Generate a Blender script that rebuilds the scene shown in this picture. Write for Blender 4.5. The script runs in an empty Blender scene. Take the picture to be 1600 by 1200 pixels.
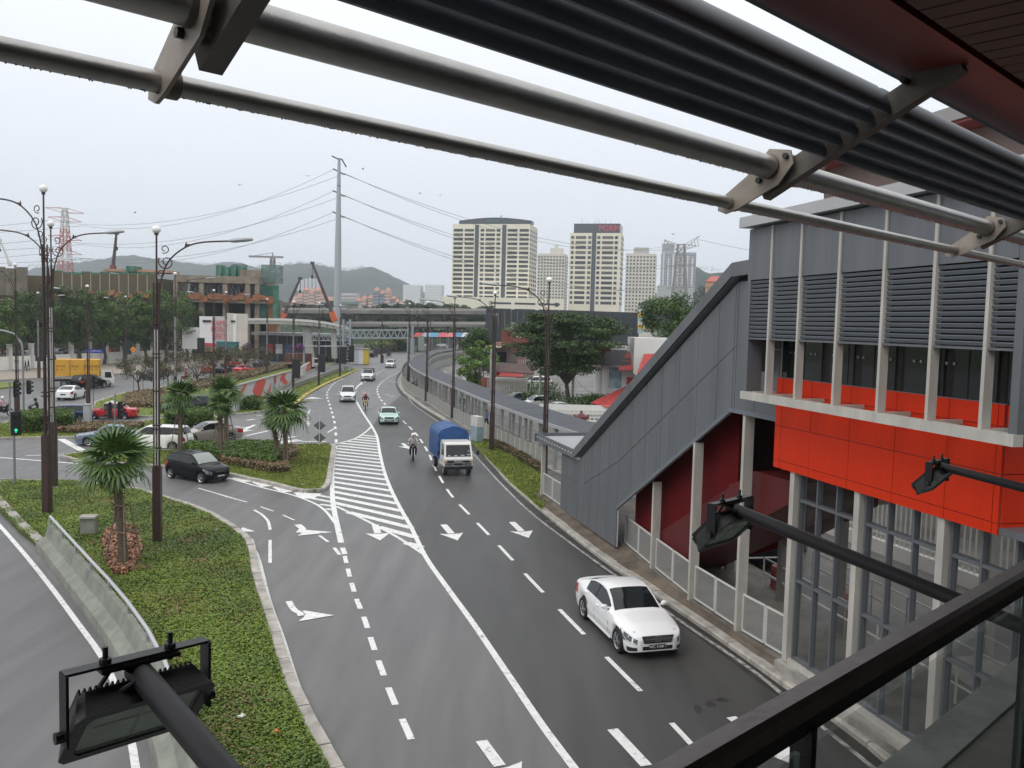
import bpy, bmesh, math, random
import numpy as np
from mathutils import Matrix, Vector
random.seed(7)
SC = bpy.context.scene
COL = SC.collection

# ---------------------------------------------------------------- camera
EYE = 9.0                      # eye height above the road, metres
FPX = 1350.0                   # focal length for a 1600 px wide frame
_n = np.array([490., -19400., -1350.]); _n /= np.linalg.norm(_n)
PITCH = float(np.arcsin(-_n[2])); ROLL = float(np.arcsin(_n[0] / math.cos(PITCH)))
_F = np.array([0, math.cos(PITCH), -math.sin(PITCH)])
_U0 = np.array([0, math.sin(PITCH), math.cos(PITCH)])
_R = math.cos(ROLL) * np.array([1., 0, 0]) + math.sin(ROLL) * _U0
_U = math.cos(ROLL) * _U0 - math.sin(ROLL) * np.array([1., 0, 0])
_C = np.array([0, 0, EYE])
cam = bpy.data.cameras.new('camera'); camo = bpy.data.objects.new('camera', cam); COL.objects.link(camo)
camo.matrix_world = Matrix(((_R[0], _U[0], -_F[0], 0), (_R[1], _U[1], -_F[1], 0), (_R[2], _U[2], -_F[2], EYE), (0, 0, 0, 1)))
cam.sensor_width = 36.0; cam.lens = FPX / 1600 * 36.0; cam.clip_start = 0.05; cam.clip_end = 9000
SC.camera = camo

# ---------------------------------------------------------------- world, sun, exposure
SUN_EL, SUN_AZ = math.radians(50), math.radians(225)
W = bpy.data.worlds.new('World'); SC.world = W; W.use_nodes = True
nt = W.node_tree; nt.nodes.clear()
def wn(t): return nt.nodes.new(t)
out = wn('ShaderNodeOutputWorld'); bg = wn('ShaderNodeBackground'); bg.inputs[1].default_value = 0.1
sky = wn('ShaderNodeTexSky'); sky.sky_type = 'NISHITA'; sky.sun_disc = False
sky.sun_elevation = SUN_EL; sky.sun_rotation = SUN_AZ; sky.air_density = 1.0; sky.dust_density = 3.0
tc = wn('ShaderNodeTexCoord'); sep = wn('ShaderNodeSeparateXYZ'); ramp = wn('ShaderNodeValToRGB')
nt.links.new(tc.outputs['Generated'], sep.inputs[0])
nz = wn('ShaderNodeTexNoise'); nz.inputs['Scale'].default_value = 2.2; nz.inputs['Detail'].default_value = 5
nt.links.new(tc.outputs['Generated'], nz.inputs['Vector'])
ma = wn('ShaderNodeMath'); ma.operation = 'MULTIPLY_ADD'; ma.inputs[1].default_value = 0.10; ma.inputs[2].default_value = -0.05
nt.links.new(nz.outputs['Fac'], ma.inputs[0])
mb_ = wn('ShaderNodeMath'); mb_.operation = 'ADD'
nt.links.new(sep.outputs['Z'], mb_.inputs[0]); nt.links.new(ma.outputs[0], mb_.inputs[1])
nt.links.new(mb_.outputs[0], ramp.inputs[0])
e = ramp.color_ramp.elements
e[0].position = 0.0; e[0].color = (0.555, 0.590, 0.635, 1)
e[1].position = 1.0; e[1].color = (0.98, 0.985, 1.0, 1)
q = ramp.color_ramp.elements.new(0.13); q.color = (0.590, 0.622, 0.672, 1)
q = ramp.color_ramp.elements.new(0.36); q.color = (0.74, 0.755, 0.785, 1)
vs = wn('ShaderNodeVectorMath'); vs.operation = 'SCALE'; vs.inputs['Scale'].default_value = 15.5
nt.links.new(ramp.outputs[0], vs.inputs[0])
mix = wn('ShaderNodeMix'); mix.data_type = 'RGBA'; mix.inputs[0].default_value = 0.93
nt.links.new(sky.outputs[0], mix.inputs[6]); nt.links.new(vs.outputs[0], mix.inputs[7])
nt.links.new(mix.outputs[2], bg.inputs[0]); nt.links.new(bg.outputs[0], out.inputs[0])
sl = bpy.data.lights.new('sun', 'SUN'); sl.energy = 1.3; sl.angle = math.radians(40); sl.color = (1, 0.97, 0.93)
so = bpy.data.objects.new('sun', sl); COL.objects.link(so)
so.rotation_euler = (math.radians(90) - SUN_EL, 0, math.radians(-45)); so.location = (0, 0, 80)
SC.view_settings.view_transform = 'Standard'; SC.view_settings.look = 'None'
SC.view_settings.exposure = 0.0; SC.view_settings.gamma = 1.0
try: SC.view_settings.use_curve_mapping = False
except Exception: pass
SC.render.engine = 'CYCLES'
SC.cycles.max_bounces = 6; SC.cycles.transparent_max_bounces = 12; SC.cycles.caustics_reflective = False
SC.cycles.caustics_refractive = False; SC.cycles.volume_bounces = 0
try: SC.cycles.use_denoising = True
except Exception: pass

# ---------------------------------------------------------------- survey helpers: from a sighting to a place on the ground / on a wall
def sight(px, py): return _F + _R * (px - 800) / FPX - _U * (py - 600) / FPX
def G(px, py, z=0.0):
    r = sight(px, py); p = _C + r * (z - EYE) / r[2]; return (float(p[0]), float(p[1]), z)
def D(px, py, y):
    r = sight(px, py); p = _C + r * y / r[1]; return (float(p[0]), float(p[1]), float(p[2]))
def Gs(l, z=0.0): return [G(a, b, z) for a, b in l]

# ---------------------------------------------------------------- materials
MATS = {}
def M(name, col, rough=0.6, metal=0.0, var=0.0, vs=3.0, col2=None, bump=0.0, bs=40.0, spec=0.5, emit=0.0, alpha=1.0, trans=0.0, coat=0.0, detail=6, stretch=None, ior=1.45):
    if name in MATS: return MATS[name]
    m = bpy.data.materials.new(name); m.use_nodes = True; t = m.node_tree
    b = t.nodes['Principled BSDF']
    b.inputs['Roughness'].default_value = rough; b.inputs['Metallic'].default_value = metal
    b.inputs['Specular IOR Level'].default_value = spec; b.inputs['IOR'].default_value = ior
    b.inputs['Alpha'].default_value = alpha; b.inputs['Transmission Weight'].default_value = trans
    b.inputs['Coat Weight'].default_value = coat; b.inputs['Coat Roughness'].default_value = 0.06
    c = (*col, 1)
    b.inputs['Base Color'].default_value = c
    m.diffuse_color = c
    if emit:
        b.inputs['Emission Color'].default_value = c; b.inputs['Emission Strength'].default_value = emit
    if var or bump:
        co = t.nodes.new('ShaderNodeTexCoord'); vec = co.outputs['Object']
        if stretch:
            mp = t.nodes.new('ShaderNodeMapping'); mp.inputs['Scale'].default_value = stretch
            t.links.new(vec, mp.inputs['Vector']); vec = mp.outputs['Vector']
    if var:
        n = t.nodes.new('ShaderNodeTexNoise'); n.inputs['Scale'].default_value = vs; n.inputs['Detail'].default_value = detail
        n.inputs['Roughness'].default_value = 0.65
        t.links.new(vec, n.inputs['Vector'])
        r = t.nodes.new('ShaderNodeValToRGB')
        c2 = col2 if col2 else tuple(min(1, x * (1 + var)) for x in col)
        c1 = tuple(x * (1 - var) for x in col) if not col2 else col
        r.color_ramp.elements[0].position = 0.32; r.color_ramp.elements[1].position = 0.68
        r.color_ramp.elements[0].color = (*c1, 1); r.color_ramp.elements[1].color = (*c2, 1)
        t.links.new(n.outputs['Fac'], r.inputs[0]); t.links.new(r.outputs[0], b.inputs['Base Color'])
    if bump:
        n2 = t.nodes.new('ShaderNodeTexNoise'); n2.inputs['Scale'].default_value = bs; n2.inputs['Detail'].default_value = 4
        t.links.new(vec, n2.inputs['Vector'])
        bp = t.nodes.new('ShaderNodeBump'); bp.inputs['Strength'].default_value = bump; bp.inputs['Distance'].default_value = 0.02
        t.links.new(n2.outputs['Fac'], bp.inputs['Height']); t.links.new(bp.outputs[0], b.inputs['Normal'])
    MATS[name] = m
    return m
def worn_paint(name, col, under, scale=5.0, lo=.36, hi=.44):
    m = M(name, col, .55, var=.01); t = m.node_tree; b = t.nodes['Principled BSDF']
    co = t.nodes.new('ShaderNodeTexCoord'); n = t.nodes.new('ShaderNodeTexNoise'); n.inputs['Scale'].default_value = scale; n.inputs['Detail'].default_value = 9; n.inputs['Roughness'].default_value = .75
    t.links.new(co.outputs['Object'], n.inputs['Vector']); r = t.nodes.new('ShaderNodeValToRGB'); e = r.color_ramp.elements
    e[0].position = lo; e[0].color = (*under, 1); e[1].position = hi; e[1].color = (*[x * .86 for x in col], 1); q = e.new(.62); q.color = (*col, 1)
    t.links.new(n.outputs['Fac'], r.inputs[0]); t.links.new(r.outputs[0], b.inputs['Base Color']); return m

# asphalt: two scales of tone, worn wheel paths and damp patches that are smoother
def asphalt(name, base, rough=0.45):
    m = M(name, base, rough, var=0.01); t = m.node_tree; b = t.nodes['Principled BSDF']
    for n in list(t.nodes):
        if n.type not in ('BSDF_PRINCIPLED', 'OUTPUT_MATERIAL'): t.nodes.remove(n)
    co = t.nodes.new('ShaderNodeTexCoord')
    def noise(s, d, stretch=None):
        n = t.nodes.new('ShaderNodeTexNoise'); n.inputs['Scale'].default_value = s; n.inputs['Detail'].default_value = d
        v = co.outputs['Object']
        if stretch:
            mp = t.nodes.new('ShaderNodeMapping'); mp.inputs['Scale'].default_value = stretch[:3]; mp.inputs['Rotation'].default_value = (0, 0, stretch[3])
            t.links.new(v, mp.inputs['Vector']); v = mp.outputs['Vector']
        t.links.new(v, n.inputs['Vector']); return n.outputs['Fac']
    big = noise(0.09, 5, (1.0, 0.35, 1, 0.18)); mid = noise(0.8, 8, (2.2, 0.22, 1, 0.16)); fine = noise(55, 2)
    def mth(op, a, bb):
        n = t.nodes.new('ShaderNodeMath'); n.operation = op
        for i, x in enumerate((a, bb)):
            if isinstance(x, float): n.inputs[i].default_value = x
            else: t.links.new(x, n.inputs[i])
        return n.outputs[0]
    s = mth('ADD', mth('MULTIPLY', big, 0.55), mth('ADD', mth('MULTIPLY', mid, 0.3), mth('MULTIPLY', fine, 0.35)))
    r = t.nodes.new('ShaderNodeValToRGB'); el = r.color_ramp.elements
    el[0].position = 0.45; el[1].position = 0.76
    el[0].color = (*[x * 0.58 for x in base], 1); el[1].color = (*[x * 1.55 for x in base], 1)
    t.links.new(s, r.inputs[0]); t.links.new(r.outputs[0], b.inputs['Base Color'])
    rr = t.nodes.new('ShaderNodeMapRange'); rr.inputs[1].default_value = 0.35; rr.inputs[2].default_value = 0.65
    rr.inputs[3].default_value = rough - 0.10; rr.inputs[4].default_value = rough + 0.16
    t.links.new(big, rr.inputs[0]); t.links.new(rr.outputs[0], b.inputs['Roughness'])
    bp = t.nodes.new('ShaderNodeBump'); bp.inputs['Strength'].default_value = 0.35; bp.inputs['Distance'].default_value = 0.01
    t.links.new(fine, bp.inputs['Height']); t.links.new(bp.outputs[0], b.inputs['Normal'])
    return m

# foliage: leaf tone varies by clump, by leaf and by tree
def leafmat(name, dark, light, scale=1.2, rough=0.5, third=None):
    m = M(name, dark, rough, var=0.01); t = m.node_tree; b = t.nodes['Principled BSDF']
    for n in list(t.nodes):
        if n.type not in ('BSDF_PRINCIPLED', 'OUTPUT_MATERIAL'): t.nodes.remove(n)
    g = t.nodes.new('ShaderNodeNewGeometry'); co = t.nodes.new('ShaderNodeTexCoord')
    n = t.nodes.new('ShaderNodeTexNoise'); n.inputs['Scale'].default_value = scale; n.inputs['Detail'].default_value = 3
    t.links.new(co.outputs['Object'], n.inputs['Vector'])
    a = t.nodes.new('ShaderNodeMath'); a.operation = 'MULTIPLY_ADD'; a.inputs[1].default_value = 0.45
    t.links.new(g.outputs['Random Per Island'], a.inputs[0])
    a2 = t.nodes.new('ShaderNodeMath'); a2.operation = 'MULTIPLY_ADD'; a2.inputs[1].default_value = 1.5; a2.inputs[2].default_value = -0.48
    t.links.new(n.outputs['Fac'], a2.inputs[0]); t.links.new(a2.outputs[0], a.inputs[2])
    r = t.nodes.new('ShaderNodeValToRGB'); el = r.color_ramp.elements
    el[0].color = (*dark, 1); el[1].color = (*light, 1); el[0].position = 0.1; el[1].position = 0.9
    if third:
        q = el.new(0.86); q.color = (*light, 1); el[2].color = (*third, 1); el[2].position = 1.0
    t.links.new(a.outputs[0], r.inputs[0]); t.links.new(r.outputs[0], b.inputs['Base Color'])
    return m

# ---------------------------------------------------------------- mesh builder
WM = {}
class MB:
    def __init__(s): s.v = []; s.f = []
    def add(s, vs, fs):
        o = len(s.v); s.v += [tuple(map(float, p)) for p in vs]; s.f += [tuple(i + o for i in q) for q in fs]; return s
    def box(s, c, d, rz=0.0, taper=1.0):
        x, y, z = d[0] / 2, d[1] / 2, d[2] / 2; cc, ss = math.cos(rz), math.sin(rz); L = []
        for dz, k in ((-z, 1.0), (z, taper)):
            for dx, dy in ((-x, -y), (x, -y), (x, y), (-x, y)):
                L.append((c[0] + (dx * cc - dy * ss) * k, c[1] + (dx * ss + dy * cc) * k, c[2] + dz))
        return s.add(L, [(0, 3, 2, 1), (4, 5, 6, 7), (0, 1, 5, 4), (1, 2, 6, 5), (2, 3, 7, 6), (3, 0, 4, 7)])
    def beam(s, a, b, w, h, up=(0, 0, 1)):          # rectangular bar from a to b
        a = Vector(a); b = Vector(b); t = (b - a).normalized(); u = Vector(up)
        r = t.cross(u)
        if r.length < 1e-4: r = t.cross(Vector((1, 0, 0)))
        r.normalize(); u = r.cross(t).normalized(); L = []
        for p in (a, b):
            for i, j in ((-1, -1), (1, -1), (1, 1), (-1, 1)): L.append(p + r * (i * w / 2) + u * (j * h / 2))
        return s.add(L, [(0, 3, 2, 1), (4, 5, 6, 7), (0, 1, 5, 4), (1, 2, 6, 5), (2, 3, 7, 6), (3, 0, 4, 7)])
    def tube(s, pts, r, n=8, cap=True):
        pts = [Vector(p) for p in pts]; rs = r if isinstance(r, (list, tuple)) else [r] * len(pts)
        L = []; F = []; prev = None
        for i, p in enumerate(pts):
            t = (pts[min(i + 1, len(pts) - 1)] - pts[max(i - 1, 0)]).normalized()
            if prev is None:
                a = Vector((0, 0, 1)) if abs(t.z) < 0.9 else Vector((1, 0, 0)); u = t.cross(a).normalized()
            else:
                u = (prev - t * prev.dot(t)).normalized()
            prev = u; w = t.cross(u)
            for k in range(n):
                an = 2 * math.pi * k / n; L.append(p + (u * math.cos(an) + w * math.sin(an)) * rs[i])
        for i in range(len(pts) - 1):
            for k in range(n):
                k2 = (k + 1) % n; F.append((i * n + k, i * n + k2, (i + 1) * n + k2, (i + 1) * n + k))
        if cap:
            F.append(tuple(range(n - 1, -1, -1))); o = (len(pts) - 1) * n; F.append(tuple(range(o, o + n)))
        return s.add(L, F)
    def prism(s, poly, z0, z1):
        n = len(poly); L = [(p[0], p[1], z0) for p in poly] + [(p[0], p[1], z1) for p in poly]
        F = [tuple(range(n - 1, -1, -1)), tuple(range(n, 2 * n))] + [(i, (i + 1) % n, n + (i + 1) % n, n + i) for i in range(n)]
        return s.add(L, F)
    def extrude(s, poly, d):                          # 3-D polygon pushed along vector d
        n = len(poly); d = Vector(d); L = [Vector(p) for p in poly] + [Vector(p) + d for p in poly]
        return s.add(L, [tuple(range(n - 1, -1, -1)), tuple(range(n, 2 * n))] + [(i, (i + 1) % n, n + (i + 1) % n, n + i) for i in range(n)])
    def poly(s, pts): return s.add(pts, [tuple(range(len(pts)))])
    def ball(s, c, r, nu=10, nv=7):
        r = r if isinstance(r, (list, tuple)) else (r, r, r); L = []; F = []
        for j in range(nv + 1):
            th = math.pi * j / nv
            for i in range(nu):
                ph = 2 * math.pi * i / nu
                L.append((c[0] + r[0] * math.sin(th) * math.cos(ph), c[1] + r[1] * math.sin(th) * math.sin(ph), c[2] + r[2] * math.cos(th)))
        for j in range(nv):
            for i in range(nu):
                F.append((j * nu + i, (j + 1) * nu + i, (j + 1) * nu + (i + 1) % nu, j * nu + (i + 1) % nu))
        return s.add(L, F)
    def ribbon(s, pts, w, z=None):                    # flat strip along a ground line
        pts = [Vector(p) for p in pts]; L = []; F = []
        for i, p in enumerate(pts):
            t = (pts[min(i + 1, len(pts) - 1)] - pts[max(i - 1, 0)]); t.z = 0; t.normalize(); r = Vector((t.y, -t.x, 0))
            for k in (-1, 1):
                qq = p + r * (k * w / 2); L.append((qq.x, qq.y, qq.z if z is None else z))
        for i in range(len(pts) - 1): F.append((2 * i, 2 * i + 1, 2 * i + 3, 2 * i + 2))
        return s.add(L, F)
    def mesh(s, name, mat, smooth=False, ang=40):
        me = bpy.data.meshes.new(name); me.from_pydata(s.v, [], s.f); me.validate()
        if mat: me.materials.append(mat)
        if smooth:
            me.polygons.foreach_set('use_smooth', [True] * len(me.polygons))
            me.set_sharp_from_angle(angle=math.radians(ang))
        return me
    def ob(s, name, mat, parent=None, smooth=False, ang=40, label=None, **kw):
        o = bpy.data.objects.new(name, s.mesh(name, mat, smooth, ang)); COL.objects.link(o); WM[o] = Matrix.Identity(4)
        adopt(o, parent); tag(o, label, **kw)
        return o
def adopt(o, parent):
    if parent is not None:
        o.parent = parent; o.matrix_parent_inverse = WM[parent].inverted()
def tag(o, label=None, cat=None, group=None, kind=None):
    if label: o['label'] = label
    if cat: o['category'] = cat
    if group: o['group'] = group
    if kind: o['kind'] = kind
    return o
def T(name, label, cat, loc=(0, 0, 0), rz=0.0, group=None, parent=None, kind=None):
    o = bpy.data.objects.new(name, None); COL.objects.link(o); o.empty_display_size = 0.3
    o.location = loc; o.rotation_euler = (0, 0, rz); WM[o] = Matrix.Translation(loc) @ Matrix.Rotation(rz, 4, 'Z')
    return tag(o, label, cat, group, kind)
_pc = {}
def piece(name, size, c, mat, parent, rz=0.0, rot=None, bev=0.0):    # one box-shaped piece, mesh shared by size
    k = (name, tuple(round(x, 3) for x in size), mat.name if mat else '')
    if k not in _pc: _pc[k] = MB().box((0, 0, 0), size).mesh(name, mat)
    return inst(name, _pc[k], Matrix.Translation(c) @ (rot if rot is not None else Matrix.Rotation(rz, 4, 'Z')), parent)
def inst(name, me, mw, parent, label=None):
    o = bpy.data.objects.new(name, me); COL.objects.link(o); WM[o] = mw.copy()
    adopt(o, parent); o.matrix_basis = mw
    if label: o['label'] = label
    return o
def copy_tree(o, parent=None):
    c = o.copy(); COL.objects.link(c)
    if parent is not None: c.parent = parent
    for ch in list(KIDS.get(o, ())) or list(o.children): copy_tree(ch, c)
    return c
KIDS = {}
def freeze(root):                                       # remember the children once, so copying many does not search the scene
    ks = {}
    for o in bpy.data.objects:
        if o.parent: ks.setdefault(o.parent, []).append(o)
    def go(o):
        KIDS[o] = ks.get(o, []); [go(c) for c in KIDS[o]]
    go(root)
def put(o, loc, rz=0.0, label=None, group=None, sc=None):
    o.location = loc; o.rotation_euler = (0, 0, rz)
    if sc: o.scale = sc if isinstance(sc, tuple) else (sc, sc, sc)
    if label: o['label'] = label
    if group: o['group'] = group
    return o
def text(name, body, size, mat, mw, parent, ext=0.01, align='CENTER', sx=1.0):
    cu = bpy.data.curves.new(name, 'FONT'); cu.body = body; cu.size = size; cu.extrude = ext; cu.align_x = align; cu.align_y = 'CENTER'
    cu.materials.append(mat); cu.resolution_u = 3
    tmp = bpy.data.objects.new('lettering', cu); COL.objects.link(tmp)
    me = bpy.data.meshes.new_from_object(tmp.evaluated_get(bpy.context.evaluated_depsgraph_get()))
    bpy.data.objects.remove(tmp); me.name = name
    if not me.materials: me.materials.append(mat)
    return inst(name, me, mw @ Matrix.Diagonal((sx, 1, 1, 1)), parent)
def facing(c, nrm, up=(0, 0, 1)):                       # matrix whose z axis is nrm and y axis is up
    z = Vector(nrm).normalized(); y = Vector(up); x = y.cross(z).normalized(); y = z.cross(x)
    return Matrix(((x.x, y.x, z.x, c[0]), (x.y, y.y, z.y, c[1]), (x.z, y.z, z.z, c[2]), (0, 0, 0, 1)))
def resample(pts, step):
    pts = [Vector(p) for p in pts]; out = [pts[0].copy()]; need = step
    for a, b in zip(pts, pts[1:]):
        L = (b - a).length; d = 0.0
        while L - d >= need:
            d += need; out.append(a.lerp(b, d / L)); need = step
        need -= (L - d)
    if (out[-1] - pts[-1]).length > 0.3 * step: out.append(pts[-1].copy())
    return out
def smooth(pts, n=6):                                    # Catmull-Rom through surveyed points
    P = [Vector(p) for p in pts]; P = [P[0] * 2 - P[1]] + P + [P[-1] * 2 - P[-2]]; o = []
    for i in range(1, len(P) - 2):
        for k in range(n):
            t = k / n; a, b, c, d = P[i - 1:i + 3]
            o.append(0.5 * ((2 * b) + (c - a) * t + (2 * a - 5 * b + 4 * c - d) * t * t + (3 * b - a - 3 * c + d) * t ** 3))
    return o + [P[-2]]
def offset(pts, d):                                      # to the right of travel
    pts = [Vector(p) for p in pts]; o = []
    for i, p in enumerate(pts):
        t = pts[min(i + 1, len(pts) - 1)] - pts[max(i - 1, 0)]; t.z = 0; t.normalize(); o.append(p + Vector((t.y, -t.x, 0)) * d)
    return o
def inside(poly, x, y):
    c = np.zeros(x.shape, bool); n = len(poly)
    for i in range(n):
        x1, y1 = poly[i][:2]; x2, y2 = poly[i - 1][:2]
        k = ((y1 > y) != (y2 > y)) & (x < (x2 - x1) * (y - y1) / (y2 - y1 + 1e-12) + x1); c ^= k
    return c
RNG = np.random.default_rng(11)
def leaf_mesh(name, pts, size, mat, up=0.3, asp=0.5, fold=True):
    """pts Nx3 -> one mesh of N small leaf faces with random facing; up=1 makes them lie flat"""
    n = len(pts); nr = RNG.normal(size=(n, 3)); nr[:, 2] = np.abs(nr[:, 2]) * (1 + 4 * up) + up
    nr /= np.linalg.norm(nr, axis=1)[:, None]
    a = RNG.normal(size=(n, 3)); a -= nr * (a * nr).sum(1)[:, None]; a /= np.linalg.norm(a, axis=1)[:, None]
    b = np.cross(nr, a); s = (size * RNG.uniform(0.6, 1.35, n))[:, None]
    v = np.empty((n, 4, 3)); v[:, 0] = pts - a * s; v[:, 1] = pts - b * s * asp + nr * s * 0.12; v[:, 2] = pts + a * s; v[:, 3] = pts + b * s * asp + nr * s * 0.12
    me = bpy.data.meshes.new(name); me.vertices.add(4 * n); me.vertices.foreach_set('co', v.reshape(-1))
    me.loops.add(4 * n); me.loops.foreach_set('vertex_index', np.arange(4 * n, dtype=np.int32))
    me.polygons.add(n); me.polygons.foreach_set('loop_start', np.arange(0, 4 * n, 4, dtype=np.int32))
    me.update(calc_edges=True); me.validate(); me.materials.append(mat)
    return me
def link(name, me, parent=None, label=None, **kw):
    o = bpy.data.objects.new(name, me); COL.objects.link(o); WM[o] = Matrix.Identity(4); adopt(o, parent); return tag(o, label, **kw)
# ---------------------------------------------------------------- palette
ASPH = asphalt('asphalt', (0.112, 0.110, 0.108), 0.44)
ASPH2 = asphalt('asphalt_old', (0.095, 0.092, 0.093), 0.44)
ASPHN = asphalt('asphalt_new', (0.049, 0.048, 0.046), 0.50)
PAINT = worn_paint('road_paint', (0.72, 0.72, 0.70), (0.19, 0.19, 0.185))
PAINTW = worn_paint('road_paint_worn', (0.44, 0.44, 0.42), (0.08, 0.08, 0.08), 4.0, .42, .56)
PAINTY = M('road_paint_yellow', (0.55, 0.42, 0.10), 0.6, var=0.2, vs=6)
CONC = M('concrete', (0.30, 0.285, 0.26), 0.8, var=0.28, vs=1.6, bump=0.3, bs=30)
CONCD = M('concrete_damp', (0.15, 0.135, 0.115), 0.65, var=0.4, vs=1.1, bump=0.3, bs=22)
CONCG = M('concrete_mossy', (0.20, 0.21, 0.175), 0.8, var=0.35, vs=1.4, bump=0.3, bs=25)
KERB = M('kerb_stone', (0.33, 0.31, 0.275), 0.8, var=0.35, vs=2.0, bump=0.3, bs=30)
KERBY = M('kerb_yellow', (0.50, 0.40, 0.13), 0.7, var=0.25, vs=2.0)
SOIL = M('soil', (0.085, 0.062, 0.04), 0.95, var=0.35, vs=5, bump=0.6, bs=20)
TURF = M('turf', (0.13, 0.165, 0.025), 0.9, var=0.3, vs=3, bump=0.8, bs=60)
PAVE = M('paving', (0.27, 0.235, 0.195), 0.8, var=0.2, vs=2.5, bump=0.2, bs=20)
YARD = M('yard_surface', (0.125, 0.118, 0.108), 0.6, var=0.45, vs=0.22, bump=0.2, bs=20)
GRASS = leafmat('grass_blade', (0.080, 0.110, 0.010), (0.215, 0.265, 0.036), 0.6)
COVER = leafmat('ground_cover_leaf', (0.046, 0.085, 0.006), (0.175, 0.245, 0.018), 0.28, 0.5, third=(0.26, 0.20, 0.06))
HEDGE = leafmat('hedge_leaf', (0.03, 0.07, 0.01), (0.13, 0.21, 0.03), 1.5)
FLOWER = leafmat('flower_shrub_leaf', (0.05, 0.085, 0.018), (0.34, 0.20, 0.13), 1.8, third=(0.46, 0.28, 0.20))
MULCH = leafmat('fallen_leaf', (0.12, 0.05, 0.025), (0.42, 0.22, 0.13), 1.8)

# ---------------------------------------------------------------- terrain and carriageway
MB().add([(-3500, -80, -0.3), (3500, -80, -0.3), (3500, 4200, -0.3), (-3500, 4200, -0.3)], [(0, 1, 2, 3)]).ob('ground', M('far_ground', (0.10, 0.115, 0.07), 0.9, var=0.4, vs=0.02), kind='structure')
road = MB().add([(-175, -30, 0), (34, -30, 0), (34, 60, 0), (20, 340, 0), (-175, 340, 0)], [(0, 1, 2, 3, 4)]).ob('road', ASPH, kind='structure')
MB().poly([(p[0], p[1], .0012) for p in Gs([(581, 667), (589, 682), (593, 705), (600, 735), (611, 765), (625, 795), (643, 825), (665, 870), (700, 920), (740, 975), (795, 1056), (845, 1130), (897, 1200), (1010, 1350), (1600, 1350), (1430, 1240), (1225, 1078), (1100, 988), (1015, 930), (935, 875), (845, 803), (795, 760), (770, 733), (737, 695), (697, 663), (660, 640), (640, 625), (630, 615), (600, 640)])]).ob('road_surface', ASPHN, road)
MB().poly([(p[0], p[1], .0012) for p in Gs([(-400, 760), (-40, 760), (40, 855), (120, 948), (165, 1010), (205, 1090), (235, 1180), (255, 1300), (-400, 1300)])]).ob('road_surface', ASPH2, road)
ZP = 0.006
_mz = [0]
def mz():
    _mz[0] += 1; return (_mz[0] % 400) * 0.00003
def line(pts, w=0.13, mat=PAINT, name='edge_line', z=ZP, sm=0):
    P = Gs(pts) if len(pts[0]) == 2 else pts
    if sm: P = smooth(P, sm)
    return MB().ribbon(P, w, z + mz()).ob(name, mat, road)
def dashes(pts, on, off, w=0.13, mat=PAINT, start=0.0, grow=0.0):
    P = smooth(Gs(pts), 8); P = resample(P, 0.25); i = start / 0.25
    while i + on / 0.25 < len(P):
        a = int(i); b = int(i + on / 0.25)
        MB().ribbon(P[a:b + 1], w, ZP + mz()).ob('lane_dash', mat, road)
        i = b + off / 0.25
def arrow(tail, tip, w=0.22, head=0.75, hl=None, mat=PAINT, bend=None):
    a = Vector(G(*tail)); b = Vector(G(*tip)); mid = [Vector(G(*m)) for m in (bend or [])]
    P = smooth([a] + mid + [b], 6) if mid else [a, b]
    d = (P[-1] - P[-2]).normalized(); L = (b - a).length; hl = hl or min(1.5, 0.42 * L); r = Vector((d.y, -d.x, 0)); base = b - d * hl
    Q = [p for p in P[:-1] if (p - b).length > hl] + [base + d * 0.02]
    z_ = ZP + mz() + .004; m = MB().ribbon(Q, w, z_)
    o = [b, base + r * head, base + d * (0.12) + r * w / 2, base + d * 0.12 - r * w / 2, base - r * head]
    m.add([(p.x, p.y, z_ + 0.002) for p in o], [(0, 1, 2), (0, 2, 3), (0, 3, 4)])
    return m.ob('arrow_marking', mat, road)

# hatched nose between the two flows
RED_ = [(581, 666), (589, 682), (593, 705), (600, 735), (611, 765), (626, 795), (643, 825), (665, 870)]
line(RED_ + [(700, 920), (740, 975), (795, 1056), (845, 1130), (897, 1200), (980, 1310)], 0.19, sm=4)
line([(515, 695), (532, 692), (555, 685), (570, 676), (581, 666)], 0.16, sm=4)
line([(524, 697), (520, 725), (519, 750), (520, 782), (525, 812), (533, 848)], 0.24, sm=4)
line([(525, 791), (555, 805), (585, 820), (622, 840), (665, 868)], 0.16, sm=3)
line([(356, 747), (410, 762), (455, 773), (490, 786), (509, 799), (523, 817)], 0.14, sm=4)
hp = [Vector(p) for p in smooth(Gs([(524, 699), (520, 725), (519, 750), (521, 790)]), 4)] + [Vector(p) for p in Gs([(555, 805), (585, 820), (622, 840), (664, 867)])] + [Vector(p) for p in reversed(smooth(Gs(RED_[:-1]), 4))] + [Vector(p) for p in Gs([(570, 676), (555, 685), (535, 691)])]
def clip_line(poly, p, d):
    ts = []
    n = len(poly)
    for i in range(n):
        a, b = poly[i], poly[(i + 1) % n]; e = b - a; den = d.x * e.y - d.y * e.x
        if abs(den) < 1e-9: continue
        w = a - p; t = (w.x * e.y - w.y * e.x) / den; s_ = (w.x * d.y - w.y * d.x) / den
        if 0 <= s_ < 1: ts.append(t)
    ts.sort(); return [(p + d * ts[i], p + d * ts[i + 1]) for i in range(0, len(ts) - 1, 2)]
d1 = (Vector(G(606, 760)) - Vector(G(525, 750))).normalized(); d2 = (Vector(G(625, 797)) - Vector(G(525, 771))).normalized()
ya, yb = G(581, 668)[1], G(650, 850)[1]
base = resample([Vector(G(524, 676)), Vector(G(522, 715)), Vector(G(520, 760)), Vector(G(525, 800)), Vector(G(540, 860))], 1.42)
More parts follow.
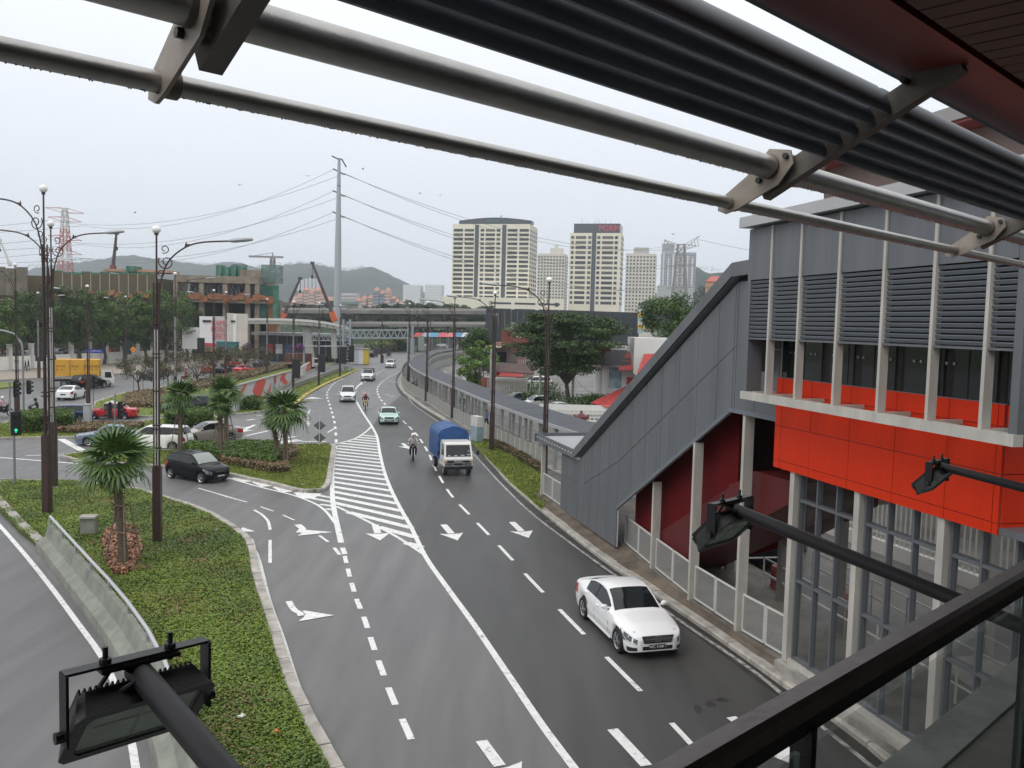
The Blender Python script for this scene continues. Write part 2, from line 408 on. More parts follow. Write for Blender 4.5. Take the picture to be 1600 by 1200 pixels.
for i, p in enumerate(base):
    k = min(1, max(0, (p.y - d2.y * 0 - 38) / 14)); d = (d1 * k + d2 * (1 - k)).normalized()
    for a, b in clip_line(hp, p - d * 12, d):
        if (b - a).length > 0.8: MB().ribbon([a, b], 0.42, ZP - 0.003 + mz() * .1).ob('hatch_stripe', PAINT, road)
# short hatch at the tip of the grass island
for a, b in [((478, 698 + 6), (520, 706)), ]: pass
for a, b in [((478, 771), (521, 778)), ((489, 779), (522, 785)), ((500, 788), (523, 791)), ((508, 795), (523, 797))]: line([a, b], 0.26, name='hatch_stripe', z=ZP - 0.003)
for a, b in [((369, 746), (386, 753)), ((401, 752), (417, 760)), ((434, 760), (448, 769)), ((468, 769), (478, 778)), ((480, 779), (494, 771))]: line([a, b], 0.62, name='hatch_block', mat=PAINT, z=ZP - 0.003)
# lane lines of the main road
dashes([(538, 866), (545, 895), (556, 933), (568, 963), (580, 1000), (594, 1040), (613, 1090), (637, 1143), (664, 1205)], 0.95, 0.95, 0.16, start=0.3)
line([(535, 856), (539, 866)], 0.2, name='lane_dash'); line([(522, 856), (531, 867)], 0.14, name='lane_dash'); line([(499, 837), (513, 847)], 0.12, name='lane_dash')
CL = [(629, 657), (651, 679), (669, 707), (677, 726), (689, 749), (706, 775), (737, 808), (780, 853), (835, 912), (916, 995), (1035, 1115), (1150, 1240)]
dashes(CL, 2.35, 1.75, 0.14, start=0.4)
dashes([(640, 572), (632, 577), (612, 587), (597, 597), (590, 606), (591, 617), (600, 630), (629, 657)], 2.0, 2.0, 0.2)
dashes([(600, 577), (585, 587), (570, 597), (556, 606)], 2.2, 2.6, 0.2)
line([(566, 597), (557, 606), (553, 615), (557, 627), (567, 645), (581, 666)], 0.2, sm=4)
dashes([(535, 592), (521, 600), (511, 615), (515, 632), (522, 657), (525, 682), (525, 695)], 1.9, 2.3, 0.2)
line([(622, 590), (622, 600), (628, 611), (636, 618), (644, 630), (657, 640), (702, 672), (746, 716), (779, 752), (827, 799), (885, 844), (965, 902), (1068, 974), (1175, 1047), (1240, 1100), (1330, 1172), (1400, 1230)], 0.13, PAINTW, sm=3)
line([(455, 610), (482, 615), (510, 600), (540, 587), (560, 581)], 0.14, PAINTW, sm=3)
# arrows
arrow((586, 820), (594, 845), 0.30, 0.52, 1.25); arrow((693, 820), (715, 845), 0.30, 0.52, 1.25); arrow((800, 816), (826, 841), 0.30, 0.52, 1.25)
arrow((752, 1158), (812, 1240), 0.26, 0.5, 1.1); arrow((957, 1140), (1050, 1240), 0.26, 0.5, 1.1); arrow((1142, 1121), (1250, 1200), 0.26, 0.5, 1.1)
arrow((629, 693), (640, 702), 0.28, 0.6, 1.4)
arrow((451, 940), (522, 962), 0.2, 0.5, 1.0, bend=[(462, 955), (486, 962)])
arrow((465, 820), (520, 832), 0.3, 0.55, 1.4, PAINT, bend=[(478, 829), (498, 832)])
arrow((372, 828), (399, 831), 0.1, 0.42, 0.9)
arrow((484, 622), (506, 623), 0.5, 1.2, 2.0); arrow((570, 595), (578, 593), 0.5, 1.2, 3.0, PAINTW)
for x, y in ((612, 596), (608, 618), (632, 583), (571, 614), (606, 583), (530, 616)): arrow((x - 5, y - 2), (x + 5, y + 2), 0.4, 1.0, 1.8, PAINTW)
# turning lane
line([(397, 797), (410, 805), (419, 815), (422, 828)], 0.13, PAINT, sm=3, name='lane_dash'); line([(422, 844), (422, 880)], 0.13, name='lane_dash')
line([(407, 792), (427, 799)], 0.1, name='lane_dash'); line([(442, 805), (460, 813)], 0.1, name='lane_dash')
line([(310, 763), (386, 785)], 0.1); line([(338, 772), (375, 784)], 0.1, PAINTW)
# side road by the left turn
for a, b, w in [((0, 715), (150, 727), 0.2), ((40, 712), (108, 711), 0.16), ((95, 686), (132, 706), 0.5), ((28, 731), (70, 733), 0.14), ((90, 734), (120, 737), 0.14), ((0, 748), (66, 752), 0.15),
                ((380, 640), (420, 641), 0.2), ((470, 690), (510, 690), 0.3), ((385, 657), (398, 655), 0.3), ((425, 688), (462, 682), 0.3), ((385, 681), (425, 672), 0.25), ((375, 670), (395, 666), 0.3),
                ((430, 663), (445, 660), 0.2), ((400, 650), (430, 646), 0.2), ((440, 693), (470, 688), 0.35), ((512, 676), (522, 670), 0.16)]:
    line([a, b], w, PAINT if w > 0.15 else PAINTW, name='lane_line')
arrow((398, 664), (374, 676), 0.3, 0.8, 1.6); arrow((465, 687), (436, 692), 0.3, 0.8, 1.6)
dashes([(482, 665), (481, 650), (484, 640)], 0.7, 0.7, 0.2)
line([(135, 655), (208, 662)], 0.12, PAINTW, name='lane_line'); line([(0, 662), (40, 645)], 0.12, PAINTW, name='lane_line')
for a, b in [((60, 637), (90, 632)), ((150, 618), (165, 615)), ((0, 640), (70, 618)), ((170, 606), (200, 604)), ((225, 600), (255, 592)), ((330, 592), (352, 588)), ((400, 572), (430, 566)), ((520, 574), (530, 571)), ((465, 590), (480, 584))]: line([a, b], 0.14, PAINTW, name='lane_line')
# left ramp edge line
line([(-25, 795), (0, 822), (40, 868), (80, 918), (120, 972), (160, 1028), (183, 1080), (200, 1135), (212, 1200), (220, 1290)], 0.16, sm=3)

# ---------------------------------------------------------------- kerbs
def kerb(pts, w=0.32, h=0.14, seg=1.0, mat=KERB, side=1, gap=0.012):
    P = resample(pts, seg); A = P; B = offset(P, side * w)
    k = MB().ribbon(offset(P, side * w / 2), w * 0.86, h * 0.55).ob('kerb', CONCD, kind='structure')
    for i in range(len(P) - 1):
        a0, a1, b0, b1 = A[i], A[i + 1], B[i], B[i + 1]; g = gap / max((a1 - a0).length, .1)
        p0 = a0.lerp(a1, g); p1 = a1.lerp(a0, g); q0 = b0.lerp(b1, g); q1 = b1.lerp(b0, g)
        dz = random.uniform(-0.012, 0.012); c0 = p0.lerp(q0, 0.14); c1 = p1.lerp(q1, 0.14)
        L = [(p0.x, p0.y, 0.0), (p1.x, p1.y, 0.0), (q1.x, q1.y, 0.0), (q0.x, q0.y, 0.0), (p0.x, p0.y, h - 0.04 + dz), (p1.x, p1.y, h - 0.04 + dz), (c1.x, c1.y, h + dz), (c0.x, c0.y, h + dz), (q1.x, q1.y, h + dz), (q0.x, q0.y, h + dz)]
        MB().add(L, [(0, 1, 5, 4), (4, 5, 6, 7), (7, 6, 8, 9), (1, 2, 8, 6, 5), (2, 3, 9, 8), (3, 0, 4, 7, 9)]).ob('kerb_stone', mat, k)
    return k
KR = smooth(Gs([(640, 566), (626, 585), (623, 598), (628, 612), (640, 622), (660, 637), (697, 660), (737, 692), (770, 730), (795, 757), (845, 800), (935, 872), (1015, 927), (1100, 985), (1225, 1075), (1330, 1150), (1430, 1235)]), 4)
KR = [Vector((p.x, p.y, 0)) for p in KR]
kerb(KR, 0.34, 0.15, 1.2, side=-1)
GUT = M('gutter_dirt', (0.030, 0.026, 0.022), .7, var=.5, vs=1.6, bump=.3, bs=20)
MB().ribbon(offset(KR, .22), .44, .004).ob('gutter', GUT, road)
ST = M('oil_stain', (0.033, 0.032, 0.031), .42, var=.4, vs=3)
def stain(px, py, rx, ry, k=9, mat=None, name='oil_stain'):
    c = Vector(G(px, py)); MB().poly([(c.x + rx * random.uniform(.5, 1.1) * math.cos(a), c.y + ry * random.uniform(.5, 1.1) * math.sin(a), .0045 + mz() * .02) for a in [6.283 * i / (k * 2) for i in range(k * 2)]]).ob(name, mat or ST, road)
for px, py in ((870, 822), (858, 815), (884, 830), (1110, 1100), (1090, 1108), (1128, 1094), (1045, 1010), (690, 668), (702, 676), (676, 660)): stain(px, py, random.uniform(.08, .28), random.uniform(.08, .35))
PTC = asphalt('asphalt_patch', (0.036, 0.036, 0.037), .5)
# pavement, verge and station apron behind the right kerb
far_edge = [(60, 12), (60, 330), (-22, 330)]
pv = offset(KR, -0.33)
MB().prism([(p.x, p.y) for p in pv] + far_edge[:], 0.0, 0.10).ob('pavement', YARD, kind='structure')

# islands -----------------------------------------------------------------
def island(pts, mat, z=0.12, name='traffic_island'):
    P = [Vector(p) for p in pts]
    MB().prism([(p.x, p.y) for p in P], 0.0, z).ob(name, mat, kind='structure')
    return [(p.x, p.y) for p in P]
I1 = smooth(Gs([(475, 1140), (440, 1060), (410, 960), (392, 900), (382, 850), (350, 823), (312, 801), (255, 782), (200, 767), (120, 757), (60, 755), (10, 756), (-30, 765)]), 4)
I1 = [Vector(p) for p in Gs([(560, 1290), (520, 1225)])] + I1
I1b = Gs([(-10, 790), (30, 832), (62, 858), (120, 936), (165, 992), (205, 1060), (235, 1130), (260, 1210), (280, 1300)])
poly1 = island(I1 + [Vector(p) for p in I1b], M('leafy_bed', (0.055, 0.075, 0.014), .95, var=.45, vs=4, bump=.8, bs=30), 0.13)
kerb(list(reversed(I1)), 0.30, 0.16, 1.0, side=-1)
line([(-30, 762 - 6), (10, 751), (60, 750), (120, 752), (200, 761), (255, 776), (320, 803), (384, 836), (397, 860), (404, 876), (420, 940), (440, 996), (465, 1075), (492, 1130), (530, 1205), (575, 1290)], 0.17, sm=3)
kerb(Gs([(-40, 752), (-10, 785), (30, 828), (58, 855)]), 0.34, 0.2, 1.2, CONC, side=-1)
line([(415, 945), (425, 985), (445, 1040), (470, 1100)], 0.02, CONCD)
I2 = Gs([(100, 714), (140, 709), (270, 706), (350, 700), (460, 697), (514, 696), (518, 700), (514, 722), (508, 757), (502, 766), (492, 769), (470, 768), (430, 757), (365, 743), (300, 733), (200, 726), (120, 720)])
poly2 = island(I2, TURF); kerb(I2 + [I2[0]], 0.3, 0.16, 1.0, side=-1)
I3 = Gs([(-40, 660), (0, 664), (60, 655), (200, 664), (258, 655), (325, 650), (350, 658), (345, 668), (260, 677), (130, 684), (0, 686), (-40, 688)])
poly3 = island(I3, TURF); kerb(I3 + [I3[0]], 0.3, 0.15, 1.5, side=-1)
I4 = Gs([(146, 646), (150, 630), (195, 615), (250, 607), (300, 598), (350, 588), (400, 578), (470, 563), (545, 553), (550, 557), (478, 582), (453, 598), (420, 617), (405, 634), (420, 640), (400, 646), (330, 650), (240, 652), (160, 651)])
poly4 = island(I4, TURF); kerb(I4 + [I4[0]], 0.3, 0.15, 2.0, side=-1)
I5 = Gs([(440, 640), (456, 608), (500, 592), (545, 576), (561, 578), (540, 588), (510, 601), (482, 617), (462, 634), (452, 645)])
poly5 = island(I5, TURF); kerb(I5[4:9], 0.4, 0.18, 1.5, KERBY, side=1)
VG = Gs([(735, 688), (770, 688), (810, 708), (852, 733), (858, 760), (855, 790), (846, 797), (796, 754), (770, 726)], 0.1)
polyv = island(VG, TURF, 0.16, 'grass_verge')
# footpath and ground along the white wall on the left
MB().prism([p[:2] for p in Gs([(-200, 606), (0, 595), (90, 590), (240, 582), (330, 572), (420, 560), (420, 548), (240, 565), (0, 580), (-200, 592)])], 0.0, 0.12).ob('footpath', PAVE, kind='structure')
MB().prism([p[:2] for p in Gs([(-200, 591), (0, 579), (240, 564), (420, 549), (480, 546), (480, 522), (-200, 545)])], 0.0, 0.09).ob('construction_ground', M('bare_earth', (0.16, 0.125, 0.09), 0.95, var=0.3, vs=0.4), kind='structure')
MB().prism([p[:2] for p in Gs([(-60, 603), (0, 599), (40, 600), (30, 605), (0, 608), (-60, 614)])], 0.0, 0.14).ob('grass_verge', TURF, kind='structure')

def scatter(poly, n, z, lo=None):
    P = np.array([p[:2] for p in poly]); mn, mx = P.min(0), P.max(0); out = []
    tot = 0
    while tot < n:
        q = RNG.uniform(mn, mx, (n * 2, 2)); q = q[inside(poly, q[:, 0], q[:, 1])]; out.append(q); tot += len(q)
    q = np.concatenate(out)[:n]; return np.c_[q, np.full(n, z)]
# low ground cover over the big near island: denser near the camera
P1 = [p for p in poly1]
q1 = scatter(P1, 230000, 0.16)
keep = RNG.random(len(q1)) < np.clip(26.0 / q1[:, 1], 0.35, 1) ** 1.0
q1 = q1[keep]; q1[:, 2] += RNG.random(len(q1)) * 0.07 + 0.05 * np.sin(q1[:, 0] * 2.1) * np.cos(q1[:, 1] * 1.7)
link('ground_cover', leaf_mesh('ground_cover', q1, 0.038, COVER, up=0.5, asp=0.62), kind='stuff')
q2 = []
for _ in range(46):
    c = q1[RNG.integers(0, len(q1))]; m_ = int(RNG.integers(40, 240)); q2.append(np.c_[RNG.normal(c[0], RNG.uniform(.15, .7), m_), RNG.normal(c[1], RNG.uniform(.2, 1.0), m_), RNG.uniform(.2, .27, m_)])
q2 = np.concatenate(q2); q2 = q2[inside(P1, q2[:, 0], q2[:, 1])]
link('ground_cover', leaf_mesh('ground_cover', q2, 0.036, leafmat('cover_reddish', (0.10, 0.05, 0.02), (0.24, 0.14, 0.05), 1.0), up=.5, asp=.6), kind='stuff')
def turf(poly, n, z, size=0.06): link('grass', leaf_mesh('grass', scatter(poly, n, z) + RNG.random((n, 3)) * [0, 0, .07], size, GRASS, up=-0.05, asp=0.25), kind='stuff')
turf(poly2, 26000, 0.13, 0.07); turf(poly3, 9000, 0.13, 0.09); turf(poly4, 14000, 0.13, 0.1); turf(poly5, 5000, 0.13, 0.1)
turf([p for p in polyv], 12000, 0.17, 0.07)
# ================================================================ the footbridge we stand on
DKSTEEL = M('dark_steel', (0.035, 0.034, 0.036), 0.45, 0.0, var=0.25, vs=8, bump=0.15, bs=120)
STEEL = M('brushed_steel', (0.42, 0.41, 0.39), 0.34, 0.85, var=0.12, vs=6, bump=0.06, bs=90)
BLADE = M('sunshade_blade', (0.24, 0.265, 0.305), 0.45, 0.0, var=0.1, vs=3)
BRACK = M('bracket_steel', (0.17, 0.155, 0.135), 0.5, 0.3, var=0.2, vs=5)
SOFF = M('soffit_plank', (0.14, 0.085, 0.065), 0.55, var=0.12, vs=2.5)
SOFR = M('soffit_red', (0.22, 0.035, 0.024), 0.35, var=0.12, vs=1.5)
BLACK = M('black_metal', (0.012, 0.012, 0.013), 0.42, 0.0, var=0.3, vs=14, bump=0.12, bs=160)
GLASSG = M('green_glass', (0.45, 0.60, 0.54), 0.03, alpha=0.20, spec=0.6)
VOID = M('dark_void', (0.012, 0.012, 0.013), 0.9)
BA = math.radians(46); BU = (math.sin(BA), math.cos(BA)); BN = (-math.cos(BA), math.sin(BA))
def Bp(n, u, h): return Vector((BN[0] * n + BU[0] * u, BN[1] * n + BU[1] * u, EYE + h))
BROT = Matrix.Rotation(math.radians(44), 4, 'Z')          # local x = along the bridge, local y = outward
FL = -1.6
br = T('footbridge', 'covered footbridge with timber-lined roof over the road in the foreground', 'footbridge', tuple(Bp(0, 0, FL)))
piece('floor', (24, 3.84, 0.3), Bp(-0.83, 4, FL - 0.15), CONCD, br, rot=BROT)
piece('floor_edge', (24, 0.16, 0.42), Bp(1.172, 4, FL - 0.20), M('edge_coping', (0.20, 0.21, 0.19), 0.6, var=0.4, vs=4), br, rot=BROT)
piece('unseen_rear_wall', (24, 0.15, 3.2), Bp(-2.85, 4, 0.0), M('inner_wall', (0.16, 0.13, 0.12), 0.7), br, rot=BROT)  # unseen wall, added to keep the space under the roof dark
piece('roof_slab', (24, 4.7, 0.25), Bp(-0.62, 4, 1.42), DKSTEEL, br, rot=BROT)
piece('fascia_panel', (24, 0.36, 0.05), Bp(1.59, 4, 1.245), SOFR, br, rot=BROT)
piece('fascia_edge', (24, 0.03, 0.3), Bp(1.785, 4, 1.37), DKSTEEL, br, rot=BROT)
for i in range(44):
    piece('soffit_plank', (0.121, 4.1, 0.03), Bp(-0.665, 1.2 + i * 0.136, 1.245), SOFF, br, rot=BROT)
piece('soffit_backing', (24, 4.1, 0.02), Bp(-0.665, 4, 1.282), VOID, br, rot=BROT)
# glass balustrade
gb = T('glass_balustrade', 'glass balustrade with dark metal handrail along the edge of the footbridge', 'railing', tuple(Bp(.777, 1.5, FL)))
m = MB(); prof = [(-.026, 0), (-.026, .03), (-.018, .042), (.02, .042), (.026, .036), (.026, 0)]
m.extrude([Bp(.777 + a, -4, -.742 + b) for a, b in prof], Bp(0, 16, 0) - Bp(0, 0, 0)); m.ob('handrail', M('handrail_paint', (0.24, 0.195, 0.18), 0.28, 0.0, var=0.2, vs=18, bump=0.05, bs=60), gb)
piece('rail_channel', (16, 0.030, 0.036), Bp(.777, 4, -.765), DKSTEEL, gb, rot=BROT)
for u in (-1.4, 0.087, 1.574, 3.06, 4.55, 6.03, 7.5):
    piece('post', (0.022, 0.045, 0.83), Bp(.777, u, -1.19), BLACK, gb, rot=BROT)
    piece('glass_panel', (1.44, 0.012, 0.70), Bp(.777, u + 0.743, -1.17), GLASSG, gb, rot=BROT)
# sunshade
ss = T('sunshade', 'sunshade of dark louvre blades and two steel tubes slung outside the footbridge roof', 'sunshade', tuple(Bp(2.2, 3, 0.9)))
MB().tube([Bp(2.63, -8, .69), Bp(2.63, 16, .69)], 0.033, 20).ob('lower_tube', STEEL, ss, smooth=True)
MB().tube([Bp(2.40, -8, .857), Bp(2.40, 16, .857)], 0.06, 24).ob('upper_tube', STEEL, ss, smooth=True)
uB = [-2.0, 1.125, 4.23, 7.6, 11.0]
def beamz(n): return 1.165 - .51 * (n - 1.65)
for u in uB:
    b = MB().beam(Bp(1.5, u, beamz(1.5)), Bp(2.47, u, beamz(2.47)), 0.07, 0.11).ob('outrigger', BRACK, ss)
    d = Bp(0, .007, 0) - Bp(0, -.007, 0)
    for du in (-.03,):
        pr = [(2.28, .93), (2.40, .95), (2.50, .84), (2.69, .71), (2.70, .65), (2.65, .63), (2.58, .65), (2.34, .76), (2.26, .86)]
        MB().extrude([Bp(n_, u + du - .05, h_) for n_, h_ in pr], d).ob('hanger_plate', M('hanger_steel', (0.30, 0.26, 0.22), 0.5, 0.3, var=0.2, vs=6), ss)
    for n_, h_ in ((2.30, .90), (2.45, .79), (1.72, 1.18)):
        MB().tube([Bp(n_, u - .10, h_), Bp(n_, u + .055, h_)], .016, 6).ob('bolt', DKSTEEL, ss)
    MB().tube([Bp(2.63, u - .075, .69), Bp(2.63, u - .02, .69)], .044, 16).ob('tube_collar', BRACK, ss, smooth=True)
    MB().tube([Bp(2.40, u - .10, .857), Bp(2.40, u - .06, .857)], .064, 20).ob('tube_collar', BRACK, ss, smooth=True)
el = []
for k in range(16):
    a = 2 * math.pi * k / 16; el.append((math.cos(a) * 0.092, math.sin(a) * 0.032))
TL = math.radians(57)
for j in range(len(uB) + 1):
    ua = uB[j - 1] + .045 if j else -6.0; ub = uB[j] - .045 if j < len(uB) else 15.0
    for i in range(5):
        n0 = 1.845 + i * 0.079; h0 = beamz(n0) + 0.055
        pr = [Bp(n0 + x * math.cos(TL) - y * math.sin(TL), ua, h0 + x * math.sin(TL) + y * math.cos(TL)) for x, y in el]
        MB().extrude(pr, Bp(0, ub, 0) - Bp(0, ua, 0)).ob('louvre_blade', BLADE, ss, smooth=True, ang=50)
rd = MB()
for i in range(700):
    u = random.uniform(-1.5, 9); rd.ball(Bp(2.63 + random.uniform(-.006, .006), u, .657), (.003, .003, random.uniform(.002, .005)), 5, 3)
for i in range(260):
    u = random.uniform(3.0, 9); rd.ball(Bp(2.40 + random.uniform(-.008, .008), u, .794), (.003, .003, random.uniform(.002, .005)), 5, 3)
rd.ob('water_drops', M('water_drop', (0.10, 0.10, 0.10), 0.08, spec=0.8), ss, kind='stuff')

def floodlight(u, n, h, label, hn, hh):
    ft = T('floodlight', label, 'floodlight', tuple(Bp(n, u, h)), math.radians(44), 'floodlights on arms outside the footbridge')
    mw = WM[ft]
    def ob(mb, name, mat, par=ft, **k):
        mb.v = [tuple(mw @ Vector(p)) for p in mb.v]; return mb.ob(name, mat, par, **k)
    ob(MB().tube([(0, .01, -.030), (0, -(n - hn), hh - h)], .028, 16), 'arm', M('arm_paint', (0.022, 0.021, 0.023), 0.5, bump=0.12, bs=240), smooth=True)
    ob(MB().box((0, 0, -.006), (.17, .046, .008)), 'arm_plate', BLACK)
    c = MB().box((0, 0, .004), (.310, .034, .006)); pz = -.130
    for sx in (-1, 1):
        c.beam((sx * .153, 0, .004), (sx * .153, 0, pz - .02), .006, .045, (0, 1, 0))
    ob(c, 'bracket', BLACK)
    for sx in (-.07, .07): ob(MB().tube([(sx, 0, -.02), (sx, 0, .006), (sx, 0, .008), (sx, 0, .017), (sx, 0, .018), (sx, 0, .042)], [.006, .006, .013, .013, .006, .006], 8), 'bolt', DKSTEEL)
    w = Vector((0, .68, -.7332)); nr = Vector((0, -.7332, -.68)); cc = Vector((0, .012, pz - .005))
    rot = Matrix(((1, w.x, nr.x, 0), (0, w.y, nr.y, 0), (0, w.z, nr.z, 0), (0, 0, 0, 1)))
    def L(mb): mb.v = [tuple(cc + (rot.to_3x3() @ Vector(p))) for p in mb.v]; return mb
    hs = MB(); o_ = [(-.150, -.085), (-.135, -.108), (.135, -.108), (.150, -.085), (.150, .085), (.135, .108), (-.135, .108), (-.150, .085)]
    n8 = len(o_); hs.v = [(x, y, .018) for x, y in o_] + [(x * .86, y * .82, -.045) for x, y in o_] + [(x * .82, y * .78, .018) for x, y in o_] + [(x * .80, y * .74, .004) for x, y in o_]
    hs.f = [tuple(range(n8 + n8 - 1, n8 - 1, -1))] + [(i, (i + 1) % n8, n8 + (i + 1) % n8, n8 + i) for i in range(n8)] + [(i, 2 * n8 + i, 2 * n8 + (i + 1) % n8, (i + 1) % n8) for i in range(n8)] + [(2 * n8 + i, 3 * n8 + i, 3 * n8 + (i + 1) % n8, 2 * n8 + (i + 1) % n8) for i in range(n8)]
    ob(L(hs), 'housing', BLACK)
    fn = MB()
    for i in range(22): fn.box((-.121 + i * .0115, .01, -.052), (.004, .16, .02)).box((-.121 + i * .0115, .094, -.026), (.004, .014, .045))
    ob(L(fn), 'cooling_fins', BLACK)
    ob(L(MB().box((0, 0, .006), (.238, .158, .004))), 'reflector', M('reflector', (0.70, 0.80, 0.68), 0.4, 0.0, var=0.2, vs=12))
    ob(L(MB().box((0, -.02, .009), (.20, .006, .003)).box((0, .0, .009), (.008, .15, .003))), 'led_strip', M('led_bar', (0.5, 0.53, 0.48), 0.4))
    ob(L(MB().box((0, 0, .0135), (.242, .164, .004))), 'glass', M('lamp_glass', (0.30, 0.36, 0.30), 0.08, alpha=0.25, spec=0.7))
    ob(MB().tube([(-.02, -.02, -.02), (-.05, .0, .0), (-.075, .02, -.05), (-.09, .05, -.10), (-.095, .06, -.125)], .006, 6).tube([(-.02, -.05, -.03), (-.055, -.03, -.055), (-.072, 0, -.06)], .006, 6), 'cable', BLACK, smooth=True)
    for sx in (-1, 1): ob(MB().tube([(sx * .148, 0, pz), (sx * .172, 0, pz)], .013, 8), 'pivot_knob', DKSTEEL)
    return ft
floodlight(.71, 1.90, -.756, 'black floodlight on an arm above the concrete barrier at the lower left', .80, -.955)
floodlight(3.37, 2.06, -.765, 'black floodlight on an arm in front of the open stair columns', .80, -1.03)
floodlight(6.02, 2.13, -.84, 'black floodlight seen edge-on in front of the orange cladding', .80, -1.05)

# ================================================================ station building on the right
GREYP = M('grey_cladding', (0.108, 0.116, 0.125), 0.45, 0.0, var=0.16, vs=1.3, stretch=(1.5, 1.5, .14))
GREYL = M('grey_louvre', (0.135, 0.150, 0.170), 0.4, 0.0, var=0.06, vs=1)
GREYF = M('frame_grey', (0.105, 0.113, 0.124), 0.45)
LITE = M('light_trim', (0.43, 0.41, 0.37), 0.55, var=0.16, vs=2.5, stretch=(1, 1, .3))
FASC = M('fascia_grey', (0.38, 0.38, 0.385), 0.4, var=0.05, vs=1)
ORNG = M('orange_cladding', (0.57, 0.027, 0.002), 0.55, 0.0, spec=.25, var=0.13, vs=1.1, stretch=(1.4, 1.4, .16))
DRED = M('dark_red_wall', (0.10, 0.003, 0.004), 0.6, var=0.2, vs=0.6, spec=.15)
GLASSD = M('tinted_glass', (0.012, 0.015, 0.015), 0.03, spec=0.55)
GLASSC = M('clear_glass', (0.04, 0.05, 0.05), 0.02, alpha=0.13, spec=0.5)
BROWN = M('brown_panel', (0.17, 0.12, 0.105), 0.55, var=0.1, vs=1)
SO = Vector((7.39, 21.96, 0)); SE = Vector((.247, -.969, 0)).normalized(); SM = Vector((-SE.y * -1, 0, 0)); SM = Vector((-.969, -.247, 0)).normalized()
SRZ = math.atan2(SE.y, SE.x)
def S(s, a, z): return SO + SE * s + SM * a + Vector((0, 0, z))
st = T('station_building', 'grey and orange station building with louvres and tall glass wall at the right', 'station', tuple(S(3, 0, 0)))
def sb(name, s0, s1, a0, a1, z0, z1, mat, par=None):
    return piece(name, (abs(s1 - s0), abs(a1 - a0), abs(z1 - z0)), S((s0 + s1) / 2, (a0 + a1) / 2, (z0 + z1) / 2), mat, par or st, rz=SRZ)
# ground floor: columns, mullions, panes
sb('plinth', -.2, 12, -.45, .30, 0.05, .42, CONC); sb('sill', -.1, 12, -.2, .12, .421, .55, LITE)
BAY = [0.0, 2.62, 5.25, 7.9, 10.5]
for i, s0 in enumerate(BAY):
    sb('column', s0 - .095, s0 + .095, -.22, .16, .45, 5.42, LITE)
    sb('rear_column', s0 - .13, s0 + .13, -6.3, -6.0, .1, 5.42, LITE)
for s0, s1 in zip(BAY, BAY[1:]):
    w = (s1 - s0 - .26) / 3
    for k in range(4):
        c = s0 + .13 + w * k; c = c + (.035 if k == 0 else -.035 if k == 3 else 0)
        sb('mullion', c - .027, c + .027, -.12, .03, .55, 5.42, GREYF)
    for k in range(3):
        c0 = s0 + .13 + w * k + (.07 if k == 0 else .035); c1 = s0 + .13 + w * (k + 1) - (.07 if k == 2 else .035)
        for z in (.60, 2.62, 4.70): sb('transom', c0, c1, -.15, .03, z - .035, z + .035, GREYF)
        for z0, z1 in ((.64, 2.58), (2.66, 4.66), (4.74, 5.42)): sb('window_pane', c0, c1, -.075, -.06, z0, z1, GLASSC)
sb('ceiling', -.6, 12, -6.4, .18, 5.42, 5.55, GREYP)
sb('inner_floor', 0, 12, -6.2, -.46, .05, .16, CONC)
# side wall, body, roof
sb('body', -.80, 6.5, -8, .14, 5.56, 7.72, BROWN); sb('upper_body', -1.15, 7.4, -8, -.6, 7.91, 11.6, BROWN)
# orange cladding, every cassette its own
vs_ = [-.85, -.55, .76, 2.30, 3.84, 5.35, 6.55, 6.70]; zs_ = [5.40, 5.62, 6.52, 7.38, 7.78]
for i in range(len(vs_) - 1):
    for k in range(len(zs_) - 1):
        piece('cladding_panel', (vs_[i + 1] - vs_[i] - .016, .04, zs_[k + 1] - zs_[k] - .016), S((vs_[i] + vs_[i + 1]) / 2, .19, (zs_[k] + zs_[k + 1]) / 2), ORNG, st, rot=Matrix.Rotation(SRZ + random.uniform(-.004, .004), 4, 'Z') @ Matrix.Rotation(random.uniform(-.006, .006), 4, 'X'))
sb('cladding_joint', -.84, 6.69, .15, .169, 5.41, 7.79, M('joint_grey', (0.16, 0.15, 0.16), 0.7))
for k in range(len(zs_) - 1):
    for j in range(3): sb('cladding_panel', 6.70, 6.74, .16 - 1.5 * j, .16 - 1.5 * j - 1.485, zs_[k] + .008, zs_[k + 1] - .008, ORNG)
for k in range(len(zs_) - 1): sb('cladding_panel', -.89, -.85, .16, -1.2, zs_[k] + .008, zs_[k + 1] - .008, ORNG)
# upper storey glass behind the fins
for i in range(9):
    s0 = -.75 + i * .92
    sb('window_pane', s0 + .02, s0 + .90, .10, .12, 7.74, 9.3, GLASSD)
    sb('glazing_bar', s0 - .018, s0 + .018, .08, .125, 7.74, 9.3, VOID)
    if i % 1 == 0:
        for dx in (-.10, .10): sb('glass_clamp', s0 + .45 + dx - .02, s0 + .45 + dx + .02, .121, .145, 8.42, 8.47, STEEL)
sb('sill_beam', -1.22, 7.78, .86, 1.06, 7.18, 7.38, LITE)
FIN = [-.05, 1.25, 2.75, 4.25, 5.68, 7.0]
for s0 in [-.9] + FIN:
    if s0 != -.9:
        sb('fin', s0 - .04, s0 + .04, .83, 1.02, 7.381, 11.62, LITE)
    sb('sill_strut', s0 - .04, s0 + .04, .215, .859, 7.31, 7.395, LITE)
sb('corner_post', -1.22, -1.06, .55, .98, 7.381, 11.62, GREYP); sb('corner_post', 7.58, 7.76, .55, .98, 7.381, 11.62, GREYP)
ED = [-1.06] + FIN + [7.58]
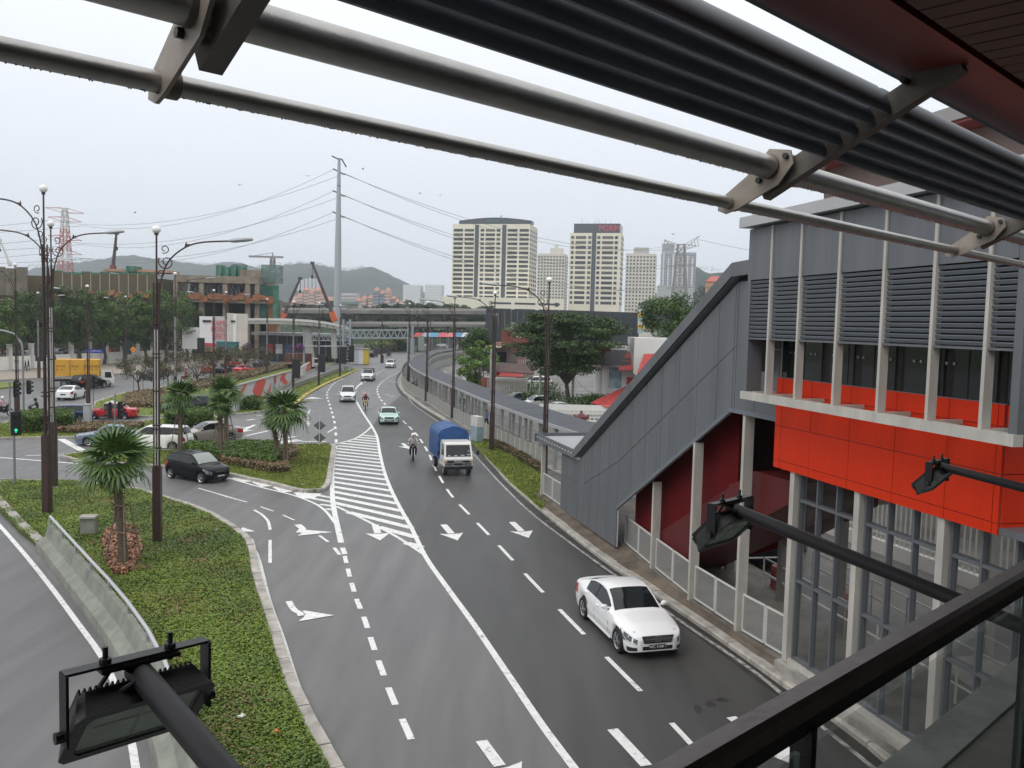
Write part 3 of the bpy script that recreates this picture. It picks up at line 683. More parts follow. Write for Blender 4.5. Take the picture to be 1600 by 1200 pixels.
for i in range(len(ED) - 1):
    a = ED[i] + (.046 if i else .0); b = ED[i + 1] - (.046 if i < len(ED) - 2 else 0)
    sb('wall_panel', a + .004, b - .004, .70, .985, 10.30, 11.62, GREYP)
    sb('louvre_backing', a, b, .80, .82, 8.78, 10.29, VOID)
    for k in range(14):
        z = 8.82 + k * .106
        piece('louvre_slat', (b - a - .01, .03, .066), S((a + b) / 2, .94, z + .04), GREYL, st, rot=Matrix.Rotation(SRZ, 4, 'Z') @ Matrix.Rotation(math.radians(28), 4, 'X'))
    sb('louvre_trim', a, b, .82, .99, 8.755, 8.80, GREYP)
sb('side_louvre', 7.62, 7.66, -.5, .55, 7.9, 11.6, GREYP)
sb('side_wall', -1.2, -1.16, -.59, .54, 7.9, 11.6, GREYP)
sb('roof_fascia', -1.36, 9.5, .55, 1.22, 11.66, 11.93, FASC); sb('roof', -1.3, 9.5, -8, .549, 11.64, 11.9, FASC)
sb('upper_wall', -.3, 9, -6, -.55, 11.9, 13.2, BROWN)
sb('canopy_soffit', -2.9, 9, -6, .1, 13.1, 13.16, SOFR); sb('canopy_edge', -2.95, 9, -6, .16, 13.165, 13.45, M('canopy_grey', (0.26, 0.25, 0.24), 0.5))

# ================================================================ stair enclosure
KO = Vector((2.43, 40.52, 0)); KT = Vector((.25, -.97, 0)).normalized(); KN = Vector((.97, .25, 0)).normalized(); KRZ = math.atan2(KT.y, KT.x)
def K(t, b, z): return KO + KT * t + KN * b + Vector((0, 0, z))
def tof(px, py, z=.3): return (Vector(G(px, py, z)) - KO).dot(KT)
sc_ = T('stair_enclosure', 'sloping grey enclosure of the covered station stairs with light columns', 'stairway', tuple(K(8, 1.5, 0)))
def pw(pts):
    def f(t):
        for (a, za), (b, zb) in zip(pts, pts[1:]):
            if t <= b: return za + (zb - za) * max(0, (t - a)) / (b - a)
        return pts[-1][1]
    return f
zb_ = pw([(0, .32), (7.25, .32), (7.2501, 1.85), (15.95, 6.61), (19, 6.61)]); zt_ = pw([(-4, 2.97), (2.40, 2.97), (16.05, 10.38), (19, 10.38)])
def zm_(t): return (zb_(t) + zt_(t)) / 2 if t > 7.25 else (2.0 if t < 3 else 2.0 + (t - 3) * 0.41)
seams = [0, .95, 1.75, 2.45, 3.3, 4.2, 5.2, 6.2, 7.25, 8.5, 9.8, 11.1, 12.4, 13.7, 15.0, 15.95, 16.1, 17.2, 18.4]
def panel(t0, t1, f0, f1, b, th, mat, name):
    t0 += .012; t1 -= .012
    if t1 - t0 < .05: return
    P = [K(t0, b, f0(t0 + .004) + .012), K(t1, b, f0(t1 - .004) + .012), K(t1, b, f1(t1) - .012), K(t0, b, f1(t0) - .012)]
    if f1(t0) - f0(t0) < .05 and f1(t1) - f0(t1) < .05: return
    MB().extrude(P, KN * th).ob(name, mat, sc_)
zlow = lambda t: (zb_(t) if t >= 7.2505 else .32)
for a, b in zip(seams, seams[1:]):
    fb = (lambda t, a=a: zb_(max(t, a + .0105) if a >= 7.25 else min(t, 7.25)))
    panel(a, b, fb, zm_, 0, .04, GREYP, 'wall_panel'); panel(a, b, zm_, zt_, 0, .04, GREYP, 'wall_panel')
# backing sheet a little behind
bk = [(0, .34), (7.24, .34), (7.27, 1.87), (15.95, 6.63), (18.4, 6.63), (18.4, 10.36), (16.05, 10.36), (2.40, 2.95), (0, 2.95)]
MB().extrude([K(t, .032, z) for t, z in bk], KN * .05).ob('wall_core', M('core_grey', (0.50, 0.51, 0.52), 0.6), sc_)
# trim along the sloping underside
MB().extrude([K(7.25, -.04, 1.84), K(15.95, -.04, 6.60), K(18.4, -.04, 6.60), K(18.4, -.04, 6.72), K(15.9, -.04, 6.72), K(7.25, -.04, 1.98)], KN * .05).ob('edge_trim', GREYL, sc_)
# fascia and roof
def fas(t0, z0, t1, z1, h=.40, name='roof_fascia'):
    MB().extrude([K(t0, -.20, z0 - h), K(t1, -.20, z1 - h), K(t1, -.20, z1), K(t0, -.20, z0)], KN * .05).ob(name, GREYP, sc_)
fas(-3.6, 3.47, 2.28, 3.49); fas(2.285, 3.49, 15.96, 10.91); fas(15.965, 10.91, 17.0, 10.94)
MB().extrude([K(-3.6, -.14, 3.12), K(2.3, -.14, 3.12), K(16.0, -.14, 10.52), K(18.4, -.14, 10.55), K(18.4, -.14, 10.65), K(15.95, -.14, 10.65), K(2.25, -.14, 3.25), K(-3.6, -.14, 3.25)], KN * 3.6).ob('roof_deck', M('roof_metal', (0.30, 0.32, 0.34), 0.3, 0.4, var=0.1, vs=2), sc_)
for i in range(14): piece('roof_rib', (.05, 3.4, .05), K(-3.4 + i * .42, 1.45, 3.29), M('roof_rib', (0.60, 0.61, 0.62), 0.35, 0.0), sc_, rz=KRZ)
MB().extrude([K(-3.62, -.3, 3.05), K(-3.62, -.3, 3.47), K(-3.62, 3.3, 3.47), K(-3.62, 3.3, 3.05)], KT * -.05).ob('roof_fascia', GREYP, sc_)
MB().extrude([K(2.28, 3.3, 3.06), K(15.96, 3.3, 10.5), K(17, 3.3, 10.5), K(17, 3.3, 10.94), K(15.96, 3.3, 10.91), K(2.28, 3.3, 3.49)], KN * .05).ob('roof_fascia', GREYP, sc_)
# columns and their rear mates
colpx = [(969, 850), (1016, 890), (1075, 938), (1148, 988)]
ct = []
for px, py in colpx:
    g = Vector(G(px, py, .3)) - KO; t = g.dot(KT); b = g.dot(KN); ct.append((t, b))
    z1 = zb_(t) - .02
    piece('column', (.13, .30, z1 - .28), K(t, b + .15, (z1 + .28) / 2), LITE, sc_, rz=KRZ)
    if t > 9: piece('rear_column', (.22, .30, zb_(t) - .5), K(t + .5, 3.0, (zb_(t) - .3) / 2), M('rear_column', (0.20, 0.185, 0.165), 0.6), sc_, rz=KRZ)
piece('column', (.14, .2, 2.75), K(-3.3, .1, 1.68), LITE, sc_, rz=KRZ)
piece('column', (.14, .2, 2.75), K(-.1, 2.9, 1.68), LITE, sc_, rz=KRZ)
piece('notice_board', (.7, .06, 1.3), K(-1.6, 1.4, 1.7), M('notice', (0.30, 0.36, 0.40), 0.5, var=0.5, vs=5), sc_, rz=KRZ)
# red stair flight, red inner wall
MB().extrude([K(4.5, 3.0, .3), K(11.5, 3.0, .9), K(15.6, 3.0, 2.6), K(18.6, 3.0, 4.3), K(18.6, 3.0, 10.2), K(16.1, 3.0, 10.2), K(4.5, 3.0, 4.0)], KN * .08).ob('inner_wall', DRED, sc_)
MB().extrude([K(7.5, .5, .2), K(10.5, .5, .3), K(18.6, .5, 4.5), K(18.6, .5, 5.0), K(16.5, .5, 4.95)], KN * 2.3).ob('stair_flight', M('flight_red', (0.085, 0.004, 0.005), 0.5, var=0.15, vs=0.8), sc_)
MB().extrude([K(14.6, .6, 3.75), K(17.6, .6, 4.1), K(18.6, .6, 4.6), K(18.6, .6, 4.75), K(15.0, .6, 4.3)], KN * 3.6).ob('landing_slab', M('maroon_lit', (0.12, 0.018, 0.017), 0.25), sc_)  # upward-facing slab; its paler maroon carries the light from above
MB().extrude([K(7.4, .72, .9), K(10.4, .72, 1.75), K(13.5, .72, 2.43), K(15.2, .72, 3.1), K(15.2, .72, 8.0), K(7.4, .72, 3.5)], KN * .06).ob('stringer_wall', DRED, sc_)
MB().extrude([K(2.4, .1, 2.95), K(16.1, .1, 10.33), K(18.4, .1, 10.33), K(18.4, .1, 10.52), K(16.0, .1, 10.5), K(2.4, .1, 3.11)], KN * .05).ob('gap_shade_strip', VOID, sc_)  # black strip that colours in the shade under the fascia
for t, b in ((16.2, .9), (16.8, 1.6)): piece('pale_plate', (.16, .16, .02), K(t, b, 3.72), LITE, sc_, rz=KRZ)  # two small pale plates at the landing slab
# mesh balustrade panels between the columns
WIRE = M('galvanised_wire', (0.40, 0.40, 0.38), 0.5, 0.3)
WHR = M('white_rail', (0.55, 0.55, 0.52), 0.45)
def meshpanel(p0, p1, z0, z1, par, n=11):
    fr = MB()
    for z in (z0, z1): fr.beam(p0 + Vector((0, 0, z)), p1 + Vector((0, 0, z)), .05, .05)
    for p in (p0, p1): fr.beam(p + Vector((0, 0, z0)), p + Vector((0, 0, z1)), .05, .05)
    f = fr.ob('balustrade_panel', WHR, par); w = MB(); h = z1 - z0; L = (p1 - p0).length; d = (p1 - p0) / L; st_ = .075
    k = -int(h / st_)
    while k * st_ < L:
        for sgn in (1, -1):
            s0 = k * st_ if sgn == 1 else k * st_ + h; pts = []
            for tt in (0, 1):
                s = s0 + sgn * h * tt; pts.append((s, z0 + h * tt))
            (sa, za), (sb_, zb2) = pts
            def cl(sx):
                return za + (sx - sa) / (sb_ - sa) * (zb2 - za)
            lo, hi = sorted((sa, sb_)); lo, hi = max(lo, 0), min(hi, L)
            if hi - lo > .02: w.beam(p0 + d * lo + Vector((0, 0, cl(lo))), p0 + d * hi + Vector((0, 0, cl(hi))), .009, .009)
        k += 1
    w.ob('wire_mesh', WIRE, f)
ends = [(ct[0][0] + .25, ct[0][1])] + ct[1:] + [((SO - KO).dot(KT) - .1, (SO - KO).dot(KN))]
ends[0] = (ct[0][0], ct[0][1])
for (t0, b0), (t1, b1) in zip(ends, ends[1:]):
    a = K(t0 + .14, b0 + .15, 0); b = K(t1 - .14, b1 + .15, 0); mid = a.lerp(b, .5); d = (b - a).normalized() * .04
    meshpanel(a, mid - d, .42, 1.45, sc_); meshpanel(mid + d, b, .42, 1.45, sc_)
a, b = K(-3.2, .1, 0), K(-1.65, .1, 0); meshpanel(a, b, .45, 1.45, sc_); meshpanel(K(-1.57, .1, 0), K(-.05, .1, 0), .45, 1.45, sc_)
# concrete apron that climbs from the kerb to the stair plinth
bl_ = [Vector(G(845, 768, .3)), Vector(G(875, 795, .3)), Vector(G(965, 847, .3)), Vector(G(1016, 890, .3)), Vector(G(1075, 938, .3)), Vector(G(1148, 988, .3)), Vector(G(1231, 1043, .3))] + [S(s, .3, .3) for s in (2.6, 5.2, 9)]
bl_ = resample(bl_, .8); kb = [Vector(p) for p in resample(offset(KR, -.30), .2)]
mA = MB(); L = []
for p in bl_:
    near = min(kb, key=lambda q_: (q_ - p).xy.length); L.append((p + Vector((0, 0, .05)), p.lerp(Vector((near.x, near.y, .14)), .25) + Vector((0, 0, -.01)), Vector((near.x, near.y, .14))))
for (a, b, c), (d, e_, f_) in zip(L, L[1:]): mA.add([a, b, c, d, e_, f_], [(0, 3, 4, 1), (1, 4, 5, 2)])
mA.ob('apron', M('apron_concrete', (0.105, 0.082, 0.060), 0.75, var=0.5, vs=0.9, bump=0.4, bs=18), kind='structure')
pl_ = MB().prism([(p.x, p.y) for p in bl_] + [(p.x, p.y) for p in reversed([q_ + KN * 4 for q_ in bl_])], .0, .345).ob('stair_plinth', CONCD, kind='structure')
# ================================================================ covered walkway and its fence
ROOFM = M('walkway_roof', (0.060, 0.067, 0.076), 0.8, 0.0, var=0.2, vs=0.6)
GALV = M('galvanised', (0.36, 0.37, 0.37), 0.45, 0.5, var=0.1, vs=3)
FENC = M('fence_panel', (0.30, 0.30, 0.275), 0.6, var=0.15, vs=1.5)
wk_edge = smooth(Gs([(917, 681), (852, 660), (770, 630), (707, 604), (667, 587), (645, 575), (639, 568), (641, 563), (652, 555), (670, 550), (705, 545)], 2.9), 6)
wk_edge = [Vector((p.x, p.y, 0)) for p in [Vector(G(917, 681, 2.9)) + Vector((1.1, -3.6, 0))] + wk_edge]
wk_edge = resample(wk_edge, 3.0)
wk_in = offset(wk_edge, 2.7)
cw = T('covered_walkway', 'long curving covered walkway with grey roof and open posts beside the road', 'walkway', tuple(wk_edge[8]))
zr = 2.9
for i in range(len(wk_edge) - 1):
    a, b, c, d = wk_edge[i], wk_edge[i + 1], wk_in[i + 1], wk_in[i]
    up = Vector((0, 0, zr)); g = (b - a) * .004
    MB().extrude([a + g + up, b - g + up, c - g + up + Vector((0, 0, .12)), d + g + up + Vector((0, 0, .12))], (0, 0, -.10)).ob('roof_panel', ROOFM, cw)
    MB().beam(a + Vector((0, 0, zr - .06)), b + Vector((0, 0, zr - .06)), .06, .20).ob('roof_fascia', M('fascia_light', (0.40, 0.41, 0.42), 0.4, 0.3), cw)
    far = a.y > 118
    for p, q, inner in ((a, b, False), (d, c, True)):
        off = (Vector((.25, 0, 0)) if not inner else Vector((-.15, 0, 0)))
        piece('post', (.20, .20, zr - .1), (p.x + off.x, p.y, (zr - .1) / 2 + .1), GALV if not inner else FENC, cw, rz=math.atan2((q - p).y, (q - p).x))
        if inner and not far:
            r = MB(); p2, q2 = p + off, q + off
            for z in (.25, 1.15): r.beam(p2 + Vector((0, 0, z)), q2 + Vector((0, 0, z)), .05, .05)
            for k in range(1, 9): s = p2.lerp(q2, k / 9); r.beam(s + Vector((0, 0, .25)), s + Vector((0, 0, 1.15)), .045, .045, (1, 0, 0))
            r.ob('railing', WHR, cw)
        if inner and far:
            MB().beam(p + Vector((0, 0, .75)), q + Vector((0, 0, .75)), .08, 1.3).ob('side_panel', FENC, cw)
            MB().beam(p + Vector((0, 0, 2.4)), q + Vector((0, 0, 2.4)), .08, .5).ob('side_panel', FENC, cw)
            for k in (1, 2): s = p.lerp(q, k / 3); piece('side_post', (.3, .3, .8), (s.x, s.y, 1.8), FENC, cw)
MB().add([tuple(p + Vector((0, 0, .13))) for p in wk_edge] + [tuple(p + Vector((0, 0, .13))) for p in wk_in], [(i, i + 1, len(wk_edge) + i + 1, len(wk_edge) + i) for i in range(len(wk_edge) - 1)]).ob('walkway_floor', CONC, kind='structure')
fl = smooth(Gs([(846, 728), (770, 690), (706, 654), (665, 627), (637, 610), (628, 597), (628, 585), (636, 572), (650, 562)], .1), 6)
fl = resample([Vector((p.x, p.y, .1)) for p in fl], 1.1)
fn_ = T('roadside_fence', 'pale ribbed panel fence curving along the road in front of the walkway', 'fence', tuple(fl[10]))
def fence_panel():
    m = MB().box((0, 0, .60), (1.02, .02, .86)); m.box((0, 0, 1.08), (1.08, .05, .05)).box((0, 0, .13), (1.08, .05, .05))
    for k in range(6): m.box((-.46 + k * .184, 0, .6), (.03, .05, .9))
    return m.mesh('fence_panel', FENC)
fpm = fence_panel(); fpp = MB().box((0, 0, .57), (.06, .07, 1.14)).mesh('fence_post', WHR)
for a, b in zip(fl, fl[1:]):
    c = a.lerp(b, .5); rz = math.atan2((b - a).y, (b - a).x)
    inst('fence_panel', fpm, Matrix.Translation(c) @ Matrix.Rotation(rz, 4, 'Z'), fn_)
    inst('fence_post', fpp, Matrix.Translation(a) @ Matrix.Rotation(rz, 4, 'Z'), fn_)
MB().prism([(p.x, p.y) for p in offset(fl, .25)] + [(p.x, p.y) for p in reversed(offset(fl, -.12))], .05, .16).ob('fence_footing', CONC, kind='structure')
cab = T('utility_cabinet', 'pale blue and white roadside utility cabinet against the panel fence', 'cabinet', G(738, 692, .1), math.radians(120))
piece('cabinet_body', (1.1, .55, 1.15), Vector(G(738, 692, .1)) + Vector((.3, .5, .62)), M('cabinet_blue', (0.22, 0.30, 0.34), 0.5, var=.15, vs=2), cab, rz=math.radians(-62))
for k in (-.28, .28): piece('cabinet_top', (.5, .5, .75), Vector(G(738, 692, .1)) + Vector((.3 + k * .47, .5 - k * .88, 1.58)), M('cabinet_white', (0.50, 0.50, 0.47), .5, var=.1, vs=2), cab, rz=math.radians(-62))

# ================================================================ street lamps
LBR = M('lamp_brown', (0.040, 0.022, 0.018), 0.42, 0.0, var=0.25, vs=6)
LGY = M('lamp_silver', (0.50, 0.50, 0.49), 0.35, 0.3)
GLOBE = M('globe_white', (0.78, 0.77, 0.74), 0.35)
def lamp_proto(sides, label):
    r = T('street_lamp', label, 'street lamp')
    MB().box((0, 0, 1.55), (.30, .30, 3.1)).box((0, 0, 3.13), (.24, .24, .05)).ob('base_column', LBR, r)
    MB().box((0, 0, .05), (.46, .46, .10)).ob('base_plate', CONC, r)
    for x, y in ((-.10, -.06), (.10, -.06), (0, .11)): MB().tube([(x, y, 3.1), (x, y, 10.3)], .034, 8).ob('pole', LBR, r, smooth=True)
    MB().tube([(0, 0, 3.1), (0, 0, 10.3), (0, 0, 12.25)], [.04, .04, .035], 8).ob('mast', LBR, r, smooth=True)
    for x in (-.05, .05): MB().tube([(x, -.09, 3.12), (x, -.09, 8.5)], .022, 6).ob('silver_rod', LGY, r, smooth=True)
    c = MB()
    for z in (3.85, 4.6, 4.75, 6.1, 7.4, 7.55, 8.6, 8.75, 9.9): c.box((0, 0, z), (.29, .25, .05))
    c.ob('collars', LBR, r); MB().ball((0, 0, 12.36), (.17, .17, .15), 14, 9).ob('globe', GLOBE, r, smooth=True)
    MB().tube([(0, 0, 12.15), (0, 0, 12.25)], .08, 10).ob('globe_cup', LBR, r)
    for s in sides:
        P = smooth([(s * .10, 0, 9.6), (s * .15, 0, 10.35), (s * .42, 0, 11.12), (s * .95, 0, 11.65), (s * 1.6, 0, 11.92), (s * 2.75, 0, 12.03)], 5)
        a = MB().tube(P, .032, 8).ob('arm', LBR, r, smooth=True)
        m = MB(); m.tube([(s * 2.65, 0, 12.03), (s * 2.85, 0, 12.05), (s * 3.3, 0, 12.10), (s * 3.55, 0, 12.12)], [.05, .09, .085, .05], 8)
        m.ob('lamp_head', M('lamp_head', (0.30, 0.31, 0.32), 0.4, 0.3), a, smooth=True)
        sw = []
        for k in range(26):
            t = k / 25 * 2 * math.pi * 1.35; q = .30 * (1 - k / 34); sw.append((s * (.36 + q * math.cos(t + 2.6)), 0, 11.12 + q * math.sin(t + 2.6)))
        m = MB().tube(sw, .022, 5); sw2 = []
        for k in range(16):
            t = k / 15 * 2 * math.pi * 1.1; q = .17 * (1 - k / 26); sw2.append((s * (.30 + q * math.cos(t + 4.2)), 0, 11.62 + q * math.sin(t + 4.2)))
        m.tube(sw2, .020, 5); sw3 = [(s * (.17 + .11 * math.cos(k / 10 * 6.0)), 0, 10.68 + .11 * math.sin(k / 10 * 6.0)) for k in range(11)]
        m.tube(sw3, .020, 5).ob('scroll', LBR, a, smooth=True)
        MB().add([(s * 1.0, .01, 11.68), (s * 1.08, 0, 11.95), (s * 1.12, 0, 11.84), (s * 1.24, 0, 11.86), (s * 1.14, 0, 11.76)], [(0, 1, 2), (0, 2, 3), (0, 3, 4)]).tube([(s * 1.0, 0, 11.66), (s * 1.1, 0, 11.85)], .012, 5).ob('ornament', LBR, a)
    return r
LP1 = lamp_proto((1,), 'brown clustered street lamp with one scrolled arm on the near planted island, beside the fan palm')
LP2 = lamp_proto((1, -1), 'brown clustered street lamp with two arms behind the nearest left lamp')
freeze(LP1); freeze(LP2)
GL = 'brown street lamps with white globes along the roads'
def lamp(proto, px, py, top, rz, label, first=False, z=.1):
    g = G(px, py, z); d = D(px, top, g[1]); h = d[2] - z
    o = proto if first else copy_tree(proto)
    put(o, g, rz, label, GL, (1, 1, h / 12.5)); return o, g
lamp(LP1, 246, 850, 353, math.radians(8), 'brown clustered street lamp with its one arm to the right, beside the near fan palm', True)
lamp(LP1, 74, 806, 289, math.radians(172), 'tallest brown street lamp at the near left, its arm reaching out of the picture')
lamp(LP2, 84, 763, 345, math.radians(4), 'brown two-armed street lamp just behind the tallest one at the left', True)
lamp(LP1, 849, 776, 433, math.radians(168), 'brown street lamp in the verge beside the end of the stair enclosure')
lamp(LP1, 768, 705, 455, math.radians(166), 'brown street lamp in the verge just behind the blue truck')
lamp(LP1, 707, 655, 462, math.radians(164), 'brown street lamp by the panel fence, second beyond the blue truck')
lamp(LP1, 666, 628, 470, math.radians(162), 'brown street lamp by the panel fence with a dark bundle at its foot')
lamp(LP1, 638, 597, 473, math.radians(160), 'brown street lamp where the walkway bends at its far end')
for px, py, top, rz, lb in [(27, 655, 411, 175, 'brown street lamp behind the green-lit traffic signal at the left edge'), (138, 632, 445, 180, 'brown street lamp behind the white saloon and blue estate car'), (61, 592, 456, 0, 'brown street lamp standing before the left end of the white wall'),
                            (274, 642, 425, 20, 'brown street lamp rising behind the middle palms'), (334, 604, 452, 175, 'brown street lamp among the median trees before the white hoarding'), (353, 590, 455, 0, 'brown street lamp at the right end of the median trees'), (417, 584, 466, 0, 'brown street lamp on the far median behind the painted wall'),
                            (197, 578, 462, 180, 'brown street lamp in front of the roadside trees with a dark box on it'), (458, 613, 470, 10, 'brown street lamp at the end of the red and white painted wall'), (498, 603, 472, 10, 'brown street lamp on the thin grass strip left of the sign gantry'),
                            (531, 589, 476, 10, 'brown street lamp on the thin grass strip touching the sign gantry'), (596, 566, 482, 170, 'slender far street lamp behind the sign gantry span'), (652, 556, 478, 165, 'slender far street lamp beyond the walkway bend'), (672, 552, 482, 165, 'slender far street lamp before the market stalls')]:
    lamp(LP1, px, py, top, math.radians(rz), lb)

# ================================================================ vehicles
TYRE = M('tyre', (0.014, 0.014, 0.015), 0.75)
RIM = M('alloy', (0.50, 0.51, 0.52), 0.3, 0.8)
CGL = M('car_glass', (0.010, 0.013, 0.014), 0.03, spec=0.6)
CGLL = M('car_glass_bright', (0.26, 0.28, 0.26), 0.05, spec=0.6)
LENS = M('headlamp_lens', (0.16, 0.17, 0.18), 0.10, 0.4, var=.7, vs=16)
TAIL = M('tail_lamp', (0.35, 0.012, 0.012), 0.2)
BLK = M('black_trim', (0.015, 0.015, 0.016), 0.5)
CHR = M('chrome', (0.62, 0.63, 0.64), 0.12, 0.95)
AMB = M('amber_lens', (0.55, 0.18, 0.02), 0.25)
PLT = M('plate_black', (0.012, 0.012, 0.014), 0.4)
WHT = M('plate_white', (0.7, 0.7, 0.7), 0.5)
def paint(name, c): return M('paint_' + name, tuple(x * (.5 if max(c) < .03 else 1) for x in c), .2 if max(c) < .1 else .32, 0.0, coat=0 if max(c) < .1 else .6, spec=.2 if max(c) < .03 else .4 if max(c) < .1 else .5)
_wh = {}
def wheel_mesh(r, spokes):
    k = (round(r, 2), spokes)
    if k in _wh: return _wh[k]
    t = MB(); n = 20; pr = [(r * .70, -.10), (r * .94, -.11), (r, -.08), (r, .08), (r * .94, .11), (r * .70, .10)]
    for i in range(n):
        a = 2 * math.pi * i / n
        for q, y in pr: t.v.append((q * math.cos(a), y, q * math.sin(a)))
    m = len(pr)
    for i in range(n):
        for j in range(m - 1): t.f.append((i * m + j, i * m + j + 1, ((i + 1) % n) * m + j + 1, ((i + 1) % n) * m + j))
    ty = t.mesh('wheel', TYRE, True, 50)
    b = MB(); ring = []
    for sgn in (1, -1):
        y = sgn * .085
        b.tube([(0, y - sgn * .02, 0), (0, y + sgn * .01, 0)], r * .17, 10)
        for s in range(spokes):
            a = 2 * math.pi * s / spokes; w = r * .11
            p0 = Vector((math.cos(a) * r * .12, y, math.sin(a) * r * .12)); p1 = Vector((math.cos(a) * r * .70, y - sgn * .005, math.sin(a) * r * .70))
            b.beam(p0, p1, .02, w, (0, 1, 0)) if False else b.beam(p0, p1, w * 1.1, .02, (0, 1, 0))
        o = len(b.v)
        for i in range(n):
            a = 2 * math.pi * i / n
            b.v += [(r * .62 * math.cos(a), y - sgn * .01, r * .62 * math.sin(a)), (r * .72 * math.cos(a), y + sgn * .012, r * .72 * math.sin(a))]
        for i in range(n): b.f.append((o + 2 * i, o + 2 * i + 1, o + 2 * ((i + 1) % n) + 1, o + 2 * ((i + 1) % n)))
    rim = b.mesh('rim', RIM)
    d = MB().tube([(0, -.07, 0), (0, .07, 0)], r * .7, 16).mesh('brake', BLK)
    _wh[k] = (ty, rim, d); return _wh[k]
def wheels(par, xs, y, r, spokes=7):
    ty, rim, d = wheel_mesh(r, spokes)
    for x in xs:
        for s in (1, -1):
            w = inst('wheel', ty, Matrix.Translation((x, s * y, r)), par); inst('rim', rim, Matrix.Translation((x, s * y, r)), w); inst('hub_disc', d, Matrix.Translation((x, s * y, r)), w)

KIND = dict(
    sedan=dict(L=4.5, W=1.76, H=1.46, sh=.275, rf=.455, rr=.71, ds=.885, zn=.60, zh=.93, zd=1.04, belt=.96, r=.31, sF=.185, sR=.79),
    fast=dict(L=4.55, W=1.74, H=1.44, sh=.30, rf=.475, rr=.70, ds=.915, zn=.62, zh=.95, zd=1.06, belt=.97, r=.335, sF=.175, sR=.785),
    old=dict(L=4.2, W=1.66, H=1.36, sh=.29, rf=.44, rr=.72, ds=.83, zn=.62, zh=.88, zd=.93, belt=.88, r=.29, sF=.18, sR=.77),
    hatch=dict(L=3.7, W=1.66, H=1.53, sh=.25, rf=.44, rr=.90, ds=.985, zn=.66, zh=.98, zd=1.0, belt=1.0, r=.29, sF=.17, sR=.84),
    mpv=dict(L=4.35, W=1.70, H=1.66, sh=.20, rf=.38, rr=.92, ds=.985, zn=.68, zh=1.05, zd=1.02, belt=1.03, r=.31, sF=.17, sR=.81),
    wagon=dict(L=4.5, W=1.75, H=1.50, sh=.29, rf=.45, rr=.89, ds=.985, zn=.62, zh=.93, zd=1.0, belt=.96, r=.33, sF=.18, sR=.79),
    suv=dict(L=4.5, W=1.82, H=1.70, sh=.26, rf=.41, rr=.90, ds=.985, zn=.75, zh=1.1, zd=1.1, belt=1.1, r=.36, sF=.17, sR=.80),
    pickup=dict(L=5.1, W=1.80, H=1.74, sh=.25, rf=.38, rr=.56, ds=.60, zn=.80, zh=1.1, zd=1.12, belt=1.12, r=.37, sF=.16, sR=.79))
def lerp(a, b, t): return a + (b - a) * t
def interp(pts, x):
    for (a, ya), (b, yb_) in zip(pts, pts[1:]):
        if x <= b: return lerp(ya, yb_, max(0, (x - a)) / (b - a + 1e-9))
    return pts[-1][1]
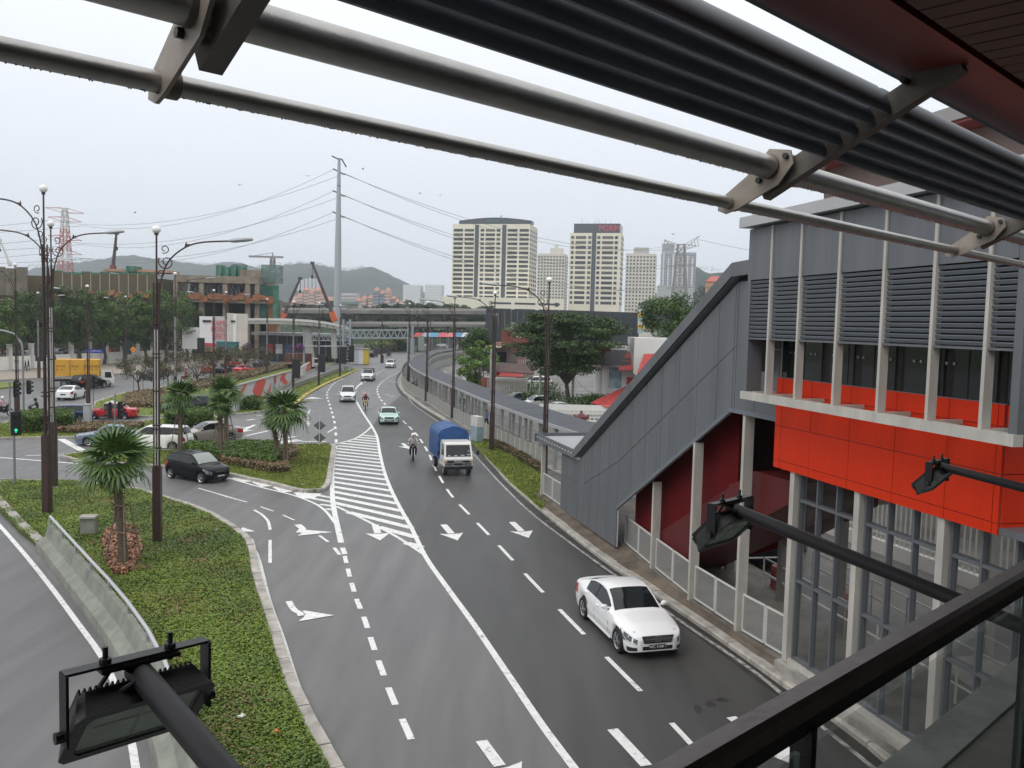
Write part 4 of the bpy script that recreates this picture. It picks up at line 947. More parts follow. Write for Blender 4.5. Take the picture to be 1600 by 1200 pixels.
def car(label, kind, col, plate=None, front_glass=CGL, detail=1, cat='car', name='car', group=None, extra=None, taxi=None):
    k = KIND[kind]; L, Wd, H = k['L'], k['W'], k['H']; hw = Wd / 2
    root = T(name, label, cat, group=group)
    ztp = [(0, k['zn']), (.012, k['zn'] + .08), (.05, k['zn'] + .16), (.13, k['zh'] - .08), (k['sh'], k['zh']), (lerp(k['sh'], k['rf'], .5), lerp(k['zh'], H, .56)), (k['rf'], H - .035), (k['rf'] + .05, H - .008), (lerp(k['rf'], k['rr'], .5), H), (k['rr'] - .03, H - .035), (k['rr'], H - .06), (lerp(k['rr'], k['ds'], .55), lerp(H - .06, k['zd'], .52)), (k['ds'], k['zd']), (.985, k['zd'] - .03), (1.0, k['zd'] - .16)]
    ztp = sorted(ztp)
    wp = [(0, .58), (.008, .70), (.022, .81), (.05, .90), (.09, .955), (.14, .985), (.2, 1), (.8, 1), (.93, .965), (.975, .91), (1, .82)]
    sill = .19 if kind not in ('suv', 'pickup') else .28
    def W_(s): return hw * interp(wp, s)
    def zt(s): return interp(ztp, s) if s < .03 or s > .97 else sum(interp(ztp, s + d) for d in (-.016, -.008, 0, .008, .016)) / 5
    belt = [(0, k['zn'] - .02), (.05, k['zn'] + .1), (k['sh'], k['zh'] - .05), (.9, k['belt'] + .03), (1, k['belt'] - .06)]
    def zs(s): return min(zt(s) - .045, interp(belt, s))
    def ze(s): return max(zs(s) + .004, zt(s) - .045)
    def wt(s):
        q = min(1, max(0, (zt(s) - zs(s) - .05) / (H - k['belt'] - .05))); return lerp(.87 * W_(s), .725 * hw * (W_(s) / hw) ** .3, q)
    ra = k['r'] + .045
    def zb(s):
        z = interp([(0, sill + .08), (.05, sill), (.95, sill + .02), (1, sill + .12)], s)
        for c in (k['sF'], k['sR']):
            d = abs(s - c) * L
            if d < ra: z = max(z, k['r'] + math.sqrt(max(0, ra * ra - d * d)) - .01)
        return z
    st_ = set(np.linspace(0, 1, 61)) | {p[0] for p in ztp} | {p[0] for p in wp}
    for c in (k['sF'], k['sR']):
        for a in range(0, 181, 15): st_.add(c + ra * math.cos(math.radians(a)) / L)
        st_.add(c - ra / L - .002); st_.add(c + ra / L + .002)
    st_ = sorted(x for x in st_ if 0 <= x <= 1); st_ = [x for i, x in enumerate(st_) if i == 0 or x - st_[i - 1] > .0012]
    FR = [(0, .93), (.12, .965), (.42, 1.0), (.66, 1.0), (.86, .985), (1.0, .955)]
    def sec(s):
        w, b, h = W_(s), zb(s), zs(s)
        P = [(w * y, lerp(b, h, f)) for f, y in FR]
        return P + [(wt(s), ze(s)), (wt(s) * .62, zt(s) - .010), (0, zt(s))]
    m = MB(); nsec = 9; full = 2 * nsec - 1
    for s in st_:
        P = sec(s); x = L / 2 - s * L
        ring = [(x, -y, z) for y, z in P] + [(x, y, z) for y, z in reversed(P[:-1])]
        m.v += ring
    for i in range(len(st_) - 1):
        for j in range(full - 1): m.f.append((i * full + j, i * full + j + 1, (i + 1) * full + j + 1, (i + 1) * full + j))
    m.f.append(tuple(range(full))); o = (len(st_) - 1) * full; m.f.append(tuple(range(o + full - 1, o - 1, -1)))
    body = m.ob('body', col, root, smooth=True, ang=32)
    MB().box((0, 0, .36), (L * .94, Wd - .46, .36)).box((0, 0, .5), (L * .9, Wd - .5, .5)).ob('underbody', BLK, root)
    X = lambda s: L / 2 - s * L
    def side(s, v, sg, e=.006): return (X(s), sg * (lerp(W_(s) * .955, wt(s), v) + e), lerp(zs(s), ze(s), v) + e * .4)
    def low(s, v, sg, e=.006):
        return (X(s) + (e if s < .1 else -e if s > .9 else 0), sg * (W_(s) * interp(FR, v) + e), lerp(zb(s), zs(s), v))
    def topp(s, a, e=.008):
        y = a * wt(s); z = lerp(zt(s), zt(s) - .010, abs(a) / .62) if abs(a) < .62 else lerp(zt(s) - .010, ze(s), (abs(a) - .62) / .38)
        return (X(s), y, z + e)
    def grid(fn, ss, vv, name, mat, par=root, **kw):
        g = MB(); g.v = [fn(s, v) for s in ss for v in vv]; n = len(vv)
        g.f = [(i * n + j, i * n + j + 1, (i + 1) * n + j + 1, (i + 1) * n + j) for i in range(len(ss) - 1) for j in range(n - 1)]
        return g.ob(name, mat, par, smooth=True)
    sh, rf, rr, ds = k['sh'], k['rf'], k['rr'], k['ds']; aa = [-.93, -.62, -.3, 0, .3, .62, .93]
    def knots(a, b): return sorted([a, b] + [p[0] for p in ztp if a < p[0] < b] + list(np.linspace(a, b, 5)[1:-1]))
    grid(topp, knots(sh + .012, rf - .006), aa, 'windscreen', front_glass)
    if kind != 'pickup': grid(topp, knots(rr + .008, ds - (.02 if ds < .95 else .012)), [a * .95 for a in aa], 'rear_window', CGL)
    sb1 = lerp(rf, rr, .42); lastw = rr + (.04 if kind in ('sedan', 'fast', 'old') else .005)
    if kind == 'pickup': sb1 = .47; lastw = .555
    for sg in (1, -1):
        grid(lambda s, v: side(s, v, sg, .002), knots(lerp(sh, rf, .26), lastw + .006), [.07, .5, .91], 'window_frame', BLK)
        grid(lambda s, v: side(s, v, sg), knots(lerp(sh, rf, .30), sb1 - .008), [.10, .5, .88], 'side_window', CGL)
        grid(lambda s, v: side(s, v, sg), knots(sb1 + .008, lastw if kind not in ('mpv', 'suv') else .70), [.10, .5, .88], 'side_window', CGL)
        if kind in ('mpv', 'suv'): grid(lambda s, v: side(s, v, sg), knots(.72, lastw), [.14, .5, .86], 'side_window', CGL)
        grid(lambda s, v: low(s, v, sg, .008), [.006, .012, .035, .06, .09, .13], [.58, .78, .95], 'headlight', LENS)
        grid(lambda s, v: low(s, v, sg, .008), [.90, .93, .955, .975, .994], [.58, .76, .94], 'tail_light', TAIL)
        mr = MB().ball((X(lerp(sh, rf, .33)), sg * (hw + .06), k['belt'] + .05), (.065, .105, .07), 8, 6).box((X(lerp(sh, rf, .30)), sg * (hw - .04), k['belt'] + .02), (.05, .16, .04)); mr.ob('mirror', col if col.name != 'x' else BLK, root, smooth=True)
        if detail:
            sm = MB()
            for s in (lerp(sh, rf, .15), sb1, lerp(sb1, 1, .52)):
                if abs(s - k['sR']) * L < ra: s = k['sR'] - (ra + .05) / L
                q = [low(s, v, sg, .003) for v in (.02, .3, .6, .98)]
                for a, b in zip(q, q[1:]): sm.beam(a, b, .012, .006, (0, 1, 0))
            sm.ob('door_seam', BLK, root)
            for s in (sb1 - .05, min(lerp(sb1, .98, .45), k['sR'] - .05)):
                c = low(s, .84, sg, .02); MB().box(c, (.17, .03, .03)).ob('door_handle', col, root)
            c0 = low(.3, .03, sg, .004); c1 = low(.7, .03, sg, .004); MB().beam(c0, c1, .05, .06).ob('side_skirt', BLK if kind in ('suv', 'pickup', 'old') else col, root)
    zn = k['zn']; fx = X(0)
    MB().box((fx + .008, 0, zn - .01), (.03, Wd * .46, .13)).ob('grille', BLK, root)
    MB().box((fx + .02, 0, zn - .01), (.02, Wd * .43, .018)).ob('grille_bar', CHR, root)
    MB().box((fx - .002, 0, sill + .17), (.03, Wd * .50, .10)).ob('air_intake', BLK, root)
    pf = MB().box((fx + .022, 0, sill + .21), (.02, .50, .11)).ob('number_plate', PLT, root)
    pr = MB().box((X(1) - .012, 0, .62), (.02, .50, .12)).ob('number_plate', PLT, root)
    if plate: text('plate_lettering', plate, .105, WHT, facing((fx + .035, 0, sill + .21), (1, 0, 0)), pf, .002)
    else:
        q = MB()
        for j in range(6): q.box((fx + .034, -.19 + j * .076, sill + .21), (.004, .045, .075))
        q.ob('plate_lettering', WHT, pf)
    wheels(root, (X(k['sF']), X(k['sR'])), hw - .105, k['r'], 5 if detail else 6)
    if extra: extra(root, locals())
    return root
def by_wheels(root, front, rear, right, kind):
    """stand a car on the two wheel contacts sighted on one of its sides"""
    k = KIND[kind]; a = Vector(G(*front)); b = Vector(G(*rear)); d = (a - b).normalized(); rz = math.atan2(d.y, d.x)
    mid = (a + b) / 2; xm = k['L'] / 2 - (k['sF'] + k['sR']) / 2 * k['L']; ym = -(k['W'] / 2 - .08) if right else (k['W'] / 2 - .08)
    left = Vector((-d.y, d.x, 0)); p = mid - d * xm - left * ym
    return put(root, (p.x, p.y, 0.004), rz)
def heading(p, q): a = Vector(G(*p)); b = Vector(G(*q)); d = b - a; return math.atan2(d.y, d.x)
def by_front(root, px, py, rz, L, rear=False):
    g = Vector(G(px, py)); d = Vector((math.cos(rz), math.sin(rz), 0)); p = g + d * (L / 2 if rear else -L / 2); return put(root, (p.x, p.y, .004), rz)

def merc(root, v):
    X = v['X']; fx = v['fx']
    m = MB()
    for a in range(4): m.box((fx + .03, 0, .55 + a * .04), (.012, .84, .014))
    m.ob('grille_bar', CHR, root)
    MB().add([(fx + .012, -.47, .70), (fx + .012, .47, .70), (fx + .012, .40, .49), (fx + .012, -.40, .49)], [(0, 1, 2, 3)]).ob('grille', BLK, root)
    for s in (1, -1):
        g = v['grid'](lambda a, b: v['low'](a, b, s, .012), [.008, .035, .06, .11], [.60, .66], 'daylight_strip', M('drl', (.75, .76, .78), .2))
    st = MB(); n = 20
    for i in range(n):
        a0, a1 = 2 * math.pi * i / n, 2 * math.pi * (i + 1) / n
        st.beam((fx + .05, .085 * math.sin(a0), (.61) + .085 * math.cos(a0)), (fx + .05, .085 * math.sin(a1), (.61) + .085 * math.cos(a1)), .014, .014, (1, 0, 0))
    for i in range(3):
        a = 2 * math.pi * i / 3; st.beam((fx + .05, 0, .61), (fx + .05, .085 * math.sin(a), (.61) + .085 * math.cos(a)), .012, .014, (1, 0, 0))
    st.ob('star_emblem', CHR, root)
    for s in (1, -1): v['grid'](lambda a, b: v['low'](a, b, s, .010), [.006, .02, .04, .06], [.10, .22, .34], 'air_intake', BLK)
merc_w = paint('white', (0.77, 0.77, 0.765))
c = car('white saloon with a black number plate driving toward the stairs in the near right lane', 'fast', merc_w, plate='WC 3108 T', extra=merc)
by_wheels(c, (967, 1019), (913, 966), True, 'fast')
c = car('black hatchback turning past the grass island in front of the palms', 'hatch', paint('black', (0.010, 0.011, 0.016)), front_glass=CGLL)
by_wheels(c, (324, 757), (259, 746), True, 'hatch')
c = car('pale green old saloon coming round the bend behind the motorcyclist in white', 'old', paint('pale_green', (0.42, 0.58, 0.53))); by_front(c, 608, 664, heading((600, 630), (612, 668)), 4.2)
c = car('silver people carrier coming down beside the solid white line', 'mpv', paint('silver', (0.60, 0.61, 0.62))); by_front(c, 543, 629, heading((556, 605), (552, 632)), 4.35)
c = car('silver pickup with a dark canopy coming round the far bend', 'suv', paint('silver2', (0.62, 0.63, 0.64))); by_front(c, 573, 596, heading((590, 585), (571, 598)), 4.5)
MB().box((-.9, 0, 1.68), (2.4, 1.5, .16)).ob('load_cover', BLK, c)
c = car('small white car farthest out on the main road, leaving the far bend', 'hatch', paint('white2', (0.68, 0.69, 0.69))); by_front(c, 608, 575, heading((640, 567), (608, 578)), 3.7)
c = car('white people carrier waiting behind the near palm, beside the grey-brown saloon', 'mpv', paint('white3', (0.82, 0.81, 0.77))); by_wheels(c, (205, 703), (270, 705), False, 'mpv')
c = car('grey-brown saloon waiting between the hedge and the palms', 'sedan', paint('taupe', (0.30, 0.27, 0.235))); by_wheels(c, (299, 694), (362, 690), False, 'sedan')
c = car('dusty blue old saloon nosing out beside the white people carrier', 'old', paint('dull_blue', (0.085, 0.13, 0.20))); by_wheels(c, (141, 697), (196, 695), False, 'old')
c = car('dark blue estate car passing behind the clipped hedge', 'wagon', paint('navy', (0.012, 0.03, 0.115))); by_wheels(c, (70, 662), (121, 661), False, 'wagon')
c = car('red and white saloon taxi behind the blue estate car', 'old', paint('red', (0.44, 0.022, 0.030))); by_wheels(c, (146, 655), (193, 655), False, 'old')
MB().box((-.1, 0, 1.345), (1.15, 1.16, .05)).ob('white_roof', paint('white', (0.7, 0.7, 0.7)), c); MB().box((.0, 0, 1.43), (.2, .6, .12)).ob('roof_sign', WHT, c)
c = car('white saloon heading away past the yellow lorry, seen from behind', 'fast', paint('white4', (0.8, 0.8, 0.8)), detail=0); by_wheels(c, (133, 621), (116, 625), True, 'fast')
c = car('black sport utility car alongside the yellow lorry', 'suv', paint('black2', (0.012, 0.013, 0.015)), detail=0); by_wheels(c, (160, 606), (138, 608), True, 'suv')
c = car('dark saloon with pale glass behind the two middle palms', 'suv', paint('charcoal', (0.03, 0.034, 0.038)), detail=0); by_wheels(c, (263, 648), (325, 646), False, 'suv')
FARC = [('red saloon half hidden by the median trees', 'sedan', (0.45, 0.02, 0.02), (332, 583), (345, 581)), ('black saloon between the two red cars at the median trees', 'sedan', (0.02, 0.022, 0.028), (348, 586), (366, 583)), ('bright red saloon with white roof at the end of the median trees', 'sedan', (0.5, 0.02, 0.02), (380, 585), (400, 583)),
        ('dark saloon behind the bright red one on the far carriageway', 'sedan', (0.03, 0.03, 0.035), (406, 575), (425, 573)), ('red saloon farther back behind the median trees', 'sedan', (0.40, 0.03, 0.025), (362, 574), (378, 572)), ('dark saloon hidden behind the median trees', 'sedan', (0.03, 0.03, 0.03), (236, 594), (262, 591)),
        ('black saloon past the brown lorry by the signal boxes', 'sedan', (0.015, 0.016, 0.018), (508, 567), (522, 565)), ('pale green van right of the sign gantry column', 'mpv', (0.36, 0.43, 0.40), (556, 564), (568, 562)), ('black pickup under the sign gantry span', 'suv', (0.02, 0.022, 0.025), (580, 559), (594, 557)),
        ('dark car at the lower left end of the far carriageway queue', 'hatch', (0.02, 0.02, 0.022), (412, 574), (424, 572))]
for lb, kd, cl, f_, r_ in FARC[:-1]: by_wheels(car(lb, kd, paint('far_%d' % len(MATS), cl), detail=0), r_, f_, True, kd)
for lb, kd, cl, px, py, hd in [('white hatchback parked in the yard behind the walkway', 'hatch', (0.70, 0.70, 0.70), 838, 640, 20), ('dark saloon parked left of the white one in the yard', 'sedan', (0.05, 0.055, 0.06), 808, 633, 25), ('silver saloon parked at the right end of the yard row', 'sedan', (0.55, 0.56, 0.57), 868, 651, 20), ('white van parked under the big tree', 'mpv', (0.7, 0.7, 0.7), 838, 606, 10)]:
    g = G(px, py, .1); put(car(lb, kd, paint('yard_%d' % len(MATS), cl), detail=0), g, math.radians(hd + 180))
c = car('dark saloon with its tail lamp showing, parked behind the stair columns', 'sedan', paint('dark_blue', (0.02, 0.025, 0.05))); put(c, (10.6, 33.5, .1), math.radians(62))

# blue canvas lorry --------------------------------------------------------
def lorry():
    r = T('lorry', 'white-cabbed light lorry with a blue canvas cover coming down the right lane', 'lorry')
    wh = paint('cab_white', (0.66, 0.65, 0.62)); CV = M('blue_canvas', (0.016, 0.065, 0.19), 0.55, var=0.4, vs=2.2, bump=1.0, bs=3)
    m = MB(); pr = [(2.25, .55), (2.30, 1.0), (2.22, 1.12), (1.98, 1.86), (1.88, 1.96), (.95, 1.99), (.80, 1.9), (.75, .55)]; w = .85
    for sg in (-1, 1):
        for x, z in pr: m.v.append((x, sg * w * (1 if z < 1.2 else .94), z))
    n = len(pr); m.f = [tuple(range(n - 1, -1, -1)), tuple(range(n, 2 * n))] + [(i, (i + 1) % n, n + (i + 1) % n, n + i) for i in range(n)]
    cabb = m.ob('cab', wh, r, smooth=True, ang=25)
    MB().add([(2.235, -.74, 1.15), (2.235, .74, 1.15), (2.01, .70, 1.80), (2.01, -.70, 1.80)], [(0, 1, 2, 3)]).ob('windscreen', CGL, r)
    dec = MB()
    for y, z, sx in ((-.55, 1.20, .14), (-.15, 1.2, .2), (.25, 1.21, .22), (.6, 1.25, .16), (.62, 1.45, .07)): dec.box((2.243 - (z - 1.15) * .345, y, z), (.01, sx, .06))
    dec.ob('windscreen_stickers', M('stickers', (0.5, 0.58, 0.55), .5), r)
    for s in (1, -1):
        MB().add([(2.05, s * .835, 1.18), (1.25, s * .835, 1.18), (1.25, s * .808, 1.78), (1.90, s * .808, 1.78)], [(0, 1, 2, 3)]).ob('side_window', CGL, r)
        MB().box((2.285, s * .57, .70), (.05, .44, .15)).ob('headlight', LENS, r); MB().box((2.29, s * .76, .86), (.03, .16, .07)).ob('indicator', AMB, r)
        MB().tube([(2.0, s * .85, 1.25), (2.15, s * 1.15, 1.35)], .015, 5).box((2.17, s * 1.18, 1.35), (.05, .16, .26)).ob('mirror', BLK, r)
        MB().box((1.45, s * .852, .85), (.16, .02, .04)).ob('door_handle', BLK, r)
    MB().box((2.30, 0, .86), (.02, 1.36, .12)).ob('grille_band', BLK, r); MB().box((2.305, 0, .70), (.02, .60, .12)).ob('grille', BLK, r)
    MB().box((2.30, 0, .48), (.12, 1.7, .18)).ob('bumper', BLK, r); MB().box((2.365, 0, .46), (.02, .5, .12)).ob('number_plate', PLT, r)
    text('maker_lettering', 'ISUZU', .15, WHT, facing((2.316, 0, .86), (1, 0, 0)), r, .003, sx=1.25)
    MB().box((-.7, 0, .72), (3.3, .8, .2)).ob('chassis', BLK, r); MB().box((-.85, 0, .90), (3.1, 1.9, .12)).ob('load_bed', M('bed_blue', (0.03, 0.07, 0.15), .6), r)
    cv = MB(); nx, ny = 14, 16
    for i in range(nx + 1):
        x = .72 - 3.1 * i / nx
        for j in range(ny + 1):
            t = j / ny
            if t < .28: y, z = -.95, lerp(.8, 2.42, t / .28)
            elif t > .72: y, z = .95, lerp(2.42, .8, (t - .72) / .28)
            else:
                a = (t - .28) / .44; y = lerp(-.95, .95, a); z = 2.42 + .34 * (1 - abs(2 * a - 1) ** 1.6)
            sag = .05 * abs(math.sin(i / nx * math.pi * 3)); cv.v.append((x, y * (1 - sag * .4) + random.uniform(-.012, .012), z - sag * (1 if z > 2.2 else .0) + random.uniform(-.012, .012)))
    for i in range(nx):
        for j in range(ny): q = i * (ny + 1) + j; cv.f.append((q, q + 1, q + ny + 2, q + ny + 1))
    cv.f.append(tuple(range(ny + 1))); q = nx * (ny + 1); cv.f.append(tuple(range(q + ny, q - 1, -1)))
    cv.ob('canvas_cover', CV, r, smooth=True, ang=45)
    wheels(r, (1.75, -1.35), .72, .33, 6); return r
lo = lorry(); by_front(lo, 716, 744, heading((689, 690), (722, 748)) + math.radians(6), 4.6)

def boxlorry(label, boxm, L=5.2, Hh=2.9, glyph=None):
    r = T('lorry', label, 'lorry'); m = MB(); wh = paint('cab_white', (0.66, 0.65, 0.62))
    pr = [(L / 2 + 1.5, .5), (L / 2 + 1.55, 1.1), (L / 2 + 1.25, 2.0), (L / 2 + .1, 2.05), (L / 2 + .05, .5)]
    m.extrude([(x, -.95, z) for x, z in pr], (0, 1.9, 0)).ob('cab', wh, r)
    for s in (1, -1): MB().add([(L / 2 + 1.3, s * .957, 1.15), (L / 2 + .5, s * .957, 1.15), (L / 2 + .5, s * .957, 1.85), (L / 2 + 1.15, s * .957, 1.85)], [(0, 1, 2, 3)]).ob('side_window', CGL, r)
    MB().add([(L / 2 + 1.545, -.85, 1.15), (L / 2 + 1.545, .85, 1.15), (L / 2 + 1.27, .82, 1.95), (L / 2 + 1.27, -.82, 1.95)], [(0, 1, 2, 3)]).ob('windscreen', CGL, r)
    b = MB().box((0, 0, 1.0 + Hh / 2 - .1), (L, 2.2, Hh - .9)).ob('cargo_box', boxm, r)
    DKY = M('box_frame', tuple(x * .5 for x in boxm.diffuse_color[:3]), .6)
    for s in (1, -1):
        for k in range(4): MB().box((-L / 2 + .06 + k * (L - .12) / 3, s * 1.11, 1.0 + Hh / 2 - .1), (.07, .03, Hh - .9)).ob('frame_post', DKY, r)
        if glyph:
            g = MB()
            for q, (x0, n) in enumerate(((-2.2, 4), (-.75, 4), (.7, 8))):
                for j in range(n):
                    x = x0 + j * (.26 if n == 4 else .23)
                    for z, hh in ((2.62, .30), (2.2, .14)):
                        if z < 2.5 and j % 2: continue
                        g.box((x, s * 1.108, z), (.17, .012, .035)).box((x, s * 1.108, z - hh / 2), (.17, .012, .03)).box((x - .06, s * 1.108, z - hh / 4), (.03, .012, hh / 2)).box((x + .06, s * 1.108, z - hh / 4), (.03, .012, hh / 2))
            g.ob('box_lettering', BLK, r)
    MB().box((0, 0, .8), (L, .9, .25)).ob('chassis', BLK, r)
    wheels(r, (L / 2 + .8, -L / 2 + 1.0, -L / 2 + 1.9), .85, .42, 6); return r
yl = boxlorry('yellow box lorry with dark lettering crossing before the white wall', M('lorry_yellow', (0.62, 0.33, 0.035), .5, var=.08, vs=1), 5.0, 2.9, True)
put(yl, G(122, 604), math.radians(24))
bl2 = boxlorry('brown tipper lorry on the far carriageway behind the painted wall', M('tipper_brown', (0.09, 0.035, 0.025), .7, var=.2, vs=1), 4.2, 2.4)
put(bl2, G(466, 577), math.radians(35))

# people -------------------------------------------------------------------
def pmat(name, shirt, trouser, hair, zh=.93, zn=1.45, skin=(0.25, 0.13, 0.08)):
    m = M('clothes_' + name, shirt, .8, var=.01); t = m.node_tree; b = t.nodes['Principled BSDF']
    for n in list(t.nodes):
        if n.type not in ('BSDF_PRINCIPLED', 'OUTPUT_MATERIAL'): t.nodes.remove(n)
    co = t.nodes.new('ShaderNodeTexCoord'); se = t.nodes.new('ShaderNodeSeparateXYZ'); t.links.new(co.outputs['Object'], se.inputs[0])
    mr = t.nodes.new('ShaderNodeMath'); mr.operation = 'DIVIDE'; mr.inputs[1].default_value = 2.0; t.links.new(se.outputs[2], mr.inputs[0])
    r = t.nodes.new('ShaderNodeValToRGB'); r.color_ramp.interpolation = 'CONSTANT'; e = r.color_ramp.elements
    e[0].position = 0; e[0].color = (.02, .018, .016, 1); e[1].position = .04; e[1].color = (*trouser, 1)
    for p, c in ((zh / 2, shirt), (zn / 2, skin), ((zn + .19) / 2, hair)): q = e.new(p); q.color = (*c, 1)
    t.links.new(mr.outputs[0], r.inputs[0]); t.links.new(r.outputs[0], b.inputs['Base Color']); return m
def figure(name, label, J, E_, mat, group=None):
    me = bpy.data.meshes.new(name); names = list(J); me.from_pydata([J[k][:3] for k in names], [(names.index(a), names.index(b)) for a, b in E_], [])
    o = bpy.data.objects.new(name, me); COL.objects.link(o); mod = o.modifiers.new('skin', 'SKIN'); mod.use_smooth_shade = True
    sv = me.skin_vertices[0].data
    for i, k in enumerate(names): sv[i].radius = (J[k][3], J[k][4] if len(J[k]) > 4 else J[k][3]); sv[i].use_root = (k == 'pelvis')
    o.modifiers.new('sub', 'SUBSURF').render_levels = 1; o.modifiers['sub'].levels = 1
    dg = bpy.context.evaluated_depsgraph_get(); me2 = bpy.data.meshes.new_from_object(o.evaluated_get(dg)); o.modifiers.clear(); o.data = me2
    me2.materials.clear(); me2.materials.append(mat); me2.polygons.foreach_set('use_smooth', [True] * len(me2.polygons))
    WM[o] = Matrix.Identity(4); return tag(o, label, 'person', group)
EDG = [('pelvis', 'waist'), ('waist', 'chest'), ('chest', 'neck'), ('neck', 'head'), ('head', 'crown')] + [(a + s, b + s) for s in 'LR' for a, b in (('sh', 'el'), ('el', 'wr'), ('wr', 'ha'), ('hip', 'kn'), ('kn', 'an'), ('an', 'to'))] + [('chest', 'shL'), ('chest', 'shR'), ('pelvis', 'hipL'), ('pelvis', 'hipR')]
def stand(label, mat, stride=.16, swing=.12):
    J = dict(pelvis=(0, 0, .96, .12, .15), waist=(0, 0, 1.12, .11, .14), chest=(.01, 0, 1.34, .12, .165), neck=(.01, 0, 1.50, .055), head=(.03, 0, 1.60, .085), crown=(.02, 0, 1.70, .085))
    for s, y in (('L', 1), ('R', -1)):
        J.update({'sh' + s: (0, y * .19, 1.41, .055), 'el' + s: (-y * swing * .4 - .02, y * .25, 1.15, .042), 'wr' + s: (y * -swing + .06, y * .25, .92, .032), 'ha' + s: (y * -swing + .09, y * .25, .84, .04),
                  'hip' + s: (0, y * .10, .90, .085), 'kn' + s: (y * stride * .6 + .03, y * .10, .50, .058), 'an' + s: (y * stride, y * .10, .10, .042), 'to' + s: (y * stride + .15, y * .11, .05, .035)})
    return figure('person', label, J, EDG, mat)
def seated(label, mat):
    J = dict(pelvis=(-.18, 0, .86, .13, .15), waist=(-.14, 0, 1.03, .12, .15), chest=(-.06, 0, 1.26, .13, .17), neck=(-.02, 0, 1.42, .06), head=(.02, 0, 1.52, .09), crown=(.01, 0, 1.62, .09))
    for s, y in (('L', 1), ('R', -1)):
        J.update({'sh' + s: (-.06, y * .20, 1.33, .065), 'el' + s: (.14, y * .33, 1.10, .05), 'wr' + s: (.40, y * .31, 1.02, .036), 'ha' + s: (.47, y * .29, 1.03, .04),
                  'hip' + s: (-.12, y * .11, .82, .09), 'kn' + s: (.28, y * .20, .74, .068), 'an' + s: (.10, y * .19, .34, .045), 'to' + s: (.26, y * .20, .30, .038)})
    return figure('person', label, J, EDG, mat)
def motorbike(label, colr):
    r = T('motorcycle', label, 'motorcycle')
    def wheel(x):
        t = MB(); n = 18; L = []
        pts = [(x + .27 * math.cos(a), 0, .29 + .27 * math.sin(a)) for a in [2 * math.pi * i / n for i in range(n + 1)]]
        t.tube(pts, .05, 7, False); w = t.ob('wheel', TYRE, r, smooth=True); d = MB().tube([(x, -.03, .29), (x, .03, .29)], .05, 8)
        for i in range(5):
            a = i * 1.2566; d.beam((x, 0, .29), (x + .24 * math.cos(a), 0, .29 + .24 * math.sin(a)), .02, .03, (0, 1, 0))
        d.ob('hub', RIM, w)
    wheel(.62); wheel(-.60)
    MB().tube([(.62, .09, .29), (.50, .09, .72), (.42, .06, .98)], .025, 6).tube([(.62, -.09, .29), (.50, -.09, .72), (.42, -.06, .98)], .025, 6).ob('fork', CHR, r)
    MB().tube([(.36, .38, 1.0), (.44, .2, 1.04), (.44, -.2, 1.04), (.36, -.38, 1.0)], .018, 6).ob('handlebar', BLK, r)
    pc = paint(colr[0], colr[1])
    MB().box((.48, 0, .90), (.16, .24, .24), taper=.7).ob('front_cowl', pc, r); MB().ball((.57, 0, .88), (.05, .09, .075), 8, 6).ob('headlight', LENS, r, smooth=True)
    m = MB(); m.extrude([(.44, -.17, .95), (.42, -.17, .55), (.30, -.16, .35), (.2, -.14, .40), (.30, -.14, .95)], (0, .34, 0)).ob('leg_shield', pc, r)
    MB().box((.60, 0, .60), (.34, .12, .04)).ob('front_mudguard', pc, r)
    m = MB(); m.extrude([(.1, -.12, .62), (-.75, -.10, .80), (-.80, -.08, .66), (-.3, -.12, .42), (.1, -.12, .38)], (0, .24, 0)).ob('body', pc, r)
    m = MB(); m.extrude([(.08, -.14, .70), (-.70, -.13, .84), (-.72, -.13, .77), (.06, -.14, .62)], (0, .27, 0)).ob('seat', BLK, r)
    MB().box((-.02, 0, .38), (.35, .26, .28)).ob('engine', BLK, r); MB().tube([(.1, -.14, .25), (-.75, -.16, .36)], .045, 8).ob('exhaust', CHR, r)
    MB().box((-.78, 0, .74), (.06, .14, .08)).ob('tail_light', TAIL, r)
    for s in (1, -1): MB().tube([(.42, s * .25, 1.04), (.40, s * .32, 1.18)], .01, 5).ball((.40, s * .33, 1.2), (.02, .06, .04), 6, 5).ob('mirror', BLK, r)
    return r
HELM = M('helmet_white', (0.7, 0.7, 0.68), .25)
def helmet(rider, colm, at=(.02, 0, 1.58)):
    MB().ball(at, (.15, .135, .15), 12, 8).ob('helmet', colm, rider, smooth=True); MB().ball((at[0] + .05, at[1], at[2] - .005), (.112, .10, .06), 10, 6).ob('visor', CGL, rider, smooth=True)
def rider_on(px, py, rz, lb_b, lb_p, colr, pm, hm):
    b = motorbike(lb_b, colr); put(b, G(px, py), rz); p = seated(lb_p, pm); helmet(p, hm); put(p, G(px, py), rz)
rider_on(645, 717, heading((640, 690), (646, 722)), 'black motorcycle ridden down the middle lane left of the blue lorry', 'person in a white and dark top with white helmet riding past the blue lorry', ('moto_black', (.02, .02, .022)), pmat('a', (0.45, 0.40, 0.38), (0.03, 0.04, 0.07), (0.6, 0.6, .6), .85, 1.40), HELM)
rider_on(571, 640, heading((570, 620), (573, 645)), 'yellowish motorcycle beside the solid white line', 'person in a maroon jacket with pink helmet riding beside the white line', ('moto_yellow', (.55, .45, .15)), pmat('b', (0.12, 0.015, 0.03), (0.05, 0.04, 0.04), (0.4, 0.1, .1), .85, 1.40), M('helmet_pink', (0.45, 0.16, 0.18), .3))
